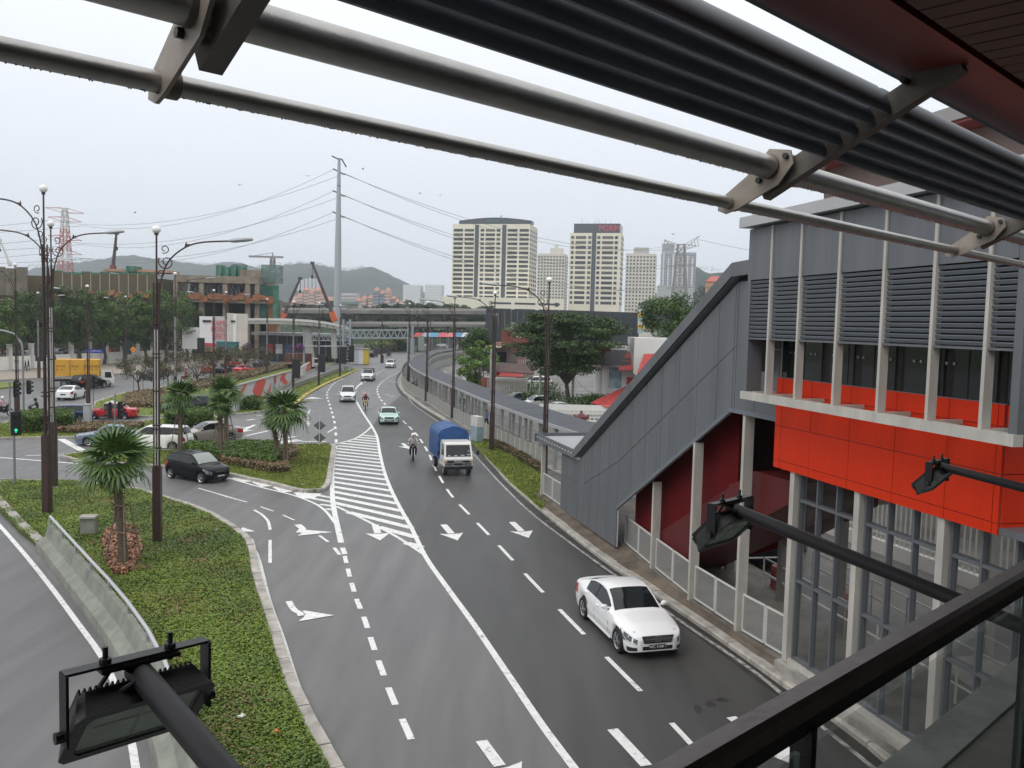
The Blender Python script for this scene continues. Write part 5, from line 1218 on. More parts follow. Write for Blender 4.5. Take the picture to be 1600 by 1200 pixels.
rider_on(4, 650, math.radians(20), 'dark motorcycle at the left edge by the signal poles', 'person in a pinkish shirt and white helmet riding at the left edge', ('moto_dark', (.02, .02, .03)), pmat('c', (0.50, 0.34, 0.36), (0.02, 0.02, 0.03), (0.6, 0.6, .6), .85, 1.40), HELM)
rider_on(56, 653, math.radians(200), 'motorcycle half hidden behind the clipped hedge', 'person in black with a dark helmet riding behind the clipped hedge', ('moto_grey', (.05, .05, .055)), pmat('d', (0.02, 0.022, 0.03), (0.02, 0.02, 0.02), (0.02, 0.02, .02), .85, 1.40), BLK)
rider_on(291, 597, math.radians(60), 'red motorcycle seen from behind beyond the palms', 'person in dark red riding away beyond the palms', ('moto_red', (.3, .03, .03)), pmat('e', (0.22, 0.06, 0.05), (0.03, 0.03, 0.03), (0.2, 0.05, .05), .85, 1.40), M('helmet_red', (.3, .05, .05), .3))
rider_on(607, 558, math.radians(225), 'motorcycle far out on the road below the sign gantry', 'person in black riding far out below the sign gantry', ('moto_far', (.03, .03, .03)), pmat('f', (0.03, 0.03, 0.035), (0.03, 0.03, 0.03), (0.03, 0.03, .03), .85, 1.40), BLK)
def walker(px, py, rz, lb, mat, z=.14): return put(stand(lb, mat), G(px, py, z), math.radians(rz))
walker(760, 671, 140, 'person in a light blue shirt and dark trousers walking in the covered walkway', pmat('g', (0.22, 0.30, 0.45), (0.015, 0.017, 0.025), (.01, .01, .01)))
walker(651, 612, -60, 'person in a grey top at the bend of the covered walkway', pmat('h', (0.16, 0.16, 0.17), (0.04, 0.04, 0.05), (.01, .01, .01)))
walker(645, 608, -60, 'person in a pale top beside the one in grey at the walkway bend', pmat('i', (0.42, 0.38, 0.36), (0.05, 0.05, 0.05), (.01, .01, .01)))
walker(722, 645, 100, 'person in dark clothes farther along the covered walkway', pmat('j', (0.02, 0.02, 0.024), (0.02, 0.02, 0.024), (.01, .01, .01)))
walker(40, 581, 190, 'person in dark clothes walking along the white wall, on the left', pmat('k', (0.02, 0.02, 0.03), (0.02, 0.02, 0.03), (.01, .01, .01)))
walker(44.5, 579, 190, 'person in dark clothes walking along the white wall, on the right', pmat('l', (0.03, 0.03, 0.035), (0.012, 0.012, 0.014), (.01, .01, .01)))
walker(577, 551, 180, 'person in a white top standing near the far planted wall', pmat('m', (0.6, 0.6, 0.6), (0.1, 0.1, 0.1), (.01, .01, .01)))
# ================================================================ concrete barrier and small things on the near island
BARR = M('barrier_concrete', (0.185, 0.195, 0.165), 0.8, var=0.28, vs=1.3, bump=0.25, bs=25)
bp_ = [Vector(p) for p in Gs([(57, 859), (120, 944), (160, 998), (205, 1078), (230, 1150), (252, 1240), (268, 1330)])]
bp_ = resample(smooth(bp_, 5), 2.4)
ba = T('concrete_barrier', 'sloped concrete road barrier with a tube rail along the left edge of the near island', 'barrier', tuple(bp_[2]))
prof = [(0, .0), (.02, .28), (.30, .50), (.40, .92), (.56, .92), (.62, .0)]
for i in range(len(bp_) - 1):
    a, b = bp_[i], bp_[i + 1]; g = (b - a) * .002; P0 = []; P1 = []
    oa = {d: offset(bp_, -d)[i] for d, _ in prof}; ob_ = {d: offset(bp_, -d)[i + 1] for d, _ in prof}
    A = [oa[d] + g + Vector((0, 0, z)) for d, z in prof]; B = [ob_[d] - g + Vector((0, 0, z)) for d, z in prof]; n = len(prof)
    MB().add(A + B, [tuple(range(n)), tuple(range(2 * n - 1, n - 1, -1))] + [(i2, n + i2, n + (i2 + 1) % n, (i2 + 1) % n) for i2 in range(n)]).ob('barrier_segment', BARR, ba)
rl = offset(bp_, -.48)
MB().tube([p + Vector((0, 0, 1.22)) for p in rl], .052, 12).ob('rail', M('galv_tube', (0.50, 0.51, 0.52), .35, .6), ba, smooth=True)
for p in rl:
    MB().box((p.x, p.y, 1.06), (.05, .12, .30)).box((p.x, p.y, .93), (.12, .16, .02)).ob('rail_post', GALV, ba)
bx = T('concrete_box', 'small grey concrete service box with a flat lid on the near island', 'service box', G(135, 838, .13))
piece('box_body', (.52, .42, .70), Vector(G(135, 838, .13)) + Vector((0, .2, .35)), CONCG, bx, rz=.15); piece('box_lid', (.62, .52, .08), Vector(G(135, 838, .13)) + Vector((0, .2, .75)), CONC, bx, rz=.15)
pb = T('control_box', 'tall pale grey control box among the hedges of the far median', 'control box', G(135, 668, .13))
piece('box_body', (.48, .42, 1.75), Vector(G(135, 668, .13)) + Vector((0, .2, .88)), M('box_grey', (0.36, 0.37, 0.38), .5), pb); piece('box_lid', (.56, .5, .07), Vector(G(135, 668, .13)) + Vector((0, .2, 1.79)), M('box_grey', (0.36, 0.37, 0.38), .5), pb)
for px, py, nm, lb, cl in ((434, 1142, 'dry_leaf', 'orange dry leaf lying on the ground cover', (0.55, 0.20, 0.06)), (376, 1119, 'litter', 'scrap of white litter on the ground cover near the bottom', (.6, .6, .55)), (338, 828, 'litter', 'white scrap at the right rim of the near island', (.62, .62, .6)), (473, 757, 'litter', 'crumpled white paper on the grass island', (.65, .65, .63))):
    g = Vector(G(px, py, .30 if py > 900 else .2)); m = MB()
    for k in range(5): a = random.uniform(0, 6.28); m.add([g + Vector((random.uniform(-.1, .1), random.uniform(-.1, .1), random.uniform(-.02, .05))) for _ in range(4)], [(0, 1, 2, 3)])
    tag(m.ob(nm, M(nm + '_col' + str(py), cl, .7)), lb, 'leaf' if nm == 'dry_leaf' else 'litter')

# ================================================================ palms
PALM = leafmat('palm_leaf', (0.020, 0.056, 0.012), (0.105, 0.185, 0.030), 1.0, 0.35)
TRUNK = M('palm_trunk', (0.11, 0.085, 0.06), 0.9, var=0.45, vs=9, bump=0.8, bs=16, stretch=(1, 1, 4))
STAKE = M('stake_wood', (0.17, 0.125, 0.09), 0.85, var=0.3, vs=8)
def frond_mesh(seed, pet=.62, R=.95, droop=.34):
    rr = random.Random(seed); m = MB(); m.tube([(0, 0, 0), (pet * .5, 0, .03), (pet, 0, 0)], [.016, .011, .008], 5)
    n = 15
    for k in range(n):
        a = math.radians(-118 + 236 * k / (n - 1)); L = R * (1 - .28 * abs(a) / 2.1) * rr.uniform(.9, 1.05); c, s = math.cos(a), math.sin(a); w = .062
        pts = []
        for f, wd in ((.04, .35), (.45, 1.0), (.75, .7), (1.0, .04)):
            d = -droop * L * max(0, f - .35) ** 1.7 * rr.uniform(.85, 1.25) * 2.0; x = pet + c * L * f; y = s * L * f; z = d + .10 * abs(s) * f
            pts.append(((x + s * w * wd, y - c * w * wd, z - .012), (x, y, z + .012), (x - s * w * wd, y + c * w * wd, z - .012)))
        o = len(m.v)
        for p in pts: m.v += [tuple(q) for q in p]
        for i in range(3):
            for j in range(2): m.f.append((o + 3 * i + j, o + 3 * i + j + 1, o + 3 * i + j + 4, o + 3 * i + j + 3))
    return m.mesh('frond', PALM)
FRONDS = [frond_mesh(s, droop=d) for s, d in ((1, .25), (2, .4), (3, .55), (4, .32))]
DEADF = FRONDS[2].copy(); DEADF.materials.clear(); DEADF.materials.append(leafmat('dead_palm_leaf', (.10, .06, .03), (.25, .17, .09), 2))
def palm(px, py, cy, rpx, label, stakes=True, n=24, lean=0.0, group='fan palms on the planted islands'):
    g = Vector(G(px, py, .13)); c = Vector(D(px + lean, cy, g.y)); r = T('fan_palm', label, 'palm', tuple(g), 0, group)
    sc = rpx / 1350 * g.y / 1.45
    MB().tube([g - Vector((0, 0, .1)), g.lerp(c, .3) + Vector((.03, 0, 0)), g.lerp(c, .7), c - Vector((0, 0, .12))], [.19, .15, .13, .15], 10).ob('trunk', TRUNK, r, smooth=True)
    h = MB()
    for k in range(60):
        a = random.uniform(0, 6.28); z = random.uniform(.5, 1.0); p = g.lerp(c, z); d = Vector((math.cos(a), math.sin(a), 0)); h.beam(p + d * .12, p + d * random.uniform(.2, .3) + Vector((0, 0, random.uniform(-.15, .12))), .05, .02)
    h.ob('leaf_bases', M('leaf_base', (0.085, 0.055, 0.035), .9), r, kind='stuff')
    for k in range(n):
        t = (k + .5) / n; el = math.radians(lerp(82, -42, t ** .8)) + random.uniform(-.15, .15); az = k * 2.399 + random.uniform(-.3, .3)
        mw = Matrix.Translation(c) @ Matrix.Rotation(az, 4, 'Z') @ Matrix.Rotation(-el, 4, 'Y') @ Matrix.Rotation(random.uniform(-.5, .5), 4, 'X') @ Matrix.Scale(sc * random.uniform(.85, 1.08), 4)
        inst('frond', FRONDS[0 if t < .3 else 3 if t < .5 else 1 if t < .75 else 2], mw, r)
    for k in range(4 if rpx > 40 else 2):
        mw = Matrix.Translation(c - Vector((0, 0, .1))) @ Matrix.Rotation(k * 1.7 + .4, 4, 'Z') @ Matrix.Rotation(math.radians(68), 4, 'Y') @ Matrix.Scale(sc * .7, 4)
        inst('dead_frond', DEADF, mw, r)
    if stakes:
        q = MB(); hh = (c.z - g.z) * .62
        for k in range(4):
            a = k * math.pi / 2 + .5; d = Vector((math.cos(a), math.sin(a), 0)); q.tube([g + d * .62, g + d * .20 + Vector((0, 0, hh))], .028, 6)
        for zz, rd in ((hh * .55, .40), (hh * .95, .24)):
            pts = [g + Vector((math.cos(k * math.pi / 2 + .5) * rd, math.sin(k * math.pi / 2 + .5) * rd, zz)) for k in range(4)]
            for k in range(4): q.tube([pts[k], pts[(k + 1) % 4]], .024, 5)
        q.ob('support_stakes', STAKE, r)
palm(193, 884, 722, 64, 'biggest fan palm with staked trunk on the near planted island', lean=-13)
palm(281, 704, 618, 33, 'leftmost fan palm on the grass island, by the white people carrier', lean=1)
palm(343, 716, 634, 26, 'small staked fan palm in front of its taller neighbour on the grass island', lean=2, n=20)
palm(354, 692, 614, 33, 'fan palm with a thick pale trunk behind the small staked palm', lean=-2)
palm(446, 726, 641, 43, 'full fan palm at the front of the grass island beside the flowering shrubs', lean=-1)
palm(436, 721, 655, 24, 'slimmer fan palm touching the full one on the grass island', stakes=False, n=16, lean=-10)
mp_ = Gs([(165, 832), (185, 822), (205, 824), (218, 840), (222, 860), (212, 885), (196, 902), (178, 902), (165, 880), (160, 850)], .14)
link('fallen_leaves', leaf_mesh('fallen_leaves', scatter([p for p in mp_], 3200, .2) + RNG.random((3200, 3)) * [0, 0, .12], .075, MULCH, up=.3, asp=.55), kind='stuff')

# ================================================================ hedges and flower beds
def shrub(name, label, cat, px, h, n, size, mat, core=None, boxy=True, group=None):
    P = [Vector(p) for p in Gs(px, .12)]; c = sum(P, Vector()) / len(P); r = T(name, label, cat, tuple(c), 0, group)
    Q = [c + (p - c) * .9 for p in P]
    MB().prism([(p.x, p.y) for p in Q], .1, .12 + h * .8).ob('branches', core or M('hedge_core', (0.018, 0.03, 0.008), .95, var=.4, vs=6), r)
    pt = scatter(P, n, .12); hh = h * (1 + .12 * np.sin(pt[:, 0] * 3.1) * np.cos(pt[:, 1] * 2.3) + RNG.normal(size=n) * .05)
    k = RNG.random(n); edge = scatter(P, n // 2, .12)
    pt[:, 2] = .12 + hh * (.86 + .16 * k)
    # sides
    m_ = len(edge); idx = RNG.integers(0, len(P), m_); t = RNG.random(m_)
    A = np.array([tuple(P[i]) for i in range(len(P))]); e0 = A[idx] * (1 - t[:, None]) + A[(idx + 1) % len(P)] * t[:, None]; e0[:, :2] += RNG.normal(size=(m_, 2)) * size * .9; e0[:, 2] = .12 + RNG.random(m_) * h
    link('leaves', leaf_mesh('leaves', np.concatenate([pt, e0]), size, mat, up=.12, asp=.55), r); return r
shrub('hedge', 'clipped box hedge in front of the blue estate car', 'hedge', [(30, 678), (113, 673), (113, 664), (33, 667)], 1.25, 9000, .07, HEDGE)
shrub('hedge', 'clipped box hedge behind the grey-brown saloon', 'hedge', [(258, 672), (332, 667), (331, 660), (262, 663)], 1.25, 8000, .07, HEDGE)
shrub('hedge', 'loose green hedge along the middle of the grass island', 'hedge', [(346, 722), (425, 733), (436, 722), (434, 701), (300, 703), (288, 708)], .62, 15000, .07, HEDGE, boxy=False)
shrub('flower_bed', 'pinkish flowering shrubs along the front of the grass island', 'flower bed', [(342, 722), (376, 730), (420, 739), (450, 739), (450, 730), (424, 731), (380, 724), (350, 716)], .42, 5200, .06, FLOWER)
shrub('flower_bed', 'orange flowering shrubs behind the fullest fan palm', 'flower bed', [(448, 722), (462, 716), (464, 704), (452, 702)], .42, 1600, .06, FLOWER)
shrub('flower_bed', 'pinkish flowering shrubs beside the tall control box', 'flower bed', [(90, 676), (128, 678), (160, 674), (200, 672), (225, 667), (160, 665), (100, 668)], .40, 5000, .08, FLOWER)
shrub('flower_bed', 'low brownish shrubs at the rounded end of the tree median', 'flower bed', [(192, 636), (240, 637), (258, 632), (256, 612), (215, 616), (195, 623)], .45, 5500, .10, FLOWER)
shrub('flower_bed', 'long brownish shrub band under the median trees', 'flower bed', [(300, 611), (350, 600), (400, 588), (470, 569), (466, 566), (400, 580), (340, 592), (290, 604)], .5, 8000, .12, FLOWER)
shrub('hedge', 'green bushes at the foot of the red and white painted wall', 'hedge', [(368, 640), (408, 641), (410, 634), (378, 630)], .9, 3500, .09, HEDGE)
shrub('hedge', 'dark low plants behind the grey ramp block', 'hedge', [(250, 646), (330, 644), (340, 640), (255, 640)], .5, 2500, .1, HEDGE)
shrub('plant_strip', 'straggling reddish plants along the foot of the panel fence', 'plants', [(774, 693), (800, 703), (845, 731), (849, 740), (835, 736), (795, 710), (770, 699)], .35, 2600, .06, leafmat('verge_plant', (0.03, 0.06, 0.012), (0.20, 0.11, 0.06), 1.2))

# ================================================================ trees
BARK = M('bark', (0.085, 0.068, 0.052), .9, var=.3, vs=4, bump=.5, bs=12)
LEAFA = leafmat('leaf_dark', (0.016, 0.040, 0.008), (0.080, 0.150, 0.025), .45)
LEAFB = leafmat('leaf_mid', (0.026, 0.062, 0.010), (0.125, 0.205, 0.03), .5)
LEAFC = leafmat('leaf_bronze', (0.035, 0.04, 0.014), (0.125, 0.105, 0.045), .9)
LEAFL = leafmat('leaf_light', (0.04, 0.10, 0.012), (0.18, 0.31, 0.04), .8)
LEAFR = leafmat('leaf_rain', (0.010, 0.028, 0.006), (0.060, 0.112, 0.020), .5)
def tree(g, h, cr, cz, n, size, mat, label, name='tree', flat=.75, blobs=26, layered=False, group=None, br=.28, trunk=True):
    g = Vector(g); r = T(name, label, 'tree', tuple(g), 0, group); rr = random.Random(len(label) + int(abs(g.x) * 7))
    cx = Vector((g.x, g.y, cz)); hv = (h - cz) if not layered else (h - cz); P = []; C = []
    for k in range(blobs):
        while True:
            v = Vector((rr.uniform(-1, 1), rr.uniform(-1, 1), rr.uniform(-1, 1)))
            if .35 < v.length < 1: break
        if layered:
            z = rr.uniform(-.85, .85); q = math.sqrt(max(.05, 1 - (max(z, 0)) ** 2)) * rr.uniform(.35, 1); a = rr.uniform(0, 6.28); q *= 1 if z > -.25 else .55; v = Vector((q * math.cos(a), q * math.sin(a), z + rr.uniform(-.08, .08)))
        c = cx + Vector((v.x * cr, v.y * cr, v.z * hv)); C.append(c); m = n // blobs; s = cr * br * rr.uniform(.7, 1.25)
        q = RNG.normal(size=(m, 3)); q /= np.linalg.norm(q, axis=1)[:, None]; q *= (RNG.random(m) ** .45)[:, None]; q *= [s * (1.35 if layered else 1), s * (1.35 if layered else 1), s * (.30 if layered else flat)]; P.append(q + np.array(c))
    if trunk:
        t = MB(); fk = Vector((g.x, g.y, g.z + max(.6, (cz - hv - g.z) * .8))); tr = max(.05, h * .022)
        t.tube([g - Vector((0, 0, .2)), g.lerp(fk, .5) + Vector((.02 * h, 0, 0)), fk], [tr * 1.25, tr, tr * .85], 8); t.ob('trunk', BARK, r, smooth=True)
        l = MB()
        for c in C[::2]: l.tube([fk, fk.lerp(c, .5) + Vector((rr.uniform(-.1, .1) * cr, rr.uniform(-.1, .1) * cr, .08 * h)), c], [tr * .55, tr * .3, tr * .1], 5, False)
        l.ob('limbs', BARK, r, smooth=True)
    link('crown', leaf_mesh('crown', np.concatenate(P), size, mat, up=.1, asp=.5), r); return r
for px, by, top, w, mt, lb in [(-8, 566, 470, 40, LEAFB, 'leafy tree at the left edge behind the white wall, with yellowish leaves'), (32, 566, 458, 40, LEAFA, 'dark tree behind the white wall, second from the left edge'), (72, 564, 449, 38, LEAFA, 'dark tree behind the tallest street lamp'), (112, 562, 447, 36, LEAFA, 'dark tree just right of the tallest street lamps, behind the white wall'),
                               (150, 560, 462, 34, LEAFB, 'round green tree behind the lamp in front of the yellow lorry'), (186, 558, 463, 34, LEAFB, 'round green tree with bare lower limbs, above the blue street sign'), (222, 556, 458, 36, LEAFA, 'broad green tree left of the one-armed street lamp'), (258, 555, 452, 38, LEAFB, 'broad green tree directly behind the one-armed street lamp'), (278, 555, 466, 22, LEAFA, 'green tree at the right end of the row, before the white hoarding')]:
    g = G(px, by, .1); wy = 124 + max(0, px) * .125 + 6; k = wy / g[1]; g = (g[0] * k, wy + random.uniform(0, 5), .1); t = D(px, top, g[1])[2]; R = w / 1350 * g[1] * 1.15; b = D(px, 538, g[1])[2]
    tree(g, t, R, (t + b) / 2, 9500, .18, mt, lb, group='trees behind the white wall', blobs=34)
for px, by, cy, rp, lb in [(216, 617, 579, 30, 'bronze-leaved young tree on two poles at the rounded median end'), (262, 608, 572, 26, 'bronze-leaved young tree just right of the one-armed lamp'), (308, 600, 572, 31, 'bronze-leaved young tree in the middle of the median'), (352, 592, 560, 24, 'bronze-leaved young tree before the purple-flowered plants'), (383, 582, 556, 22, 'bronze-leaved young tree above the bright red car'), (407, 577, 556, 18, 'bronze-leaved young tree nearest the painted wall'), (328, 596, 556, 22, 'bronze-leaved young tree set back behind the median row')]:
    g = Vector(G(px, by, .13)); c = D(px, cy, g.y)[2]; R = rp / 1350 * g.y
    t = tree(g, c + R * .75, R, c + .25, 2300, .10, LEAFC, lb, group='young staked trees on the median', blobs=20, br=.33)
    s = MB()
    for dx in (-.55, .55): s.tube([g + Vector((dx, 0, 0)), g + Vector((dx * .9, 0, c - .6))], .035, 5)
    s.ob('support_stakes', STAKE, t)
g = G(884, 648, .1); tree(g, D(884, 487, g[1])[2], 90 / 1350 * g[1], D(884, 538, g[1])[2], 52000, .12, LEAFR, 'big spreading dark rain tree behind the covered walkway', 'rain_tree', layered=True, blobs=150, br=.20)
g = G(741, 612, .1); tree(g, D(741, 532, g[1])[2], 34 / 1350 * g[1], D(741, 566, g[1])[2], 7000, .15, LEAFL, 'bright green feathery tree inside the walkway bend', blobs=30)
g = G(748, 598, .1); tree(g, D(748, 514, g[1])[2], 30 / 1350 * g[1], D(748, 536, g[1])[2], 6000, .17, LEAFA, 'dark tree just behind the bright feathery one', blobs=26)
g = (18.5, 96, .1); tree(g, D(1062, 462, 96)[2], 4.3, D(1062, 500, 96)[2], 12000, .16, LEAFA, 'dense green tree rising behind the stair roof', blobs=44)
g = (26.5, 104, .1); tree(g, D(1100, 458, 104)[2], 4.0, D(1100, 490, 104)[2], 8000, .16, LEAFB, 'green tree right behind the sloping stair roof', blobs=34)
g = G(706, 548, .1); tree((g[0] * 1.45, g[1] * 1.45, .1), D(706, 474, g[1] * 1.45)[2], 7.5, D(706, 484, g[1] * 1.45)[2], 5000, .4, LEAFA, 'dark tree before the left foot of the largest tower', blobs=26)

# ================================================================ signals, signs, signal boxes
SIGB = M('signal_black', (0.010, 0.010, 0.011), .5)
POLEG = M('pole_grey', (0.24, 0.25, 0.25), .45, .4)
GRN = M('green_lamp', (0.02, 0.85, 0.32), .4, emit=2.2)
LOFF = M('lens_off', (0.03, 0.02, 0.018), .25)
def sig_head(par, c, rz, lit=False, s=1.0):
    R = Matrix.Translation(c) @ Matrix.Rotation(rz, 4, 'Z') @ Matrix.Scale(s, 4)
    def tr(m): m.v = [tuple(R @ Vector(p)) for p in m.v]; return m
    h = tr(MB().box((0, 0, 0), (.22, .32, 1.05)).box((.0, 0, 0), (.03, .46, 1.2))).ob('signal_head', SIGB, par)
    for k, z in enumerate((.34, 0, -.34)):
        v = MB(); n = 10
        for i in range(n + 1):
            a = math.radians(-20 + 220 * i / n); v.v += [(.11, .135 * math.cos(a), z + .135 * math.sin(a)), (.36, .125 * math.cos(a), z + .02 + .125 * math.sin(a))]
        v.f = [(2 * i, 2 * i + 1, 2 * i + 3, 2 * i + 2) for i in range(n)]; tr(v).ob('visor', SIGB, h)
        if lit and k == 2:
            tr(MB().tube([(.11, 0, z), (.12, 0, z)], .12, 14)).ob('lens', LOFF, h)
            tr(MB().box((.13, 0, z - .02), (.015, .03, .16)).beam((.13, 0, z + .09), (.13, .075, z + .01), .03, .02).beam((.13, 0, z + .09), (.13, -.075, z + .01), .03, .02)).ob('arrow_lamp', GRN, h)
        else: tr(MB().tube([(.11, 0, z), (.125, 0, z)], .12, 14)).ob('lens', LOFF, h)
    return h
def signal(px, py, top, heads, label, r=.06, curve=None):
    g = Vector(G(px, py, .13)); zt2 = D(px, top, g.y)[2]; t = T('traffic_signal', label, 'traffic signal', tuple(g))
    MB().tube([g, Vector((g.x, g.y, zt2))] if not curve else [g] + [Vector(p) for p in curve(g)], r, 10).ob('pole', POLEG, t, smooth=True)
    for hx, hy, rz, lit in heads:
        c = Vector(D(hx, hy, g.y - (.15 if abs(math.sin(rz)) > .5 else 0))); sig_head(t, c, rz, lit)
    return t
signal(23, 758, 640, [(25, 662, math.radians(-62), True)], 'traffic signal showing a green arrow at the left edge of the near island')
signal(180, 690, 616, [(172, 641, math.radians(195), False), (188, 641, math.radians(-15), False)], 'two-headed traffic signal behind the biggest palm, heads back to back')
signal(16, 676, 597, [(25, 608, math.radians(-10), False)], 'single-headed traffic signal on a short pole at the left edge')
signal(146, 641, 584, [(145, 597, math.radians(60), False)], 'traffic signal seen from behind in front of the yellow lorry')
signal(37, 650, 560, [(45, 605, math.radians(-10), False)], 'traffic signal on a tall grey pole with an overhead bend at the left edge', .085, lambda g: [(g.x, g.y, 5.6), (g.x - .1, g.y, 6.3), (g.x - .7, g.y, 7.1), (g.x - 1.6, g.y, 7.35), (g.x - 5, g.y, 7.4)])
for px, py, D_, w, h, lb in [(62, 553, 118, 1.1, 2.0, 'dark sign box high on a lamp before the white wall'), (199, 543, 130, 1.1, 2.0, 'dark sign box on a lamp before the trees, above the yellow lorry'), (463, 576, 104, .9, 2.3, 'dark sign box on the lamp at the end of the painted wall'), (503, 568, 110, .85, 2.2, 'dark sign box on the lamp left of the gantry'), (536, 555, 122, .9, 2.4, 'dark sign box on the left of the gantry column'), (549, 553, 124, .8, 2.4, 'dark sign box on the right of the gantry column'), (597, 561, 165, .6, 1.5, 'small dark sign box on the far slender lamp'), (314, 540, 112, .9, 2.0, 'dark sign box left of the white hoarding')]:
    c = Vector(D(px, py, D_ - .5)); t = T('sign_box', lb, 'sign box', tuple(c)); piece('box_case', (w, .22, h), c, SIGB, t, rz=.1); piece('box_face', (w * .86, .02, h * .9), c + Vector((0, -.125, 0)), M('box_face', (.02, .02, .023), .25), t, rz=.1)
    MB().tube([c + Vector((0, .12, h * .3)), c + Vector((0, .5, h * .3))], .03, 5).ob('clamp', LBR, t)
# diamond markers on the grass island tip
dm = T('hazard_marker', 'pole with two dark diamond boards at the tip of the grass island', 'road sign', G(499, 697, .1)); g = Vector(G(499, 697, .1))
MB().tube([g, g + Vector((0, 0, 2.15))], .035, 8).ob('pole', M('cream_post', (.5, .47, .36), .5), dm)
for py in (665, 684):
    c = Vector(D(499.5, py, g.y + .04)); MB().extrude([c + Vector((.44, 0, 0)), c + Vector((0, 0, .36)), c + Vector((-.44, 0, 0)), c + Vector((0, 0, -.36))], (0, .02, 0)).ob('diamond_board', M('diamond_grey', (.10, .12, .115), .45, var=.25, vs=5), dm)
bs_ = T('street_sign', 'blue street name sign on a post before the white wall', 'street sign', G(155, 578, .1)); c = Vector(D(147, 548.5, 121)); piece('sign_board', (2.6, .06, .55), c, M('sign_blue', (.015, .03, .22), .4), bs_); text('sign_lettering', 'Stesen MRT Maluri', .27, WHT, facing(c + Vector((0, -.05, 0)), (0, -1, 0)), bs_, .004)
for px in (137, 156): a = Vector(D(px, 553, 121.1)); MB().tube([a, Vector((a.x, a.y, .1))], .05, 6).ob('post', GALV, bs_)
os_ = T('warning_sign', 'small orange diamond warning sign in front of the trees', 'road sign', G(208, 572, .1)); c = Vector(D(208, 546, 126)); MB().extrude([c + Vector((.45, 0, 0)), c + Vector((0, 0, .45)), c + Vector((-.45, 0, 0)), c + Vector((0, 0, -.45))], (0, .03, 0)).ob('board', M('sign_orange', (.75, .26, .02), .5), os_); MB().box(c + Vector((0, -.02, 0)), (.3, .02, .1)).ob('sign_symbol', BLK, os_); MB().tube([c + Vector((0, .06, 0)), Vector((c.x, c.y + .06, .1))], .05, 6).ob('post', GALV, os_)
# ================================================================ walls on the left
WWALL = M('white_wall', (0.86, 0.84, 0.77), .8, var=.06, vs=.5)
wp0 = Vector(G(-60, 583)); wp1 = Vector(G(300, 561)); wd = (wp1 - wp0)
ww = T('boundary_wall', 'long white boundary wall with square pillars in front of the trees', 'wall', tuple(wp0)); zt0 = 2.5
nb = 13
for i in range(nb):
    a = wp0 + wd * (i / nb); b = wp0 + wd * ((i + 1) / nb); MB().beam(a + Vector((0, 0, 1.05)), b + Vector((0, 0, 1.05)), .2, 2.1).ob('wall_panel', WWALL, ww)
    piece('pillar', (.62, .55, 3.9), a + Vector((0, -.05, 1.95)), M('pillar_white', (0.66, 0.65, 0.61), .75), ww); piece('pillar_cap', (.74, .66, .12), a + Vector((0, -.05, 3.96)), WWALL, ww)
    m = MB()
    for k in range(1, 12): q = a.lerp(b, k / 12); m.beam(q + Vector((0, 0, 2.1)), q + Vector((0, 0, 3.3)), .04, .04, (1, 0, 0))
    m.beam(a + Vector((0, 0, 3.2)), b + Vector((0, 0, 3.2)), .04, .05); m.ob('railing', BLK, ww)
for k, (px, cl) in enumerate([(28, (.05, .05, .06)), (60, (.3, .3, .31)), (92, (.25, .26, .27)), (118, (.05, .05, .06)), (180, (.35, .03, .03)), (232, (.5, .5, .5)), (255, (.06, .06, .07))]):
    g = G(px, 566); put(car('%s car parked behind the white wall, %s' % (['dark', 'grey', 'silver', 'black', 'red', 'white', 'charcoal'][k], ['near the left edge', 'left of the tall lamps', 'right of the tall lamps', 'left of the blue sign', 'right of the blue sign', 'right of the orange sign', 'behind the one-armed lamp'][k]), 'sedan', paint('lot_%d' % k, cl), detail=0), (g[0] * 1.06, g[1] * 1.06, .7), math.radians(20 + 30 * (k % 3)))
# mural wall of the underpass ramp
MUR = M('mural_grey', (0.50, 0.50, 0.50), .6, var=.08, vs=1); MR = M('mural_red', (0.60, 0.075, 0.045), .6); MG = M('mural_dark_grey', (0.26, 0.28, 0.29), .6)
m0 = Vector(G(366, 647)); m1 = Vector(G(470, 588)); md = (m1 - m0); mu = T('painted_wall', 'low ramp wall painted with red, white and grey shards', 'wall', tuple(m0))
def mh(t): return lerp(2.55, 1.25, t)
def MW(t, f, o=0.0): n = Vector((md.y, -md.x, 0)).normalized(); p = m0 + md * t - n * -o; return p + Vector((0, 0, mh(t) * f + .05))
MB().extrude([MW(0, 0), MW(1, 0), MW(1, 1), MW(0, 1)], Vector((-md.y, md.x, 0)).normalized() * .25).ob('wall_face', MUR, mu)
for mat, P in [(MR, [(.02, .55), (.10, .98), (.13, .98), (.06, .5)]), (MR, [(.18, .55), (.22, .90), (.27, .98), (.33, .95), (.35, .8), (.28, .05), (.24, .05)]), (MR, [(.36, .02), (.41, .02), (.425, .62)]), (MG, [(.46, .02), (.49, .02), (.49, .97), (.46, .97)]), (MR, [(.47, .4), (.475, .98), (.51, .98), (.50, .45)]),
               (MR, [(.56, .55), (.60, .97), (.68, .97), (.65, .55), (.72, .05), (.65, .05)]), (MG, [(.53, .05), (.56, .05), (.55, .5)]), (MG, [(.75, .03), (.78, .03), (.80, .6), (.84, .97), (.81, .97), (.78, .55)]), (MR, [(.88, .4), (.90, .97), (.95, .97), (.93, .35), (.90, .2)])]:
    MB().extrude([MW(t, f, .004) for t, f in P], Vector((md.y, -md.x, 0)).normalized() * .012).ob('painted_shard', mat, mu)
MB().beam(MW(0, 1), MW(1, 1), .36, .12).ob('coping', CONC, mu)
MB().prism([p[:2] for p in Gs([(408, 640), (440, 620), (448, 622), (425, 645)])], 0, .8).ob('ramp_block', CONCG, mu)
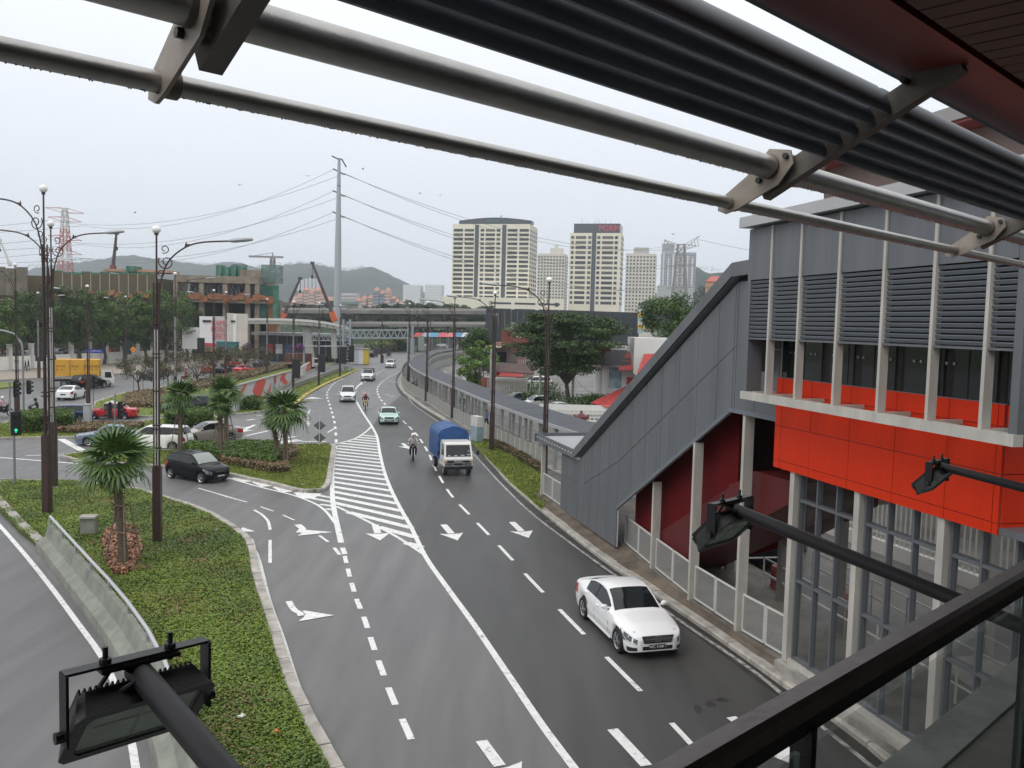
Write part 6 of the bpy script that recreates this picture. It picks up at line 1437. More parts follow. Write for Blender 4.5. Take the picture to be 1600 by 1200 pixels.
m2 = MB(); a, b = Vector(G(471, 585)), Vector(G(486, 576)); m2.beam(a + Vector((0, 0, .7)), b + Vector((0, 0, .7)), .25, 1.3)
pw2 = tag(m2.ob('painted_wall', MUR), 'short far piece of the red and grey painted ramp wall', 'wall'); q = MB(); n = Vector(((b - a).y, -(b - a).x, 0)).normalized(); q.extrude([a.lerp(b, .3) + n * .13 + Vector((0, 0, .15)), a.lerp(b, .7) + n * .13 + Vector((0, 0, .15)), a.lerp(b, .95) + n * .13 + Vector((0, 0, 1.3)), a.lerp(b, .5) + n * .13 + Vector((0, 0, 1.3))], n * .01).ob('painted_shard', MR, pw2)
a, b = Vector(G(458, 608)), Vector(G(547, 575)); m = MB().beam(a + Vector((0, 0, .35)), b + Vector((0, 0, .35)), .2, .75); tag(m.ob('median_wall', CONCG), 'low grey wall along the thin grass strip of the main road', 'wall')

# ================================================================ construction site
RAWC = M('raw_concrete', (0.215, 0.178, 0.135), .85, var=.4, vs=.5)
NETB = M('net_brown', (0.125, 0.085, 0.045), .9, var=.5, vs=.35, col2=(0.070, 0.075, 0.040), stretch=(1, 1, .25)); NETG = M('net_green', (0.06, 0.19, 0.13), .85, var=.5, vs=.5, alpha=.72); NETO = M('net_orange', (0.17, 0.065, 0.026), .85, var=.4, vs=.7)
CY = 185.0
def X_(px, y=CY): return D(px, 500, y)[0]
def Z_(px, py, y=CY): return D(px, py, y)[2]
cs = T('construction_building', 'unfinished concrete building wrapped in brown, green and orange netting', 'building', (X_(200), CY, 0))
def cbox(name, x0, x1, y0, y1, z0, z1, mat, par=None): return piece(name, (x1 - x0, y1 - y0, z1 - z0), ((x0 + x1) / 2, (y0 + y1) / 2, (z0 + z1) / 2), mat, par or cs)
xa, xb, xc = X_(-30), X_(245), X_(402)
zt_net = Z_(160, 428)
for k in range(11):
    x0 = lerp(X_(84), xb, k / 11); x1 = lerp(X_(84), xb, (k + 1) / 11); zt1 = zt_net + random.uniform(-.3, .3)
    cbox('netting', x0 + .04, x1 - .04, CY, CY + .3, Z_(160, 462), zt1, NETB); cbox('net_post', x1 - .09, x1 + .09, CY - .1, CY, Z_(160, 462), zt1, M('net_post', (.30, .29, .24), .7))
    cbox('netting_trim', x0, x1, CY - .05, CY + .25, zt1 + .01, zt1 + random.uniform(.15, .5), NETG)
for k in range(5):
    x0 = lerp(xa, X_(56), k / 5); x1 = lerp(xa, X_(56), (k + 1) / 5); cbox('netting', x0 + .04, x1 - .04, CY - 3, CY - 2.7, Z_(20, 462), Z_(20, 419) + random.uniform(-.2, .2), M('net_grey', (.13, .115, .085), .9, var=.4, vs=.4))
cbox('inner_core', xa, xb + 1, CY + .5, CY + 15, 0, Z_(160, 433), NETB)
for k in range(14):
    x0 = lerp(X_(86), X_(236), k / 14); x1 = lerp(X_(86), X_(236), (k + 1) / 14); z = Z_(150, 457) + .5 * math.sin(k * 1.7); MB().add([(x0, CY - .4, z), (x1, CY - .4, z + .3 * math.sin(k)), (x1, CY - 1.6, z - .9), (x0, CY - 1.6, z - .9 + .3 * math.cos(k))], [(0, 1, 2, 3)]).ob('orange_netting', NETO, cs)
cbox('roof_formwork', X_(155), X_(258), CY + 2, CY + 8, Z_(200, 424), Z_(200, 420), M('formwork', (.38, .22, .14), .8, var=.3, vs=.4)); cbox('scaffold', X_(194), X_(207), CY + 1, CY + 5, Z_(200, 424), Z_(200, 415), NETG)
# concrete frame
cbox('upper_slab', X_(272), X_(404), CY, CY + 12, Z_(340, 442), Z_(340, 431), RAWC); cbox('slab', X_(290), X_(436), CY - .5, CY + 10, Z_(350, 473), Z_(350, 469), RAWC); cbox('slab', X_(290), X_(436), CY - .5, CY + 10, Z_(350, 500), Z_(350, 497), RAWC)
cbox('core_wall', X_(272), X_(405), CY + 9, CY + 12, 0, Z_(350, 443), M('shade_concrete', (.022, .022, .024), .9))  # near-black concrete, the shade of the open floors put into its colour
for px in (274, 314, 351, 386, 401, 434): cbox('column', X_(px) - .5, X_(px) + .5, CY + .2, CY + 1.2, 0, Z_(px, 436) if px < 410 else Z_(px, 469), RAWC)
cbox('lift_core', X_(366), X_(400), CY + 4, CY + 12, Z_(380, 441), Z_(380, 420), RAWC)
for k in range(4): cbox('scaffold', X_(322) + k * 1.6, X_(322) + k * 1.6 + 1.2, CY + 6, CY + 9, Z_(330, 431), Z_(330, 411 + 3 * (k % 2)), NETG)
cbox('scaffold', X_(346), X_(364), CY + 7, CY + 10, Z_(350, 431), Z_(350, 409), M('net_teal', (.14, .21, .19), .85, var=.4, vs=.6, alpha=.6)); cbox('scaffold', X_(401), X_(430), CY + 3, CY + 6, Z_(415, 441), Z_(415, 412), M('net_teal', (.14, .21, .19), .85, var=.4, vs=.6, alpha=.6))
for k in range(6): cbox('green_netting', X_(428) + k * .35, X_(436) + k * .15, CY - .8 + k * .02, CY - .7 + k * .02, Z_(430, 500) + k * 1.5, Z_(430, 445) - k * .2, NETG) if k < 2 else None
cbox('green_netting', X_(404), X_(427), CY + .5, CY + .7, Z_(410, 496), Z_(410, 446), M('net_green_dark', (.02, .08, .06), .9, var=.5, vs=.6)); cbox('brown_panel', X_(420), X_(430), CY - .3, CY + .2, 0, Z_(425, 474), NETO)
for k in range(12):
    x0 = lerp(X_(292), X_(430), k / 12); x1 = lerp(X_(292), X_(430), (k + 1) / 12); z = Z_(350, 464) + .3 * math.sin(k * 2.1); MB().add([(x0, CY - .6, z + .5), (x1, CY - .6, z + .5 + .4 * math.sin(k * 3)), (x1, CY - 1.0, z - .8), (x0, CY - 1.0, z - .8 + .4 * math.cos(k * 2))], [(0, 1, 2, 3)]).ob('orange_netting', NETO, cs)
sr = MB()
for k in range(90): x = random.uniform(X_(285), X_(400)); sr.beam((x, CY + 1, Z_(340, 466) ), (x + random.uniform(-1.5, 1.5), CY + 1, Z_(340, 443)), .07, .07)
sr.ob('props', M('prop_steel', (.16, .16, .17), .6), cs, kind='stuff')
# white hoarding with red lettering, tanks
ho = T('hoarding', 'tall white site hoarding with red lettering in front of the unfinished building', 'hoarding', (X_(340, 160), 160, 0))
def hb(name, p0, p1, y, t, b, mat): x0, x1 = D(p0, 500, y)[0], D(p1, 500, y)[0]; z0, z1 = D(p0, b, y)[2], D(p0, t, y)[2]; return piece(name, (x1 - x0, .3, z1 - z0), ((x0 + x1) / 2, y, (z0 + z1) / 2), mat, ho)
HW = M('hoarding_white', (.66, .66, .66), .6, var=.06, vs=.3); HC = M('hoarding_cream', (.52, .48, .42), .65, var=.15, vs=.3)
hb('hoarding_panel', 312, 332, 160, 494, 545, HW); hb('hoarding_panel', 332.2, 351, 160.2, 494, 545, M('hoarding_grey', (.47, .45, .45), .6)); hb('hoarding_panel', 353, 364, 160, 489, 545, HC); hb('hoarding_panel', 364.2, 370, 159.9, 490, 545, HW); hb('hoarding_panel', 370.2, 387, 160, 490, 545, HC)
hb('site_cabin', 285, 311, 162, 511, 545, HW); hb('slot_window', 317, 330, 159.8, 500, 503, VOID); hb('slot_window', 361, 367, 159.7, 500.5, 503, VOID)
RL = M('letter_red', (.52, .05, .09), .5)
for k, (tx, py) in enumerate((('KAMI', 505), ('BEROPERASI', 515), ('SEPERTI', 526))): text('hoarding_lettering', tx, 1.45, RL, facing(Vector(D(342, py, 160)) + Vector((0, -.17, 0)), (0, -1, 0)), ho, .01, sx=(.75, .36, .48)[k])
tk = T('water_tank', 'dark teal site tank in front of the white hoarding', 'tank', D(356, 560, 150)); c = Vector(D(356, 543, 150)); MB().box(c, (3.3, 2, 1.9)).ob('tank_body', M('teal', (.03, .14, .15), .4), tk); MB().box(c + Vector((0, 0, 1.0)), (3.5, 2.2, .12)).ob('tank_lid', M('teal2', (.06, .2, .2), .4), tk)
bn = T('site_banner', 'red and yellow banner fence below the hoarding', 'banner', D(322, 560, 152)); c = Vector(D(325, 539, 152)); piece('banner_cloth', (3.2, .08, .7), c, M('banner_red', (.40, .05, .07), .6, var=.3, vs=1.5), bn); piece('banner_cloth', (3.2, .08, .6), c + Vector((.2, .1, -.8)), M('banner_yellow', (.45, .32, .10), .6, var=.3, vs=1.5), bn)
for px, py, lb in ((387, 543, 'purple-flowered bush before the grey hoarding end'), (353, 546, 'small purple-flowered bush by the teal tank'), (468, 542, 'purple-flowered bush before the glass station')): g = Vector(D(px, py, 148)); tree((g.x, g.y, .1), g.z + .8, 1.0, g.z, 1200, .11, leafmat('leaf_purple', (.10, .02, .12), (.34, .07, .36), 1), lb, name='flowering_bush', blobs=12)

# ================================================================ elevated deck, glass station, gantry, flyover
DECK = M('deck_concrete', (.30, .29, .27), .7, var=.12, vs=.4); GLST = M('station_glass', (.03, .04, .042), .08)
ed = T('elevated_walkway', 'pale curving elevated concrete deck on slanted piers beyond the junction', 'overpass', D(450, 540, 172))
P = smooth([D(px, py, y) for px, py, y in ((384, 499.5, 174), (430, 499.5, 173), (470, 501, 172), (510, 505, 172), (545, 513, 173))], 4)
for a, b in zip(P, P[1:]): MB().beam(a + Vector((0, 1.6, -.5)), b + Vector((0, 1.6, -.5)), 3.4, .75).ob('deck_segment', DECK, ed); MB().beam(a + Vector((0, -.1, .05)), b + Vector((0, -.1, .05)), .25, .45).ob('parapet', M('parapet_pale', (.55, .54, .51), .6), ed)
for (ax, ay), (bx_, by_), w in (((368, 506), (376, 560), 1.5), ((478, 508), (486, 562), 1.6), ((521, 514), (523, 560), 1.0)):
    MB().beam(D(ax, ay, 173.5), D(bx_, by_, 173.5), w, 1.0, (0, 1, 0)).ob('pier', DECK, ed)
gs_ = T('glass_station', 'dark glass station hall under the elevated deck', 'station', D(450, 560, 178))
for k in range(9):
    x0 = lerp(X_(404, 180), X_(540, 180), k / 9); x1 = lerp(X_(404, 180), X_(540, 180), (k + 1) / 9)
    piece('glass_bay', (x1 - x0 - .2, .2, 5.2), ((x0 + x1) / 2, 180, 2.7), GLST, gs_); piece('mullion', (.2, .3, 5.4), (x1, 179.95, 2.7), M('mull_grey', (.16, .17, .18), .5), gs_)
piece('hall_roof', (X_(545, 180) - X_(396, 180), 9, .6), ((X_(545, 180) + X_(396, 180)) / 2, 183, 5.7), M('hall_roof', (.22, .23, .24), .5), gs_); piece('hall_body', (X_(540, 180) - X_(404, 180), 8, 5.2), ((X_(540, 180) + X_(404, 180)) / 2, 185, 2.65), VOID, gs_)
for k, (px, cl) in enumerate(((422, (.35, .04, .04)), (437, (.5, .5, .48)), (452, (.08, .09, .2)))): piece('poster', (1.4, .05, 2.0), (X_(px, 180), 179.7, 2.6), M('poster_%d' % k, cl, .5, var=.3, vs=1), gs_)
kio = T('kiosk', 'white and yellow panelled kiosk right of the sign gantry', 'kiosk', D(562, 560, 176)); x = X_(562, 176)
for k, cl in enumerate(((.55, .55, .53), (.40, .42, .43), (.55, .55, .53), (.5, .36, .04))): piece('kiosk_panel', (.95, 1.6, 3.0), (x - 1.45 + k * .97, 176, 1.6), M('kiosk_%d' % k, cl, .5), kio)
piece('kiosk_roof', (4.3, 2.0, .2), (x, 176, 3.22), DECK, kio)
shrub('hedge', 'far hedge with yellow flowers behind the black wall', 'hedge', [(573, 553), (612, 549), (640, 546), (640, 541), (574, 545)], 2.6, 5000, .35, leafmat('hedge_yellow', (.03, .06, .012), (.13, .15, .03), .3, third=(.35, .28, .03)))
a, b = Vector(G(572, 556)), Vector(G(612, 551)); fw = T('black_fence', 'low black fence in front of the far yellow-flowered hedge', 'fence', tuple(a)); MB().beam(a + Vector((0, 0, .8)), b + Vector((0, 0, .8)), .1, 1.6).ob('fence_sheet', BLK, fw)
# gantry
GY = 148.0; gn = T('sign_gantry', 'grey steel sign gantry with truss spans over the far main road', 'sign gantry', G(541, 582))
GST = M('gantry_steel', (.27, .30, .32), .5, .3)
def truss(p0, p1, h, n, wd=.16, name='truss_span'):
    m = MB(); a, b = Vector(p0), Vector(p1); u = Vector((0, 0, h)); m.beam(a, b, wd, wd).beam(a + u, b + u, wd, wd)
    for k in range(n):
        s, e_ = a.lerp(b, k / n), a.lerp(b, (k + 1) / n); mid = s.lerp(e_, .5); m.beam(s, mid + u, wd * .6, wd * .6).beam(mid + u, e_, wd * .6, wd * .6)
    return m.ob(name, GST, gn)
truss(D(543, 528, GY), D(640, 528, GY), 1.35, 10, .26); truss(D(477, 532, GY), D(541, 532, GY), 1.0, 9, .16); MB().tube([D(475, 541, GY), D(541, 541, GY)], .12, 6).ob('tie_rod', GST, gn)
MB().box(Vector(D(592, 524, GY + .7)) , (10.6, 1.2, .15)).ob('walk_plate', M('dark_plate', (.06, .065, .07), .6), gn)
for px, top, w in ((541.5, 499, 1.15), (641, 508, .7)):
    g = Vector(D(px, 540, GY)); z = D(px, top, GY)[2]; m = MB()
    for dx in (-w / 2, w / 2): m.beam((g.x + dx, GY, 0), (g.x + dx, GY, z), .34, .34)
    for k in range(int(z / 1.1)): m.beam((g.x - w / 2, GY, k * 1.1), (g.x + w / 2, GY, k * 1.1 + .9), .12, .12).beam((g.x - w / 2, GY, k * 1.1), (g.x + w / 2, GY, k * 1.1), .14, .14)
    m.ob('gantry_column', GST, gn)
MB().tube([(D(475, 530, GY)[0], GY, 0), D(475, 520, GY)], .16, 8).ob('gantry_post', GST, gn)
for px, py, lb in ((643, 540, 1), (658, 536, 2)): c = Vector(D(px, py, GY + lb * 4)); piece('sign_back', (1.1, .12, 2.6), c, M('sign_back', (.22, .24, .23), .6), gn)
# flyovers
FLY = M('flyover_concrete', (.155, .15, .14), .8, var=.25, vs=.15); fo = T('flyover', 'long double-deck concrete flyover crossing behind the junction', 'flyover', D(600, 500, 300))
for y, t, b, p0, p1 in ((305, 485, 491, 436, 770), (298, 506, 511, 545, 770)):
    for k in range(14):
        pa, pb = lerp(p0, p1, k / 14), lerp(p0, p1, (k + 1) / 14); dy = lambda p: (p - 600) * .02; yy = y - k * 2.2
        a, b2 = Vector(D(pa, (t + b) / 2 + dy(pa) * .3, yy)), Vector(D(pb, (t + b) / 2 + dy(pb) * .3, yy - 2.2)); MB().beam(a, b2, 9, (b - t) / 1350 * y * .8).ob('deck_span', FLY, fo); MB().beam(a + Vector((0, -4.6, .9)), b2 + Vector((0, -4.6, .9)), .3, .8).ob('parapet', M('parapet_grey', (.30, .29, .27), .7), fo)
        if k % 2 == 0: piece('pier', (1.8, 1.6, a.z), (a.x, a.y, a.z / 2 - .6), FLY, fo); piece('pier_head', (7, 1.8, 1.0), (a.x, a.y, a.z - 1.4), FLY, fo)
slope = MB(); L = [Vector(D(px, py, 345)) for px, py in ((420, 503), (470, 500), (540, 503), (620, 505), (700, 506), (780, 507))]
slope.v = [(p.x, 345, p.z) for p in L] + [(p.x, 325, 0) for p in L]; slope.f = [(i, i + 1, 7 + i, 6 + i) for i in range(5)]; slope.ob('embankment', M('embankment', (.035, .06, .025), .95, var=.5, vs=.2), kind='structure')
# market stalls and traffic under the flyover
for k, (px, cl) in enumerate(((655, (.35, .06, .06)), (668, (.25, .30, .36)), (680, (.09, .24, .36)), (693, (.45, .10, .12)), (707, (.48, .16, .16)), (719, (.10, .2, .32)), (730, (.5, .5, .48)))):
    c = Vector(D(px, 524, 222)); s = T('market_stall', ['dark red', 'pale grey', 'blue', 'red', 'pink-red', 'navy', 'white'][k] + ' canopied stall below the flyover, ' + ['first from the gantry', 'second from the gantry', 'middle of the row', 'right of the blue one', 'beside the red one', 'behind the feathery tree', 'right end of the row'][k], 'stall', (c.x, c.y, 0))
    MB().add([(c.x - 1.5, c.y - 1.3, c.z - .4), (c.x + 1.5, c.y - 1.3, c.z - .4), (c.x + 1.5, c.y + 1.3, c.z - .4), (c.x - 1.5, c.y + 1.3, c.z - .4), (c.x - .9, c.y, c.z + .7), (c.x + .9, c.y, c.z + .7)], [(0, 1, 5, 4), (1, 2, 5), (2, 3, 4, 5), (3, 0, 4), (3, 2, 1, 0)]).ob('canopy', M('canopy_%d' % k, cl, .7), s)
    for dx in (-1.35, 1.35): MB().tube([(c.x + dx, c.y - 1.2, c.z - .4), (c.x + dx, c.y - 1.2, 0)], .05, 5).ob('leg', GALV, s)
    piece('counter', (2.4, 1, 1.0), (c.x, c.y, .55), M('counter', (.25, .22, .2), .7), s)
for k, (px, cl) in enumerate(((663, (.6, .6, .6)), (676, (.25, .26, .3)), (688, (.62, .62, .62)), (700, (.5, .5, .5)), (712, (.08, .08, .1)), (722, (.6, .6, .6)))): g = G(px, 544 if k % 2 else 542, .0); put(car('%s far car queued below the flyover, %s' % (['white', 'grey', 'white', 'silver', 'black', 'white'][k], ['nearest the gantry', 'second from the gantry', 'third from the gantry', 'before the pink-red stall', 'before the navy stall', 'at the right end'][k]), 'sedan', paint('q_%d' % k, cl), detail=0), g, math.radians(185 + 4 * k))

# ================================================================ masts, wires, cranes
MON = M('monopole_steel', (.36, .38, .40), .5, .3); mo = T('power_monopole', 'tall grey steel power monopole with short arms', 'pylon', D(527, 510, 262)); mx, my = D(527, 500, 262)[0], 262.
mz = Z_(527, 249, my)
MB().tube([(mx, my, 0), (mx, my, mz * .55), (mx, my, mz)], [1.25, .95, .42], 14).ob('shaft', MON, mo, smooth=True)
for z in (.35, .55, .72, .86): MB().tube([(mx, my, mz * z), (mx, my, mz * z + .3)], 1.25 - z * .75, 14).ob('flange', M('flange_dark', (.10, .11, .12), .5), mo)
armz = [Z_(527, py, my) for py in (268, 302, 335, 368)]
MB().tube([(mx - 2.2, my, mz + 1.0), (mx - .6, my, mz + .2), (mx + .8, my, mz + .1), (mx + 2.2, my, mz - 2.2)], .22, 6).ob('top_arm', M('insul_dark', (.05, .05, .055), .5), mo)
for z in armz[:3]: MB().tube([(mx - 1.8, my, z + .8), (mx, my, z), (mx + 1.8, my, z - .9)], .2, 6).ob('arm', M('insul_dark', (.05, .05, .055), .5), mo)
def lattice(t, c, h, w0, w1, levels, mats, thick=.16):
    c = Vector(c)
    for k in range(levels):
        m = MB(); za, zb2 = h * (k / levels) ** .9, h * ((k + 1) / levels) ** .9; wa, wb = lerp(w0, w1, (za / h) ** .6), lerp(w0, w1, (zb2 / h) ** .6)
        A = [c + Vector((sx * wa / 2, sy * wa / 2, za)) for sx, sy in ((-1, -1), (1, -1), (1, 1), (-1, 1))]; B = [c + Vector((sx * wb / 2, sy * wb / 2, zb2)) for sx, sy in ((-1, -1), (1, -1), (1, 1), (-1, 1))]
        for i in range(4): m.beam(A[i], B[i], thick * 1.5, thick * 1.5).beam(A[i], B[(i + 1) % 4], thick, thick).beam(A[(i + 1) % 4], B[i], thick, thick).beam(B[i], B[(i + 1) % 4], thick, thick)
        m.ob('lattice_bay', mats[k % len(mats)], t)
PR = M('pylon_red', (.42, .09, .07), .6); PW = M('pylon_white', (.55, .53, .51), .6); PG = M('pylon_grey', (.25, .24, .23), .6)
def arms(t, c, zs_l, half, mat, th=.16):
    c = Vector(c)
    for z, w, tilt in zs_l:
        m = MB()
        for s in (1, -1): e_ = c + Vector((s * w, 0, z + tilt * s)); [m.beam(c + Vector((s * .8, sy, z + dz)), e_, th, th) for sy in (-.9, .9) for dz in (-.9, 1.0)]
        m.ob('cross_arm', mat, t)
pc = (X_(103, 360), 360., 0); p1 = T('power_pylon', 'red and white lattice power pylon behind the building site', 'pylon', pc); ph = Z_(103, 326, 360)
lattice(p1, pc, ph, 10, 1.6, 11, [PW, PW, PW, PR, PW, PR, PW, PR, PR], .17); pz = [Z_(103, y, 360) for y in (329, 343, 372, 394)]
arms(p1, pc, [(pz[0], 8, -1.0), (pz[1], 7, -.9), (pz[2], 7, -.9), (pz[3], 7, -.9)], 8, PR, .17)
pc2 = (X_(1060, 480), 480., 0); p2 = T('power_pylon', 'grey lattice power pylon with upswept arms before the far right tower block', 'pylon', pc2); ph2 = Z_(1060, 382, 480)
lattice(p2, pc2, ph2, 15, 3.5, 9, [PG], .3)
m = MB()
for s in (1, -1):
    for z0 in (ph2, ph2 - 3): m.beam((pc2[0] + s * 1.5, 480, z0), (pc2[0] + s * 9.8, 480, ph2 + 3.5 + s * 1.3), .3, .3).beam((pc2[0] + s * 1.5, 480, z0), (pc2[0] + s * 8.6, 480, ph2 - 1.5 + s), .3, .3)
    for k in range(5): x = pc2[0] + s * (2 + k * 1.7); m.beam((x, 480, ph2 + k * .7), (x + s * .8, 480, ph2 - 1), .25, .25)
m.beam((pc2[0] - 8, 480, ph2 - 12), (pc2[0] + 8, 480, ph2 - 11), .35, .5).beam((pc2[0] - 7, 480, ph2 - 24), (pc2[0] + 7, 480, ph2 - 23), .35, .5).ob('cross_arm', PG, p2)
WIREM = M('cable', (.10, .105, .11), .6)
def wire(a, b, sag, r=.05, n=16):
    a, b = Vector(a), Vector(b); return MB().tube([a.lerp(b, k / n) - Vector((0, 0, sag * 4 * (k / n) * (1 - k / n))) for k in range(n + 1)], r, 4, False)
pw_ = T('power_lines', 'sagging power lines strung between the monopole and the two pylons', 'power lines', (mx, my, mz))
for k in range(3):
    for s in (1, -1):
        wire((mx - 1.8 * s, my, armz[k] + .5 * s), (pc[0] + 7 * s, 360, pz[min(k + 1, 3)] - .9 * s - 1.5), 7, .055).ob('power_line', WIREM, pw_); wire((pc[0] + 7 * s, 360, pz[min(k + 1, 3)] - .9 * s - 1.5), (pc[0] - 190 + 7 * s, 430, pz[min(k + 1, 3)] + 4), 5, .07).ob('power_line', WIREM, pw_)
        wire((mx + 1.6 * s, my, armz[k] - .5 * s), (pc2[0] - 8 * s, 480, ph2 + (-1, -11, -23)[k]), 10, .065).ob('power_line', WIREM, pw_)
wire((pc2[0] + 9, 480, ph2 + 3), (pc2[0] + 150, 420, 4 + 40), 6, .08).ob('power_line', WIREM, pw_)
def crane(label, base, tip, y, w, mats, body=True):
    a, b = Vector(D(*base, y)), Vector(D(*tip, y)); t = T('mobile_crane', label, 'crane', (a.x, a.y, 0)); n = 7
    for k in range(n):
        p, q = a.lerp(b, k / n), a.lerp(b, (k + 1) / n); ww_ = lerp(w, w * .55, k / n); m = MB(); r = Vector(((b - a).z, 0, -(b - a).x)).normalized() * ww_ / 2
        m.beam(p, q, ww_ * .62, ww_ * .62).ob('boom_section', mats[0] if k else mats[1], t)
    MB().beam(a, a.lerp(b, .16), w * 1.1, w).ob('boom_foot', mats[1], t); MB().tube([b, b - Vector((0, 0, 3.5))], .07, 4).box(b - Vector((0, 0, 3.8)), (.5, .4, .9)).ob('hook_block', BLK, t); MB().box(b, (1.1, .5, .8)).ob('boom_head', mats[0], t)
    if body: MB().box((a.x + .5, a.y, a.z - 1.2), (4, 2.4, 2.2)).box((a.x, a.y, a.z / 2 - 1.2), (6, 2.5, max(.6, a.z - 2.4))).ob('crane_body', mats[1], t)
CRD = M('crane_dark', (.06, .045, .045), .5); CRO = M('crane_orange', (.52, .10, .025), .5); CRR = M('crane_red', (.20, .05, .04), .5)
crane('mobile crane with a dark boom and orange foot beside the monopole', (524, 502), (488, 411), 240, 1.5, (CRD, CRO), False); crane('mobile crane with a reddish boom left of the monopole', (440, 500), (469, 435), 250, 1.4, (CRD, CRO), False); crane('slim red and black crane boom standing behind the site roof', (176, 424), (182, 364), 215, 1.1, (CRD, CRR), False)
crane('pale distant crane boom at the far left edge', (16, 415), (0, 375), 320, 1.0, (PW, PW), False)
tw = T('tower_crane', 'small tower crane above the green scaffolding', 'tower crane', D(423, 440, 330)); c = Vector(D(426, 404, 330)); lattice(tw, (c.x, 330, 0), c.z, 1.6, 1.4, 10, [PG], .2); MB().beam(c + Vector((-9, 0, .6)), c + Vector((4, 0, .6)), .8, .7).beam(c, c + Vector((0, 0, 2.2)), .4, .4).beam(c + Vector((0, 0, 2.2)), c + Vector((-7, 0, .9)), .15, .15).ob('jib', PG, tw)
bd = MB().ball((0, 0, 0), (.16, .07, .07), 8, 5).add([(-.05, 0, .02), (.1, 0, .02), (.06, .42, .10), (-.06, .40, .08)], [(0, 1, 2, 3)]).add([(-.05, 0, .02), (.1, 0, .02), (.06, -.42, .10), (-.06, -.40, .08)], [(0, 1, 2, 3)]).add([(-.14, -.03, 0), (-.14, .03, 0), (-.30, .05, 0), (-.30, -.05, 0)], [(0, 1, 2, 3)]).mesh('bird', M('bird_black', (.015, .015, .018), .8))
BLB = ['leftmost', 'high left', 'second', 'high one', 'just right of the monopole', 'left of a pair', 'right of a pair', 'over the largest tower']
for px, py, lb in ((374, 289, 'between the one-armed lamp and the monopole top'), (211, 332, 'lowest at the left, right of the red pylon'), (480, 275, 'just left of the monopole top'), (567, 264, 'just right of the monopole top'), (656, 302, 'left one of the close pair right of the monopole'), (688, 305, 'right one of the close pair right of the monopole'), (783, 338, 'over the crown of the largest tower'), (1052, 366, 'above the right lattice pylon')):
    o = inst('bird', bd, Matrix.Translation(D(px, py, 130)) @ Matrix.Rotation(random.uniform(0, 6), 4, 'Z'), None); tag(o, 'small dark bird in the sky, ' + lb, 'bird', 'birds in the sky')

# ================================================================ houses and yard on the right
TILE = M('roof_tile_red', (.40, .045, .040), .55, var=.15, vs=2); TILD = M('roof_tile_dark', (.035, .033, .035), .6); HWH = M('house_white', (.64, .63, .60), .7, var=.07, vs=.6)
h1 = T('house', 'white house with red tiled roofs behind the stair enclosure', 'house', (14, 86, 0)); y = 86.0
def hx(px): return D(px, 600, y)[0]
def hz(py, px=980): return D(px, py, y)[2]
def hbx(name, p0, p1, dy, d, t, b, mat): x0, x1 = hx(p0), hx(p1); z0, z1 = hz(b), hz(t); return piece(name, (x1 - x0, d, z1 - z0), ((x0 + x1) / 2, y + dy + d / 2, (z0 + z1) / 2), mat, h1)
hbx('wall', 942, 1060, 1, 8, 574, 662, HWH); hbx('tower_block', 986, 1046, -1.4, 5, 527, 581, HWH); MB().extrude([(hx(986), y - 1.4, hz(581)), (hx(994), y - 1.4, hz(590)), (hx(1003), y - 1.4, hz(581))], (0, 2, 0)).ob('bracket_corner', HWH, h1)
hbx('painted_window', 953, 973, .93, .06, 576, 608, M('mural_window', (.05, .11, .16), .3, var=.8, vs=.9, col2=(.38, .50, .52))); hbx('red_board', 981, 1000, .8, .1, 590, 602, M('board_red', (.42, .02, .02), .5)); hbx('pier', 941, 948, .6, .5, 575, 650, HWH)
def tiled(P, n, m_, mat, name):
    a, b, c, d = [Vector(p) for p in P]
    for i in range(n):
        for j in range(m_):
            s0, s1, t0, t1 = i / n, (i + 1) / n, j / m_, (j + 1) / m_
            q = [a.lerp(b, s).lerp(d.lerp(c, s), t) for s, t in ((s0 + .002, t0), (s1 - .002, t0), (s1 - .002, t1), (s0 + .002, t1))]
            q[0] += Vector((0, 0, .0)); q[2] += Vector((0, -.02, .06)); q[3] += Vector((0, -.02, .06)); MB().extrude(q, (0, 0, -.05)).ob(name, mat, h1)
def R3(px, py, dy): return Vector((D(px, py, y + dy)))
tiled([R3(966, 578, -1.2), R3(1000, 577, -1.2), R3(1000, 552, 1.6), R3(979, 552, 1.6)], 5, 4, TILE, 'roof_tile'); tiled([R3(996, 582, -3.4), R3(1026, 580, -3.4), R3(1034, 553, -1.6), R3(1006, 554, -1.6)], 5, 4, TILE, 'roof_tile')
tiled([R3(938, 571, -.6), R3(985, 571, -.6), R3(988, 550, 2), R3(946, 550, 2)], 11, 4, TILD, 'roof_tile'); tiled([R3(923, 629, -5), R3(956, 638, -6), R3(990, 606, -1), R3(978, 604, .5)], 6, 4, TILE, 'roof_tile')
MB().tube([(hx(934), y - 5.4, 0), (hx(934), y - 5.4, hz(634))], .09, 6).ob('canopy_post', BROWN, h1); MB().tube([(hx(922), y - 3, 0), (hx(922), y - 3, hz(628))], .09, 6).ob('canopy_post', BROWN, h1)
hbx('lower_wall', 916, 1010, -.5, 1.2, 620, 662, M('shop_dark', (.07, .06, .055), .6, var=.4, vs=.8)); hbx('back_roof', 960, 990, 4, 4, 543, 549, HWH); hbx('maroon_wall', 915, 962, 5, 3, 540, 575, M('maroon', (.13, .025, .03), .7))
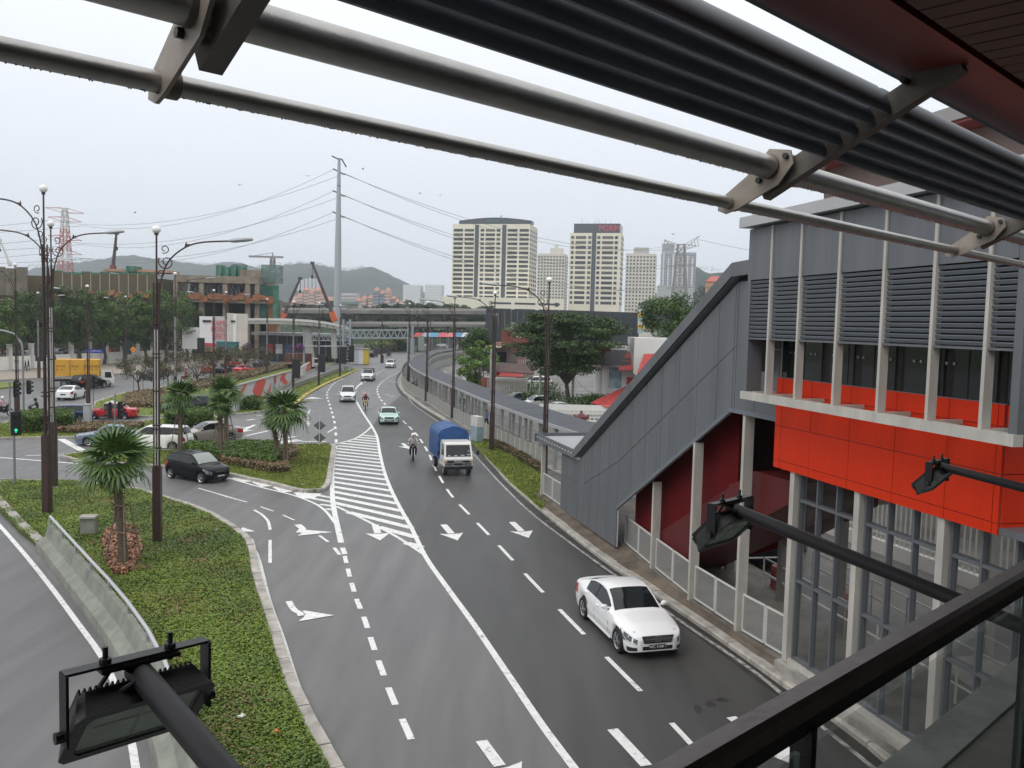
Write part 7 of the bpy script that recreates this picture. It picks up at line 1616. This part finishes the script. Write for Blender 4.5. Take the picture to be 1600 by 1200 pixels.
for k, (px, py, w, hh) in enumerate(((836, 634, 2.2, 1.6), (862, 640, 2.0, 1.9), (902, 650, 2.4, 2.0), (928, 652, 2.0, 2.4), (812, 614, 2.4, 1.6), (850, 618, 2.6, 1.8))):
    g = Vector(G(px, py, .1)); q = np.c_[RNG.normal(g.x, w * .4, 1500), RNG.normal(g.y, .7, 1500), RNG.uniform(.1, hh, 1500)]; bt = T('bush', 'dark garden bush in the yard, ' + ['left of the parked cars', 'between the parked cars and the tree trunk', 'right of the rain tree trunk', 'against the white house', 'behind the slatted fence', 'beside the white van'][k], 'bush', tuple(g)); link('leaves', leaf_mesh('leaves', q, .12, LEAFA, up=.1), bt); MB().tube([g, g + Vector((0, 0, hh * .6))], .06, 5).ob('stem', BARK, bt)
lo_ = T('garden_wall', 'low white garden wall under the big rain tree', 'wall', G(885, 645)); piece('wall_panel', (7.5, .2, 1.5), Vector(G(905, 645, .85)), HWH, lo_); piece('wall_panel', (7.5, .22, .5), Vector(G(905, 645, .35)), M('grimy_base', (.2, .19, .17), .8, var=.4, vs=1), lo_)
ck = T('car_canopy', 'low dark brown canopy over the restaurant yard', 'canopy', D(800, 600, 112)); c = Vector(D(796, 577, 112)); MB().extrude([c + Vector((-3.6, -2, -.2)), c + Vector((3.2, -2, -.5)), c + Vector((3.2, 3, .4)), c + Vector((-3.6, 3, .7))], (0, 0, .12)).ob('canopy_roof', M('canopy_brown', (.06, .028, .022), .7, var=.4, vs=.8), ck)
for dx in (-3.3, 2.9): MB().tube([c + Vector((dx, -1.8, -.2)), (c.x + dx, c.y - 1.8, .1)], .07, 6).ob('canopy_post', BROWN, ck)
# pierced white wall
y2 = 80.; bw = T('pierced_wall', 'white garden wall with a pierced block top behind the walkway', 'wall', (10, y2, 0)); xa2, xb2 = D(862, 650, y2)[0], D(985, 650, y2)[0]; zt2 = D(900, 640, y2)[2]; zb2_ = zt2 - .95
piece('wall_base', (xb2 - xa2, .2, zb2_), ((xa2 + xb2) / 2, y2, zb2_ / 2), HWH, bw)
for r_ in range(3): piece('block_course', (xb2 - xa2, .2, .10), ((xa2 + xb2) / 2, y2, zb2_ + .33 * r_ + .27), HWH, bw)
nbk = int((xb2 - xa2) / .42)
for k in range(nbk):
    for r_ in range(2): piece('pierced_block', (.12, .18, .23), (xa2 + .2 + k * .42 + (.2 if r_ else 0), y2, zb2_ + .33 * r_ + .43 if r_ else zb2_ + .11), HWH, bw)
sh_ = T('shrine', 'small red shrine with a peaked roof in front of the pierced wall', 'shrine', D(908, 660, 70)); c = Vector(D(908, 660, 70)); MB().box(c, (.8, .7, .7)).ob('shrine_body', M('shrine_red', (.40, .03, .03), .5), sh_); MB().box(c + Vector((0, 0, .42)), (1.2, 1, .14)).box(c + Vector((0, 0, .6)), (.75, .6, .25), taper=.5).ball(c + Vector((0, 0, .85)), .12, 6, 5).box(c + Vector((-.55, 0, .52)), (.14, .2, .2)).box(c + Vector((.55, 0, .52)), (.14, .2, .2)).ob('shrine_roof', M('shrine_maroon', (.12, .03, .03), .5), sh_); MB().box((c.x, c.y, (c.z - .35) / 2), (.5, .5, c.z - .35)).ob('shrine_plinth', CONC, sh_)
# restaurant with brown front
y = 128.; h1 = T('restaurant', 'low restaurant with a brown flared front and white script sign', 'building', (4, 128, 0))
BRW = M('brown_front', (.15, .045, .032), .6, var=.12, vs=.5)
def hz(py, px=820): return D(px, py, y)[2]
hbx('flared_front', 782, 806, 0, 4, 517, 545, M('ribbed_brown', (.19, .05, .035), .6, var=.15, vs=2, stretch=(6, 1, .2)))
MB().extrude([(hx(794), y - 1, hz(516)), (hx(824), y - 1, hz(516)), (hx(824), y - 1, hz(538)), (hx(802), y - 1, hz(549)), (hx(794), y - 1, hz(545))], (0, 4, 0)).ob('sign_front', BRW, h1); text('script_sign', 'Mz', 1.4, M('sign_white', (.75, .72, .68), .5), facing((hx(805), y - 1.06, hz(523)), (0, -1, 0)), h1, .03)
hbx('white_wall', 770, 830, 3, 8, 545, 592, M('grimy_white', (.36, .34, .31), .8, var=.3, vs=.6)); hbx('dark_band', 772, 808, 2.2, .6, 570, 583, BRW); hbx('doorway', 776, 790, 2.8, .15, 552, 568, VOID); hbx('pink_front', 806, 822, 1.8, .6, 560, 592, M('pink_front', (.42, .22, .21), .7, var=.25, vs=2))
for k in range(5): hbx('pink_stripe', 808 + k * 3, 809.2 + k * 3, 1.6, .1, 562, 590, HWH)
MB().add([(hx(770), y - 3, hz(587)), (hx(816), y - 3, hz(587)), (hx(818), y + 2, hz(578)), (hx(768), y + 2, hz(578)), ], [(0, 1, 2, 3)]).ob('red_awning', M('awning_red', (.36, .06, .05), .6, var=.15, vs=1), h1)
MB().add([(hx(757), y - 2, hz(544)), (hx(790), y - 2, hz(540)), (hx(790), y + 3, hz(534)), (hx(757), y + 3, hz(539))], [(0, 1, 2, 3)]).ob('side_roof', M('roof_rust', (.24, .11, .08), .7, var=.2, vs=1), h1); hbx('roof_plant', 796, 802, 1, 2, 504, 513, GALV); hbx('roof_plant', 804, 810, 1, 2, 506, 513, GALV); hbx('parapet', 788, 826, -.5, .4, 512.5, 516, M('parapet_g', (.3, .3, .3), .6))
sf = T('slatted_fence', 'tall grey slatted fence in front of the restaurant yard', 'fence', D(790, 600, 104)); 
for k in range(24):
    x0 = lerp(D(762, 600, 104)[0], D(826, 600, 104)[0], k / 24); piece('fence_slat', (.14, .06, 2.2), (x0, 104, 1.2), M('slat_grey', (.25, .245, .22), .7, var=.2, vs=2), sf)
MB().beam((D(762, 600, 104)[0], 104.05, 2.2), (D(826, 600, 104)[0], 104.05, 2.2), .06, .1).ob('fence_rail', GALV, sf)
gt = T('yard_gate', 'rust red low gate wall with white posts beside the feathery tree', 'gate', G(740, 606)); c = Vector(G(742, 606, .1))
MB().beam(c + Vector((-.8, 1.5, .8)), c + Vector((2.6, -4, .8)), .15, 1.6).ob('gate_wall', M('rust_red', (.22, .06, .035), .7), gt)
for dx, dy in ((-1.6, 1.5), (-3.0, 2.4), (-4.4, 3.3)): piece('white_post', (.4, .4, 1.9), c + Vector((dx, dy, .95)), HWH, gt)
for px, by, top, lb in ((894, 648, 577, 'grey concrete utility pole left of the pierced wall'), (766, 620, 545, 'weathered utility pole before the restaurant'), (843, 638, 551, 'thin grey utility pole in front of the rain tree')):
    g = Vector(G(px, by, .1)); z = D(px, top, g.y)[2]; t = T('utility_pole', lb, 'utility pole', tuple(g)); MB().tube([g, (g.x, g.y, z)], [.16, .12], 8).ob('pole', CONC, t); MB().beam((g.x - .5, g.y, z - .4), (g.x + .5, g.y, z - .4), .08, .08).ob('cross_arm', GALV, t)
g1, g2 = D(843, 555, G(843, 638)[1]), D(894, 582, G(894, 648)[1]); lw = T('telephone_wires', 'slack dark wires between the utility poles', 'wires', g1); wire(g1, g2, .8, .025).ob('wire', WIREM, lw); wire(g2, D(940, 615, 66), .6, .025).ob('wire', WIREM, lw)
# black shed
bk_ = T('black_hall', 'wide black sheet-metal hall behind the rain tree', 'building', D(880, 520, 215)); BKM = M('black_sheet', (.028, .031, .037), .55, var=.12, vs=.3)
for k in range(26):
    x0, x1 = lerp(D(759, 500, 215)[0], D(998, 500, 235)[0], k / 26), lerp(D(759, 500, 215)[0], D(998, 500, 235)[0], (k + 1) / 26); yy = 215 + 20 * k / 26
    piece('sheet_panel', (x1 - x0 - .03, .2, D(759, 482, 215)[2] + (0 if k < 12 else .5)), ((x0 + x1) / 2, yy, D(759, 482, 215)[2] / 2), BKM, bk_)
text('hall_lettering', 'TOP', 1.1, M('letter_grey', (.3, .3, .3), .5), facing(Vector(D(772, 492, 214.6)), (0, -1, 0)), bk_, .02)
vsg = T('vertical_sign', 'tall striped green, white and orange sign at the right end of the black hall', 'sign', D(1001, 520, 225))
for k, cl in enumerate(((.25, .35, .30), (.5, .5, .45), (.5, .30, .04), (.25, .38, .36), (.5, .5, .45), (.52, .32, .04), (.3, .4, .4))): c = Vector(D(1001, 480 + k * 6.2, 225)); piece('sign_panel', (1.5, .4, 1.0), c, M('vs_%d' % k, cl, .5), vsg)
# things behind the glass wall
rp = T('ramp_railing', 'white tube handrails of the ramp behind the stair columns', 'railing', (11, 27, .1))
def rails(P, zs_l=(.55, 1.05), r=.03):
    P = [Vector(p) for p in P]
    for z in zs_l: MB().tube([p + Vector((0, 0, z)) for p in P], r, 6).ob('rail', WHR, rp)
    for a, b in zip(P, P[1:]):
        for k in range(max(1, int((b - a).length / 1.4)) + 1): q = a.lerp(b, k / max(1, int((b - a).length / 1.4))); MB().tube([q, q + Vector((0, 0, zs_l[-1]))], r, 6).ob('post', WHR, rp)
rails([(8.6, 28.5, .35), (9.6, 24.0, .35), (11.3, 17.0, .2)]); rails([(10.6, 29.5, .35), (11.6, 24.5, .35), (13.2, 17.5, .2)]); rails([(8.2, 30.2, .35), (10.6, 30.6, .35)])
wf = T('bar_fence', 'white bar fence on a low wall across the yard behind the glass wall', 'fence', (18, 30, 0)); a, b = Vector((13.6, 40, 0)), Vector((20.5, 15, 0)); MB().beam(a + Vector((0, 0, .35)), b + Vector((0, 0, .35)), .25, .6).ob('fence_wall', HWH, wf); d = b - a
for k in range(96): q = a + d * (k / 96); piece('fence_bar', (.05, .05, 1.9), q + Vector((0, 0, 1.6)), WHR, wf)
for z in (.9, 2.4): MB().beam(a + Vector((0, 0, z)), b + Vector((0, 0, z)), .05, .07).ob('fence_rail', WHR, wf)
wl = T('yard_building', 'plain pale building across the yard behind the glass wall', 'building', (26, 36, 0)); MB().beam(Vector((17, 46, 3.2)), Vector((29, 14, 3.2)), .4, 6.4).ob('wall', M('yard_wall', (.16, .155, .14), .8, var=.3, vs=.5), wl)
for k in range(6): q = Vector((17, 46, 0)).lerp(Vector((29, 14, 0)), (k + .5) / 6); MB().beam(q + Vector((-.28, -.1, 3.0)), q + Vector((-.28, -.1, 3.0)) + Vector((12, -32, 0)).normalized() * 1.6, .1, 1.5).ob('window', GLASSD, wl)
for (x, y_), lb, cl in (((10.6, 25.9), 'faded red plastic drum barrier behind the stair columns', (.26, .05, .045)), ((13.0, 19.6), 'red plastic barrier seen through the glass wall', (.36, .05, .035)), ((9.3, 28.7), 'second faded red drum farther behind the stair columns', (.24, .06, .05))):
    t = T('plastic_barrier', lb, 'barrier', (x, y_, .1)); MB().tube([(x, y_, .1), (x, y_, .25), (x, y_, .5), (x, y_, 1.0), (x, y_, 1.08)], [.42, .42, .38, .40, .34], 12).ob('drum', M('drum_' + str(int(x * 10)), cl, .6, var=.35, vs=4), t, smooth=True); MB().tube([(x, y_, .62), (x, y_, .74)], .40, 12).ob('band', M('drum_band', (.35, .25, .23), .6), t)

# ================================================================ skyline
CREAM = M('tower_cream', (.70, .655, .535), .7, var=.06, vs=.05); CREAM2 = M('tower_cream_pale', (.60, .565, .49), .75, var=.06, vs=.05); TWN = M('tower_window', (.022, .026, .027), .25); TGL = M('tower_dark_glass', (.05, .06, .065), .2)
TWS = [TWN, TWN, TWN, M('tower_window_pale', (.06, .065, .06), .3), M('tower_window_blind', (.11, .105, .09), .5)]
class Block:
    def __init__(s, name, label, px0, pxm, px1, ytop, y, th, mat, cat='tower', ybase=None, group=None):
        s.th = math.radians(th); xl = D(px0, 480, y)[0]; xm = D(pxm, 480, y)[0]; xr = D(px1, 480, y)[0]; s.w = (xm - xl) / math.cos(s.th); s.d = max(6, (xr - xm) / math.sin(s.th) if th else 15); s.h = D((px0 + pxm) / 2, ytop, y)[2]
        s.ex = Vector((math.cos(s.th), -math.sin(s.th), 0)); s.ey = Vector((math.sin(s.th), math.cos(s.th), 0)); s.o = Vector((xl, y + math.sin(s.th) * s.w / 2, 0)); s.rz = -s.th
        s.t = T(name, label, cat, tuple(s.at(s.w / 2, s.d / 2, 0)), 0, group); s.box('wall', 0, s.w, 0, s.d, 0, s.h, mat)
    def at(s, x, y, z): return s.o + s.ex * x + s.ey * y + Vector((0, 0, z))
    def box(s, name, x0, x1, y0, y1, z0, z1, mat): return piece(name, (x1 - x0, y1 - y0, z1 - z0), s.at((x0 + x1) / 2, (y0 + y1) / 2, (z0 + z1) / 2), mat, s.t, rz=s.rz)
    def front(s, name, x0, x1, z0, z1, mat, pr=.12): return s.box(name, x0, x1, -pr, .02, z0, z1, mat)
    def side(s, name, y0, y1, z0, z1, mat, pr=.12): return s.box(name, s.w - .02, s.w + pr, y0, y1, z0, z1, mat)
    def grid(s, nx, nz, fx=.55, fz=.5, z0=3, mat=TWN, side=0):           # windows too small to tell apart
        m = MB(); q = (s.h - z0 - 1.5) / nz
        for k in range(nz):
            for j in range(nx): c = s.at((j + .5) * s.w / nx, -.04, z0 + (k + .5) * q); m.box(c, (s.w / nx * fx, .16, q * fz), s.rz)
            for j in range(side): c = s.at(s.w + .04, (j + .5) * s.d / side, z0 + (k + .5) * q); m.box(c, (.16, s.d / side * fx, q * fz), s.rz)
        m.ob('windows', mat, s.t, kind='stuff')
t1 = Block('office_tower', 'largest cream office tower with a dark curved crown', 704, 825, 838, 350, 600, 12, CREAM)
W_1 = t1.w
def uu(c): return (c - 85) / 440 * W_1
rows = 17; fl_h = 6.85 / 1350 * 600 * 1.0
for k in range(rows):
    z = t1.h - 4.2 - k * fl_h
    for a, b in ((92, 145), (155, 208), (246, 266), (275, 328), (337, 358), (400, 455), (466, 518)): t1.front('window', uu(a), uu(b), z - .95, z + .85, random.choice(TWS))
    for j in range(4): t1.side('window', .8 + j * t1.d / 4, .8 + j * t1.d / 4 + t1.d / 4 * .62, z - .95, z + .85, TWN)
for a, b in ((214, 236), (369, 392)): t1.front('glass_strip', uu(a), uu(b), 6, t1.h - .5, TGL, .25)
cr = MB(); n = 14; P0 = []
for i in range(n + 1): q = i / n; P0.append((lerp(uu(118), uu(540) - 1, q), t1.h + .3, t1.h + 2.4 + 2.2 * math.sin(math.pi * q)))
L = [t1.at(x, 1, z0) for x, z0, z1 in P0] + [t1.at(x, 1, z1) for x, z0, z1 in reversed(P0)]; cr.extrude(L, t1.ey * 8).ob('roof_crown', TGL, t1.t)
text('roof_lettering', 'Prescott', 2.6, M('roof_green', (.02, .22, .13), .5), facing(t1.at(uu(312), .8, t1.h + 2.2), -t1.ey), t1.t, .05)
t2 = Block('office_tower', 'cream office tower with a dark glass top and red rooftop letters', 888, 966, 976, 364, 610, 12, CREAM)
def u2(c): return (c - 758) / 290 * t2.w
for k in range(14):
    z = t2.h - 3.0 - k * 7.75 / 1350 * 610
    for a, b in ((766, 781), (791, 850), (862, 880), (914, 931), (942, 1005), (1013, 1030)): t2.front('window', u2(a), u2(b), z - 1.1, z + .9, random.choice(TWS))
    for j in range(3): t2.side('window', .9 + j * t2.d / 3, .9 + j * t2.d / 3 + t2.d / 3 * .6, z - 1.1, z + .9, TWN)
t2.front('glass_strip', u2(884), u2(908), 4, t2.h, TGL, .3); t2.box('glass_top', u2(778), u2(1040), .5, t2.d - .5, t2.h + .01, t2.h + 6.6, TGL); text('roof_lettering', 'PGRM', 5.6, M('letters_red', (.62, .02, .03), .5), facing(t2.at(u2(980), .35, t2.h + 3.2), -t2.ey), t2.t, .1, sx=1.05)
m = MB()
for x in (820, 850, 890, 905, 920, 955, 980): a = t2.at(u2(x), 4, t2.h + 6.6); m.tube([a, a + Vector((0, 0, random.uniform(1.5, 4)))], .12, 4)
m.ob('aerials', PG, t2.t)
pdm = Block('podium_block', 'low cream podium joining the two office towers', 690, 880, 890, 465, 560, 4, CREAM, 'building')
for k in range(3): pdm.front('window_band', pdm.w * (.40 + .2 * k), pdm.w * (.57 + .2 * k), pdm.h - 8.2, pdm.h - 7, TWN); pdm.front('window_band', pdm.w * (.40 + .2 * k), pdm.w * (.57 + .2 * k), pdm.h - 4.2, pdm.h - 3, TWN)
pdm.front('window', pdm.w * .93, pdm.w * .96, pdm.h - 5, pdm.h - 2.5, TWN)
b3 = Block('apartment_tower', 'pale apartment tower between the two office towers', 838, 880, 888, 396, 800, 10, CREAM2); b3.grid(9, 24, .5, .5, 4, TWN, 2); b3.box('roof_house', b3.w * .45, b3.w * .9, 2, 8, b3.h + .01, b3.h + 5, CREAM2); b3.box('roof_house', b3.w * .6, b3.w * .72, 3, 6, b3.h + 5.02, b3.h + 8, CREAM2)
b4 = Block('apartment_tower', 'pale apartment tower right of the red-lettered tower', 976, 1022, 1030, 396, 780, 10, CREAM2); b4.grid(9, 22, .5, .5, 4, TWN, 2); b4.box('roof_house', b4.w * .25, b4.w * .75, 2, 8, b4.h + .01, b4.h + 5.5, M('roof_h', (.42, .40, .36), .7))
b5 = Block('apartment_tower', 'grey and white striped apartment tower behind the right pylon', 1032, 1084, 1091, 394, 900, 8, M('tower_grey', (.32, .33, .36), .7)); 
for k in range(7): b5.front('white_stripe', b5.w * (.03 + .14 * k), b5.w * (.08 + .14 * k), 10, b5.h - random.uniform(0, 6), M('stripe_white', (.58, .58, .58), .7), .5)
b5.grid(16, 26, .4, .4, 8, TWN, 0); b5.box('roof_step', 0, b5.w * .35, 1, 9, b5.h + .01, b5.h + 9, M('tower_grey', (.32, .33, .36), .7))
b5b = Block('car_park', 'long grey striped parking block below the striped apartment tower', 1028, 1082, 1086, 446, 850, 6, M('carpark', (.40, .40, .39), .7), 'building')
for k in range(6): b5b.front('dark_band', 0, b5b.w, 12 + k * 4.2, 14 + k * 4.2, TWN)
for lb, p0, pm, p1, yt, y_, nx in (('white slab block right of the blue-grey apartments', 629, 656, 659, 445, 1150, 8), ('second white slab block nearest the largest tower', 663, 689, 692, 445, 1150, 8)):
    b = Block('apartment_block', lb, p0, pm, p1, yt, y_, 8, M('slab_white', (.62, .63, .64), .7), 'building'); b.grid(nx, 14, .35, .35, 6, M('slab_win', (.34, .36, .38), .5), 0)
PKW = M('condo_pink', (.58, .40, .33), .75, var=.06, vs=.02); RFO = M('condo_roof', (.42, .20, .13), .7); BLW = M('condo_blue', (.23, .265, .31), .75)
def condo(label, p0, p1, yt, y_, steps, mat, grp=None):
    b = Block('apartment_block', label, p0, p1 - 2, p1, yt, y_, 6, mat, 'building', group=grp); n = len(steps)
    for k, hh in enumerate(steps):
        x0, x1 = b.w * k / n, b.w * (k + 1) / n; b.box('wing', x0 + .1, x1 - .1, -2 - (k % 2), 2, 0, b.h + hh - .02 * k, mat if k % 3 else PKW)
        z = b.h + hh - .02 * k; c = [b.at(x0 - .4, -3.5, z), b.at(x1 + .4, -3.5, z), b.at(x1 + .4, 6, z), b.at(x0 - .4, 6, z)]; ap = b.at((x0 + x1) / 2, 1, z + 4.2); MB().add(c + [ap], [(0, 1, 4), (1, 2, 4), (2, 3, 4), (3, 0, 4)]).ob('hip_roof', RFO, b.t)
        m = MB()
        for i in range(9):
            for j in range(4): m.box(b.at(x0 + (j + .5) * (x1 - x0) / 4, -3.05 if k % 2 else -2.05, b.h + hh - 3 - i * 3.3), ((x1 - x0) / 4 * .5, .3, 1.5), b.rz)
        m.ob('windows', TWN, b.t, kind='stuff')
condo('salmon apartment block with orange hip roofs left of the monopole', 455, 523, 463, 900, (-7, 0, 6, 4, 6, 0, -4), PKW); condo('blue-grey apartment block with orange hip roofs right of the monopole', 575, 622, 462, 900, (-3, 5, 2, 5, -3), BLW); condo('low pink-roofed wing at the right end of the blue-grey apartments', 618, 632, 472, 880, (0, -2), PKW); condo('low pink-roofed wing just left of the blue-grey apartments', 556, 576, 467, 905, (-2, 0), PKW)
b = Block('apartment_block', 'pale stepped apartment rows behind the monopole', 528, 556, 558, 458, 950, 6, M('pale_rows', (.48, .46, .44), .75), 'building'); b.grid(10, 8, .5, .45, 6, TWN, 0)
for k in range(6): b = Block('hill_tower', 'slender white tower on the hill, %s of six' % ['first from left', 'second from left', 'third from left', 'third from right', 'second from right', 'rightmost'][k], 464 + k * 6, 468.4 + k * 6, 469 + k * 6, 434 + abs(k - 3) * 1.3, 1500, 8, M('far_white', (.55, .56, .57), .7), 'tower', group='white towers on the hill'); b.grid(3, 16, .4, .4, 40, M('slab_win', (.34, .36, .38), .5), 0)
b = Block('apartment_block', 'orange apartment block with red roof at the foot of the right hill', 1103, 1128, 1133, 440, 520, 10, M('orange_flats', (.52, .28, .13), .7), 'building'); b.grid(6, 8, .4, .4, 3, TWN, 0); c = [b.at(-1, -1, b.h), b.at(b.w + 1, -1, b.h), b.at(b.w + 1, b.d, b.h), b.at(-1, b.d, b.h)]; MB().add(c + [b.at(b.w * .3, b.d / 2, b.h + 3.5), b.at(b.w * .7, b.d / 2, b.h + 3.5)], [(0, 1, 5, 4), (1, 2, 5), (2, 3, 4, 5), (3, 0, 4)]).ob('hip_roof', M('roof_redd', (.42, .10, .08), .7), b.t)
b = Block('long_shed', 'long pale low shed in front of the far apartments', 530, 560, 561, 473, 420, 5, M('shed_white', (.5, .5, .49), .7), 'building'); b.front('shed_roof', -.5, b.w + .5, b.h - .8, b.h + .6, M('shed_roof', (.16, .22, .22), .6), 2)

# ================================================================ hills and far woods
HILL = M('hill_forest', (.020, .034, .022), .95, var=.5, vs=.025, detail=12)
def hill(ridge, yr, yf, name='hill'):
    R_ = [Vector(D(px, py, yr)) for px, py in ridge]; R_ = resample(smooth(R_, 4), 9); m = MB(); rows_ = 20; nn = len(R_)
    from mathutils import noise
    for j in range(rows_ + 1):
        f = j / rows_
        for p in R_:
            yy = lerp(yr + 60, yf, f) + 40 * noise.noise((p.x * .004, f * 3, 1)); k = 1 - .15 * 0
            z = max(-1, p.z * (1 - f ** 1.3) * (1 + .12 * noise.noise((p.x * .008, f * 2.5, 4)))) if j else p.z - 3
            z += 3.2 * noise.noise((p.x * .09, yy * .05, 0)) + 2.0 * noise.noise((p.x * .25, yy * .1, 7)); m.v.append((p.x * (1 if j == 0 else lerp(1, yf / yr, f * .9)), yy, z))
    for j in range(rows_):
        for i in range(nn - 1): m.f.append((j * nn + i, j * nn + i + 1, (j + 1) * nn + i + 1, (j + 1) * nn + i))
    m.ob(name, HILL, smooth=True, ang=180, kind='structure')
    P = np.array([tuple(p) for p in R_]); q = np.repeat(P, 26, 0); q[:, 0] += RNG.uniform(-5, 5, len(q)); q[:, 1] += RNG.uniform(-30, 30, len(q)); q[:, 2] += RNG.uniform(-7, -1, len(q)) * yr / 2000 + 2.0 * yr / 2000 * np.sin(q[:, 0] * .21) * np.cos(q[:, 0] * .067)
    link('hill_trees', leaf_mesh('hill_trees', q, 1.3 * yr / 2000, leafmat('hill_leaf', (.014, .028, .014), (.03, .055, .022), .05), up=.1, asp=.7), kind='stuff')
hill([(20, 425), (45, 415), (75, 409), (110, 404), (150, 404), (180, 402), (215, 401), (260, 404), (300, 409), (340, 411), (380, 414), (420, 415), (470, 420)], 2050, 1500)
hill([(395, 424), (430, 413), (455, 409), (475, 408), (500, 411), (530, 417), (555, 417), (572, 416), (595, 425), (615, 434), (635, 442), (660, 455), (700, 470), (760, 482)], 1900, 1250)
hill([(1020, 470), (1070, 436), (1090, 418), (1102, 416), (1115, 421), (1128, 424), (1150, 420), (1190, 425), (1260, 440)], 1100, 720)
def wood(y, p0, p1, top, bot, n, size, seed, name='far_trees'):
    a, b = D(p0, top, y), D(p1, top, y); x = RNG.uniform(a[0], b[0], n); zb = D((p0 + p1) / 2, bot, y)[2]; zt_ = a[2] + (b[2] - a[2]) * (x - a[0]) / (b[0] - a[0])
    hgt = zt_ + (zt_ - zb) * (.22 * np.sin(x * .13 + seed) + .16 * np.sin(x * .37 + seed * 2) + .1 * np.sin(x * .9)); z = zb + (hgt - zb) * RNG.random(n) ** .7; pts = np.c_[x, y + RNG.uniform(-7, 7, n), z]
    link(name, leaf_mesh(name, pts, size, leafmat('far_leaf', (.010, .024, .009), (.050, .085, .024), .12), up=.1, asp=.6), kind='stuff')
wood(360, 400, 770, 482, 502, 26000, .8, 1); wood(320, 560, 770, 485, 502, 9000, .7, 2.3); wood(560, 430, 705, 477, 490, 9000, 1.2, 4); wood(345, 470, 760, 488, 512, 14000, .6, 5.5); wood(330, 1000, 1200, 470, 500, 6000, .7, 3); wood(720, 1085, 1160, 455, 480, 3500, 1.3, 6)
wood(176, -30, 300, 520, 556, 9000, .30, 2); wood(260, 600, 770, 512, 528, 6000, .5, 8)

# ================================================================ air
hz_ = MB().box((0, 1120, 90), (3400, 2420, 186)).ob('haze', None, kind='stuff')
hm = bpy.data.materials.new('haze'); hm.use_nodes = True; n_ = hm.node_tree; n_.nodes.clear(); o_ = n_.nodes.new('ShaderNodeOutputMaterial'); v_ = n_.nodes.new('ShaderNodeVolumePrincipled')
v_.inputs['Color'].default_value = (.86, .93, 1.0, 1); v_.inputs['Density'].default_value = 0.00028; v_.inputs['Anisotropy'].default_value = .2
n_.links.new(v_.outputs[0], o_.inputs['Volume']); hz_.data.materials.append(hm)
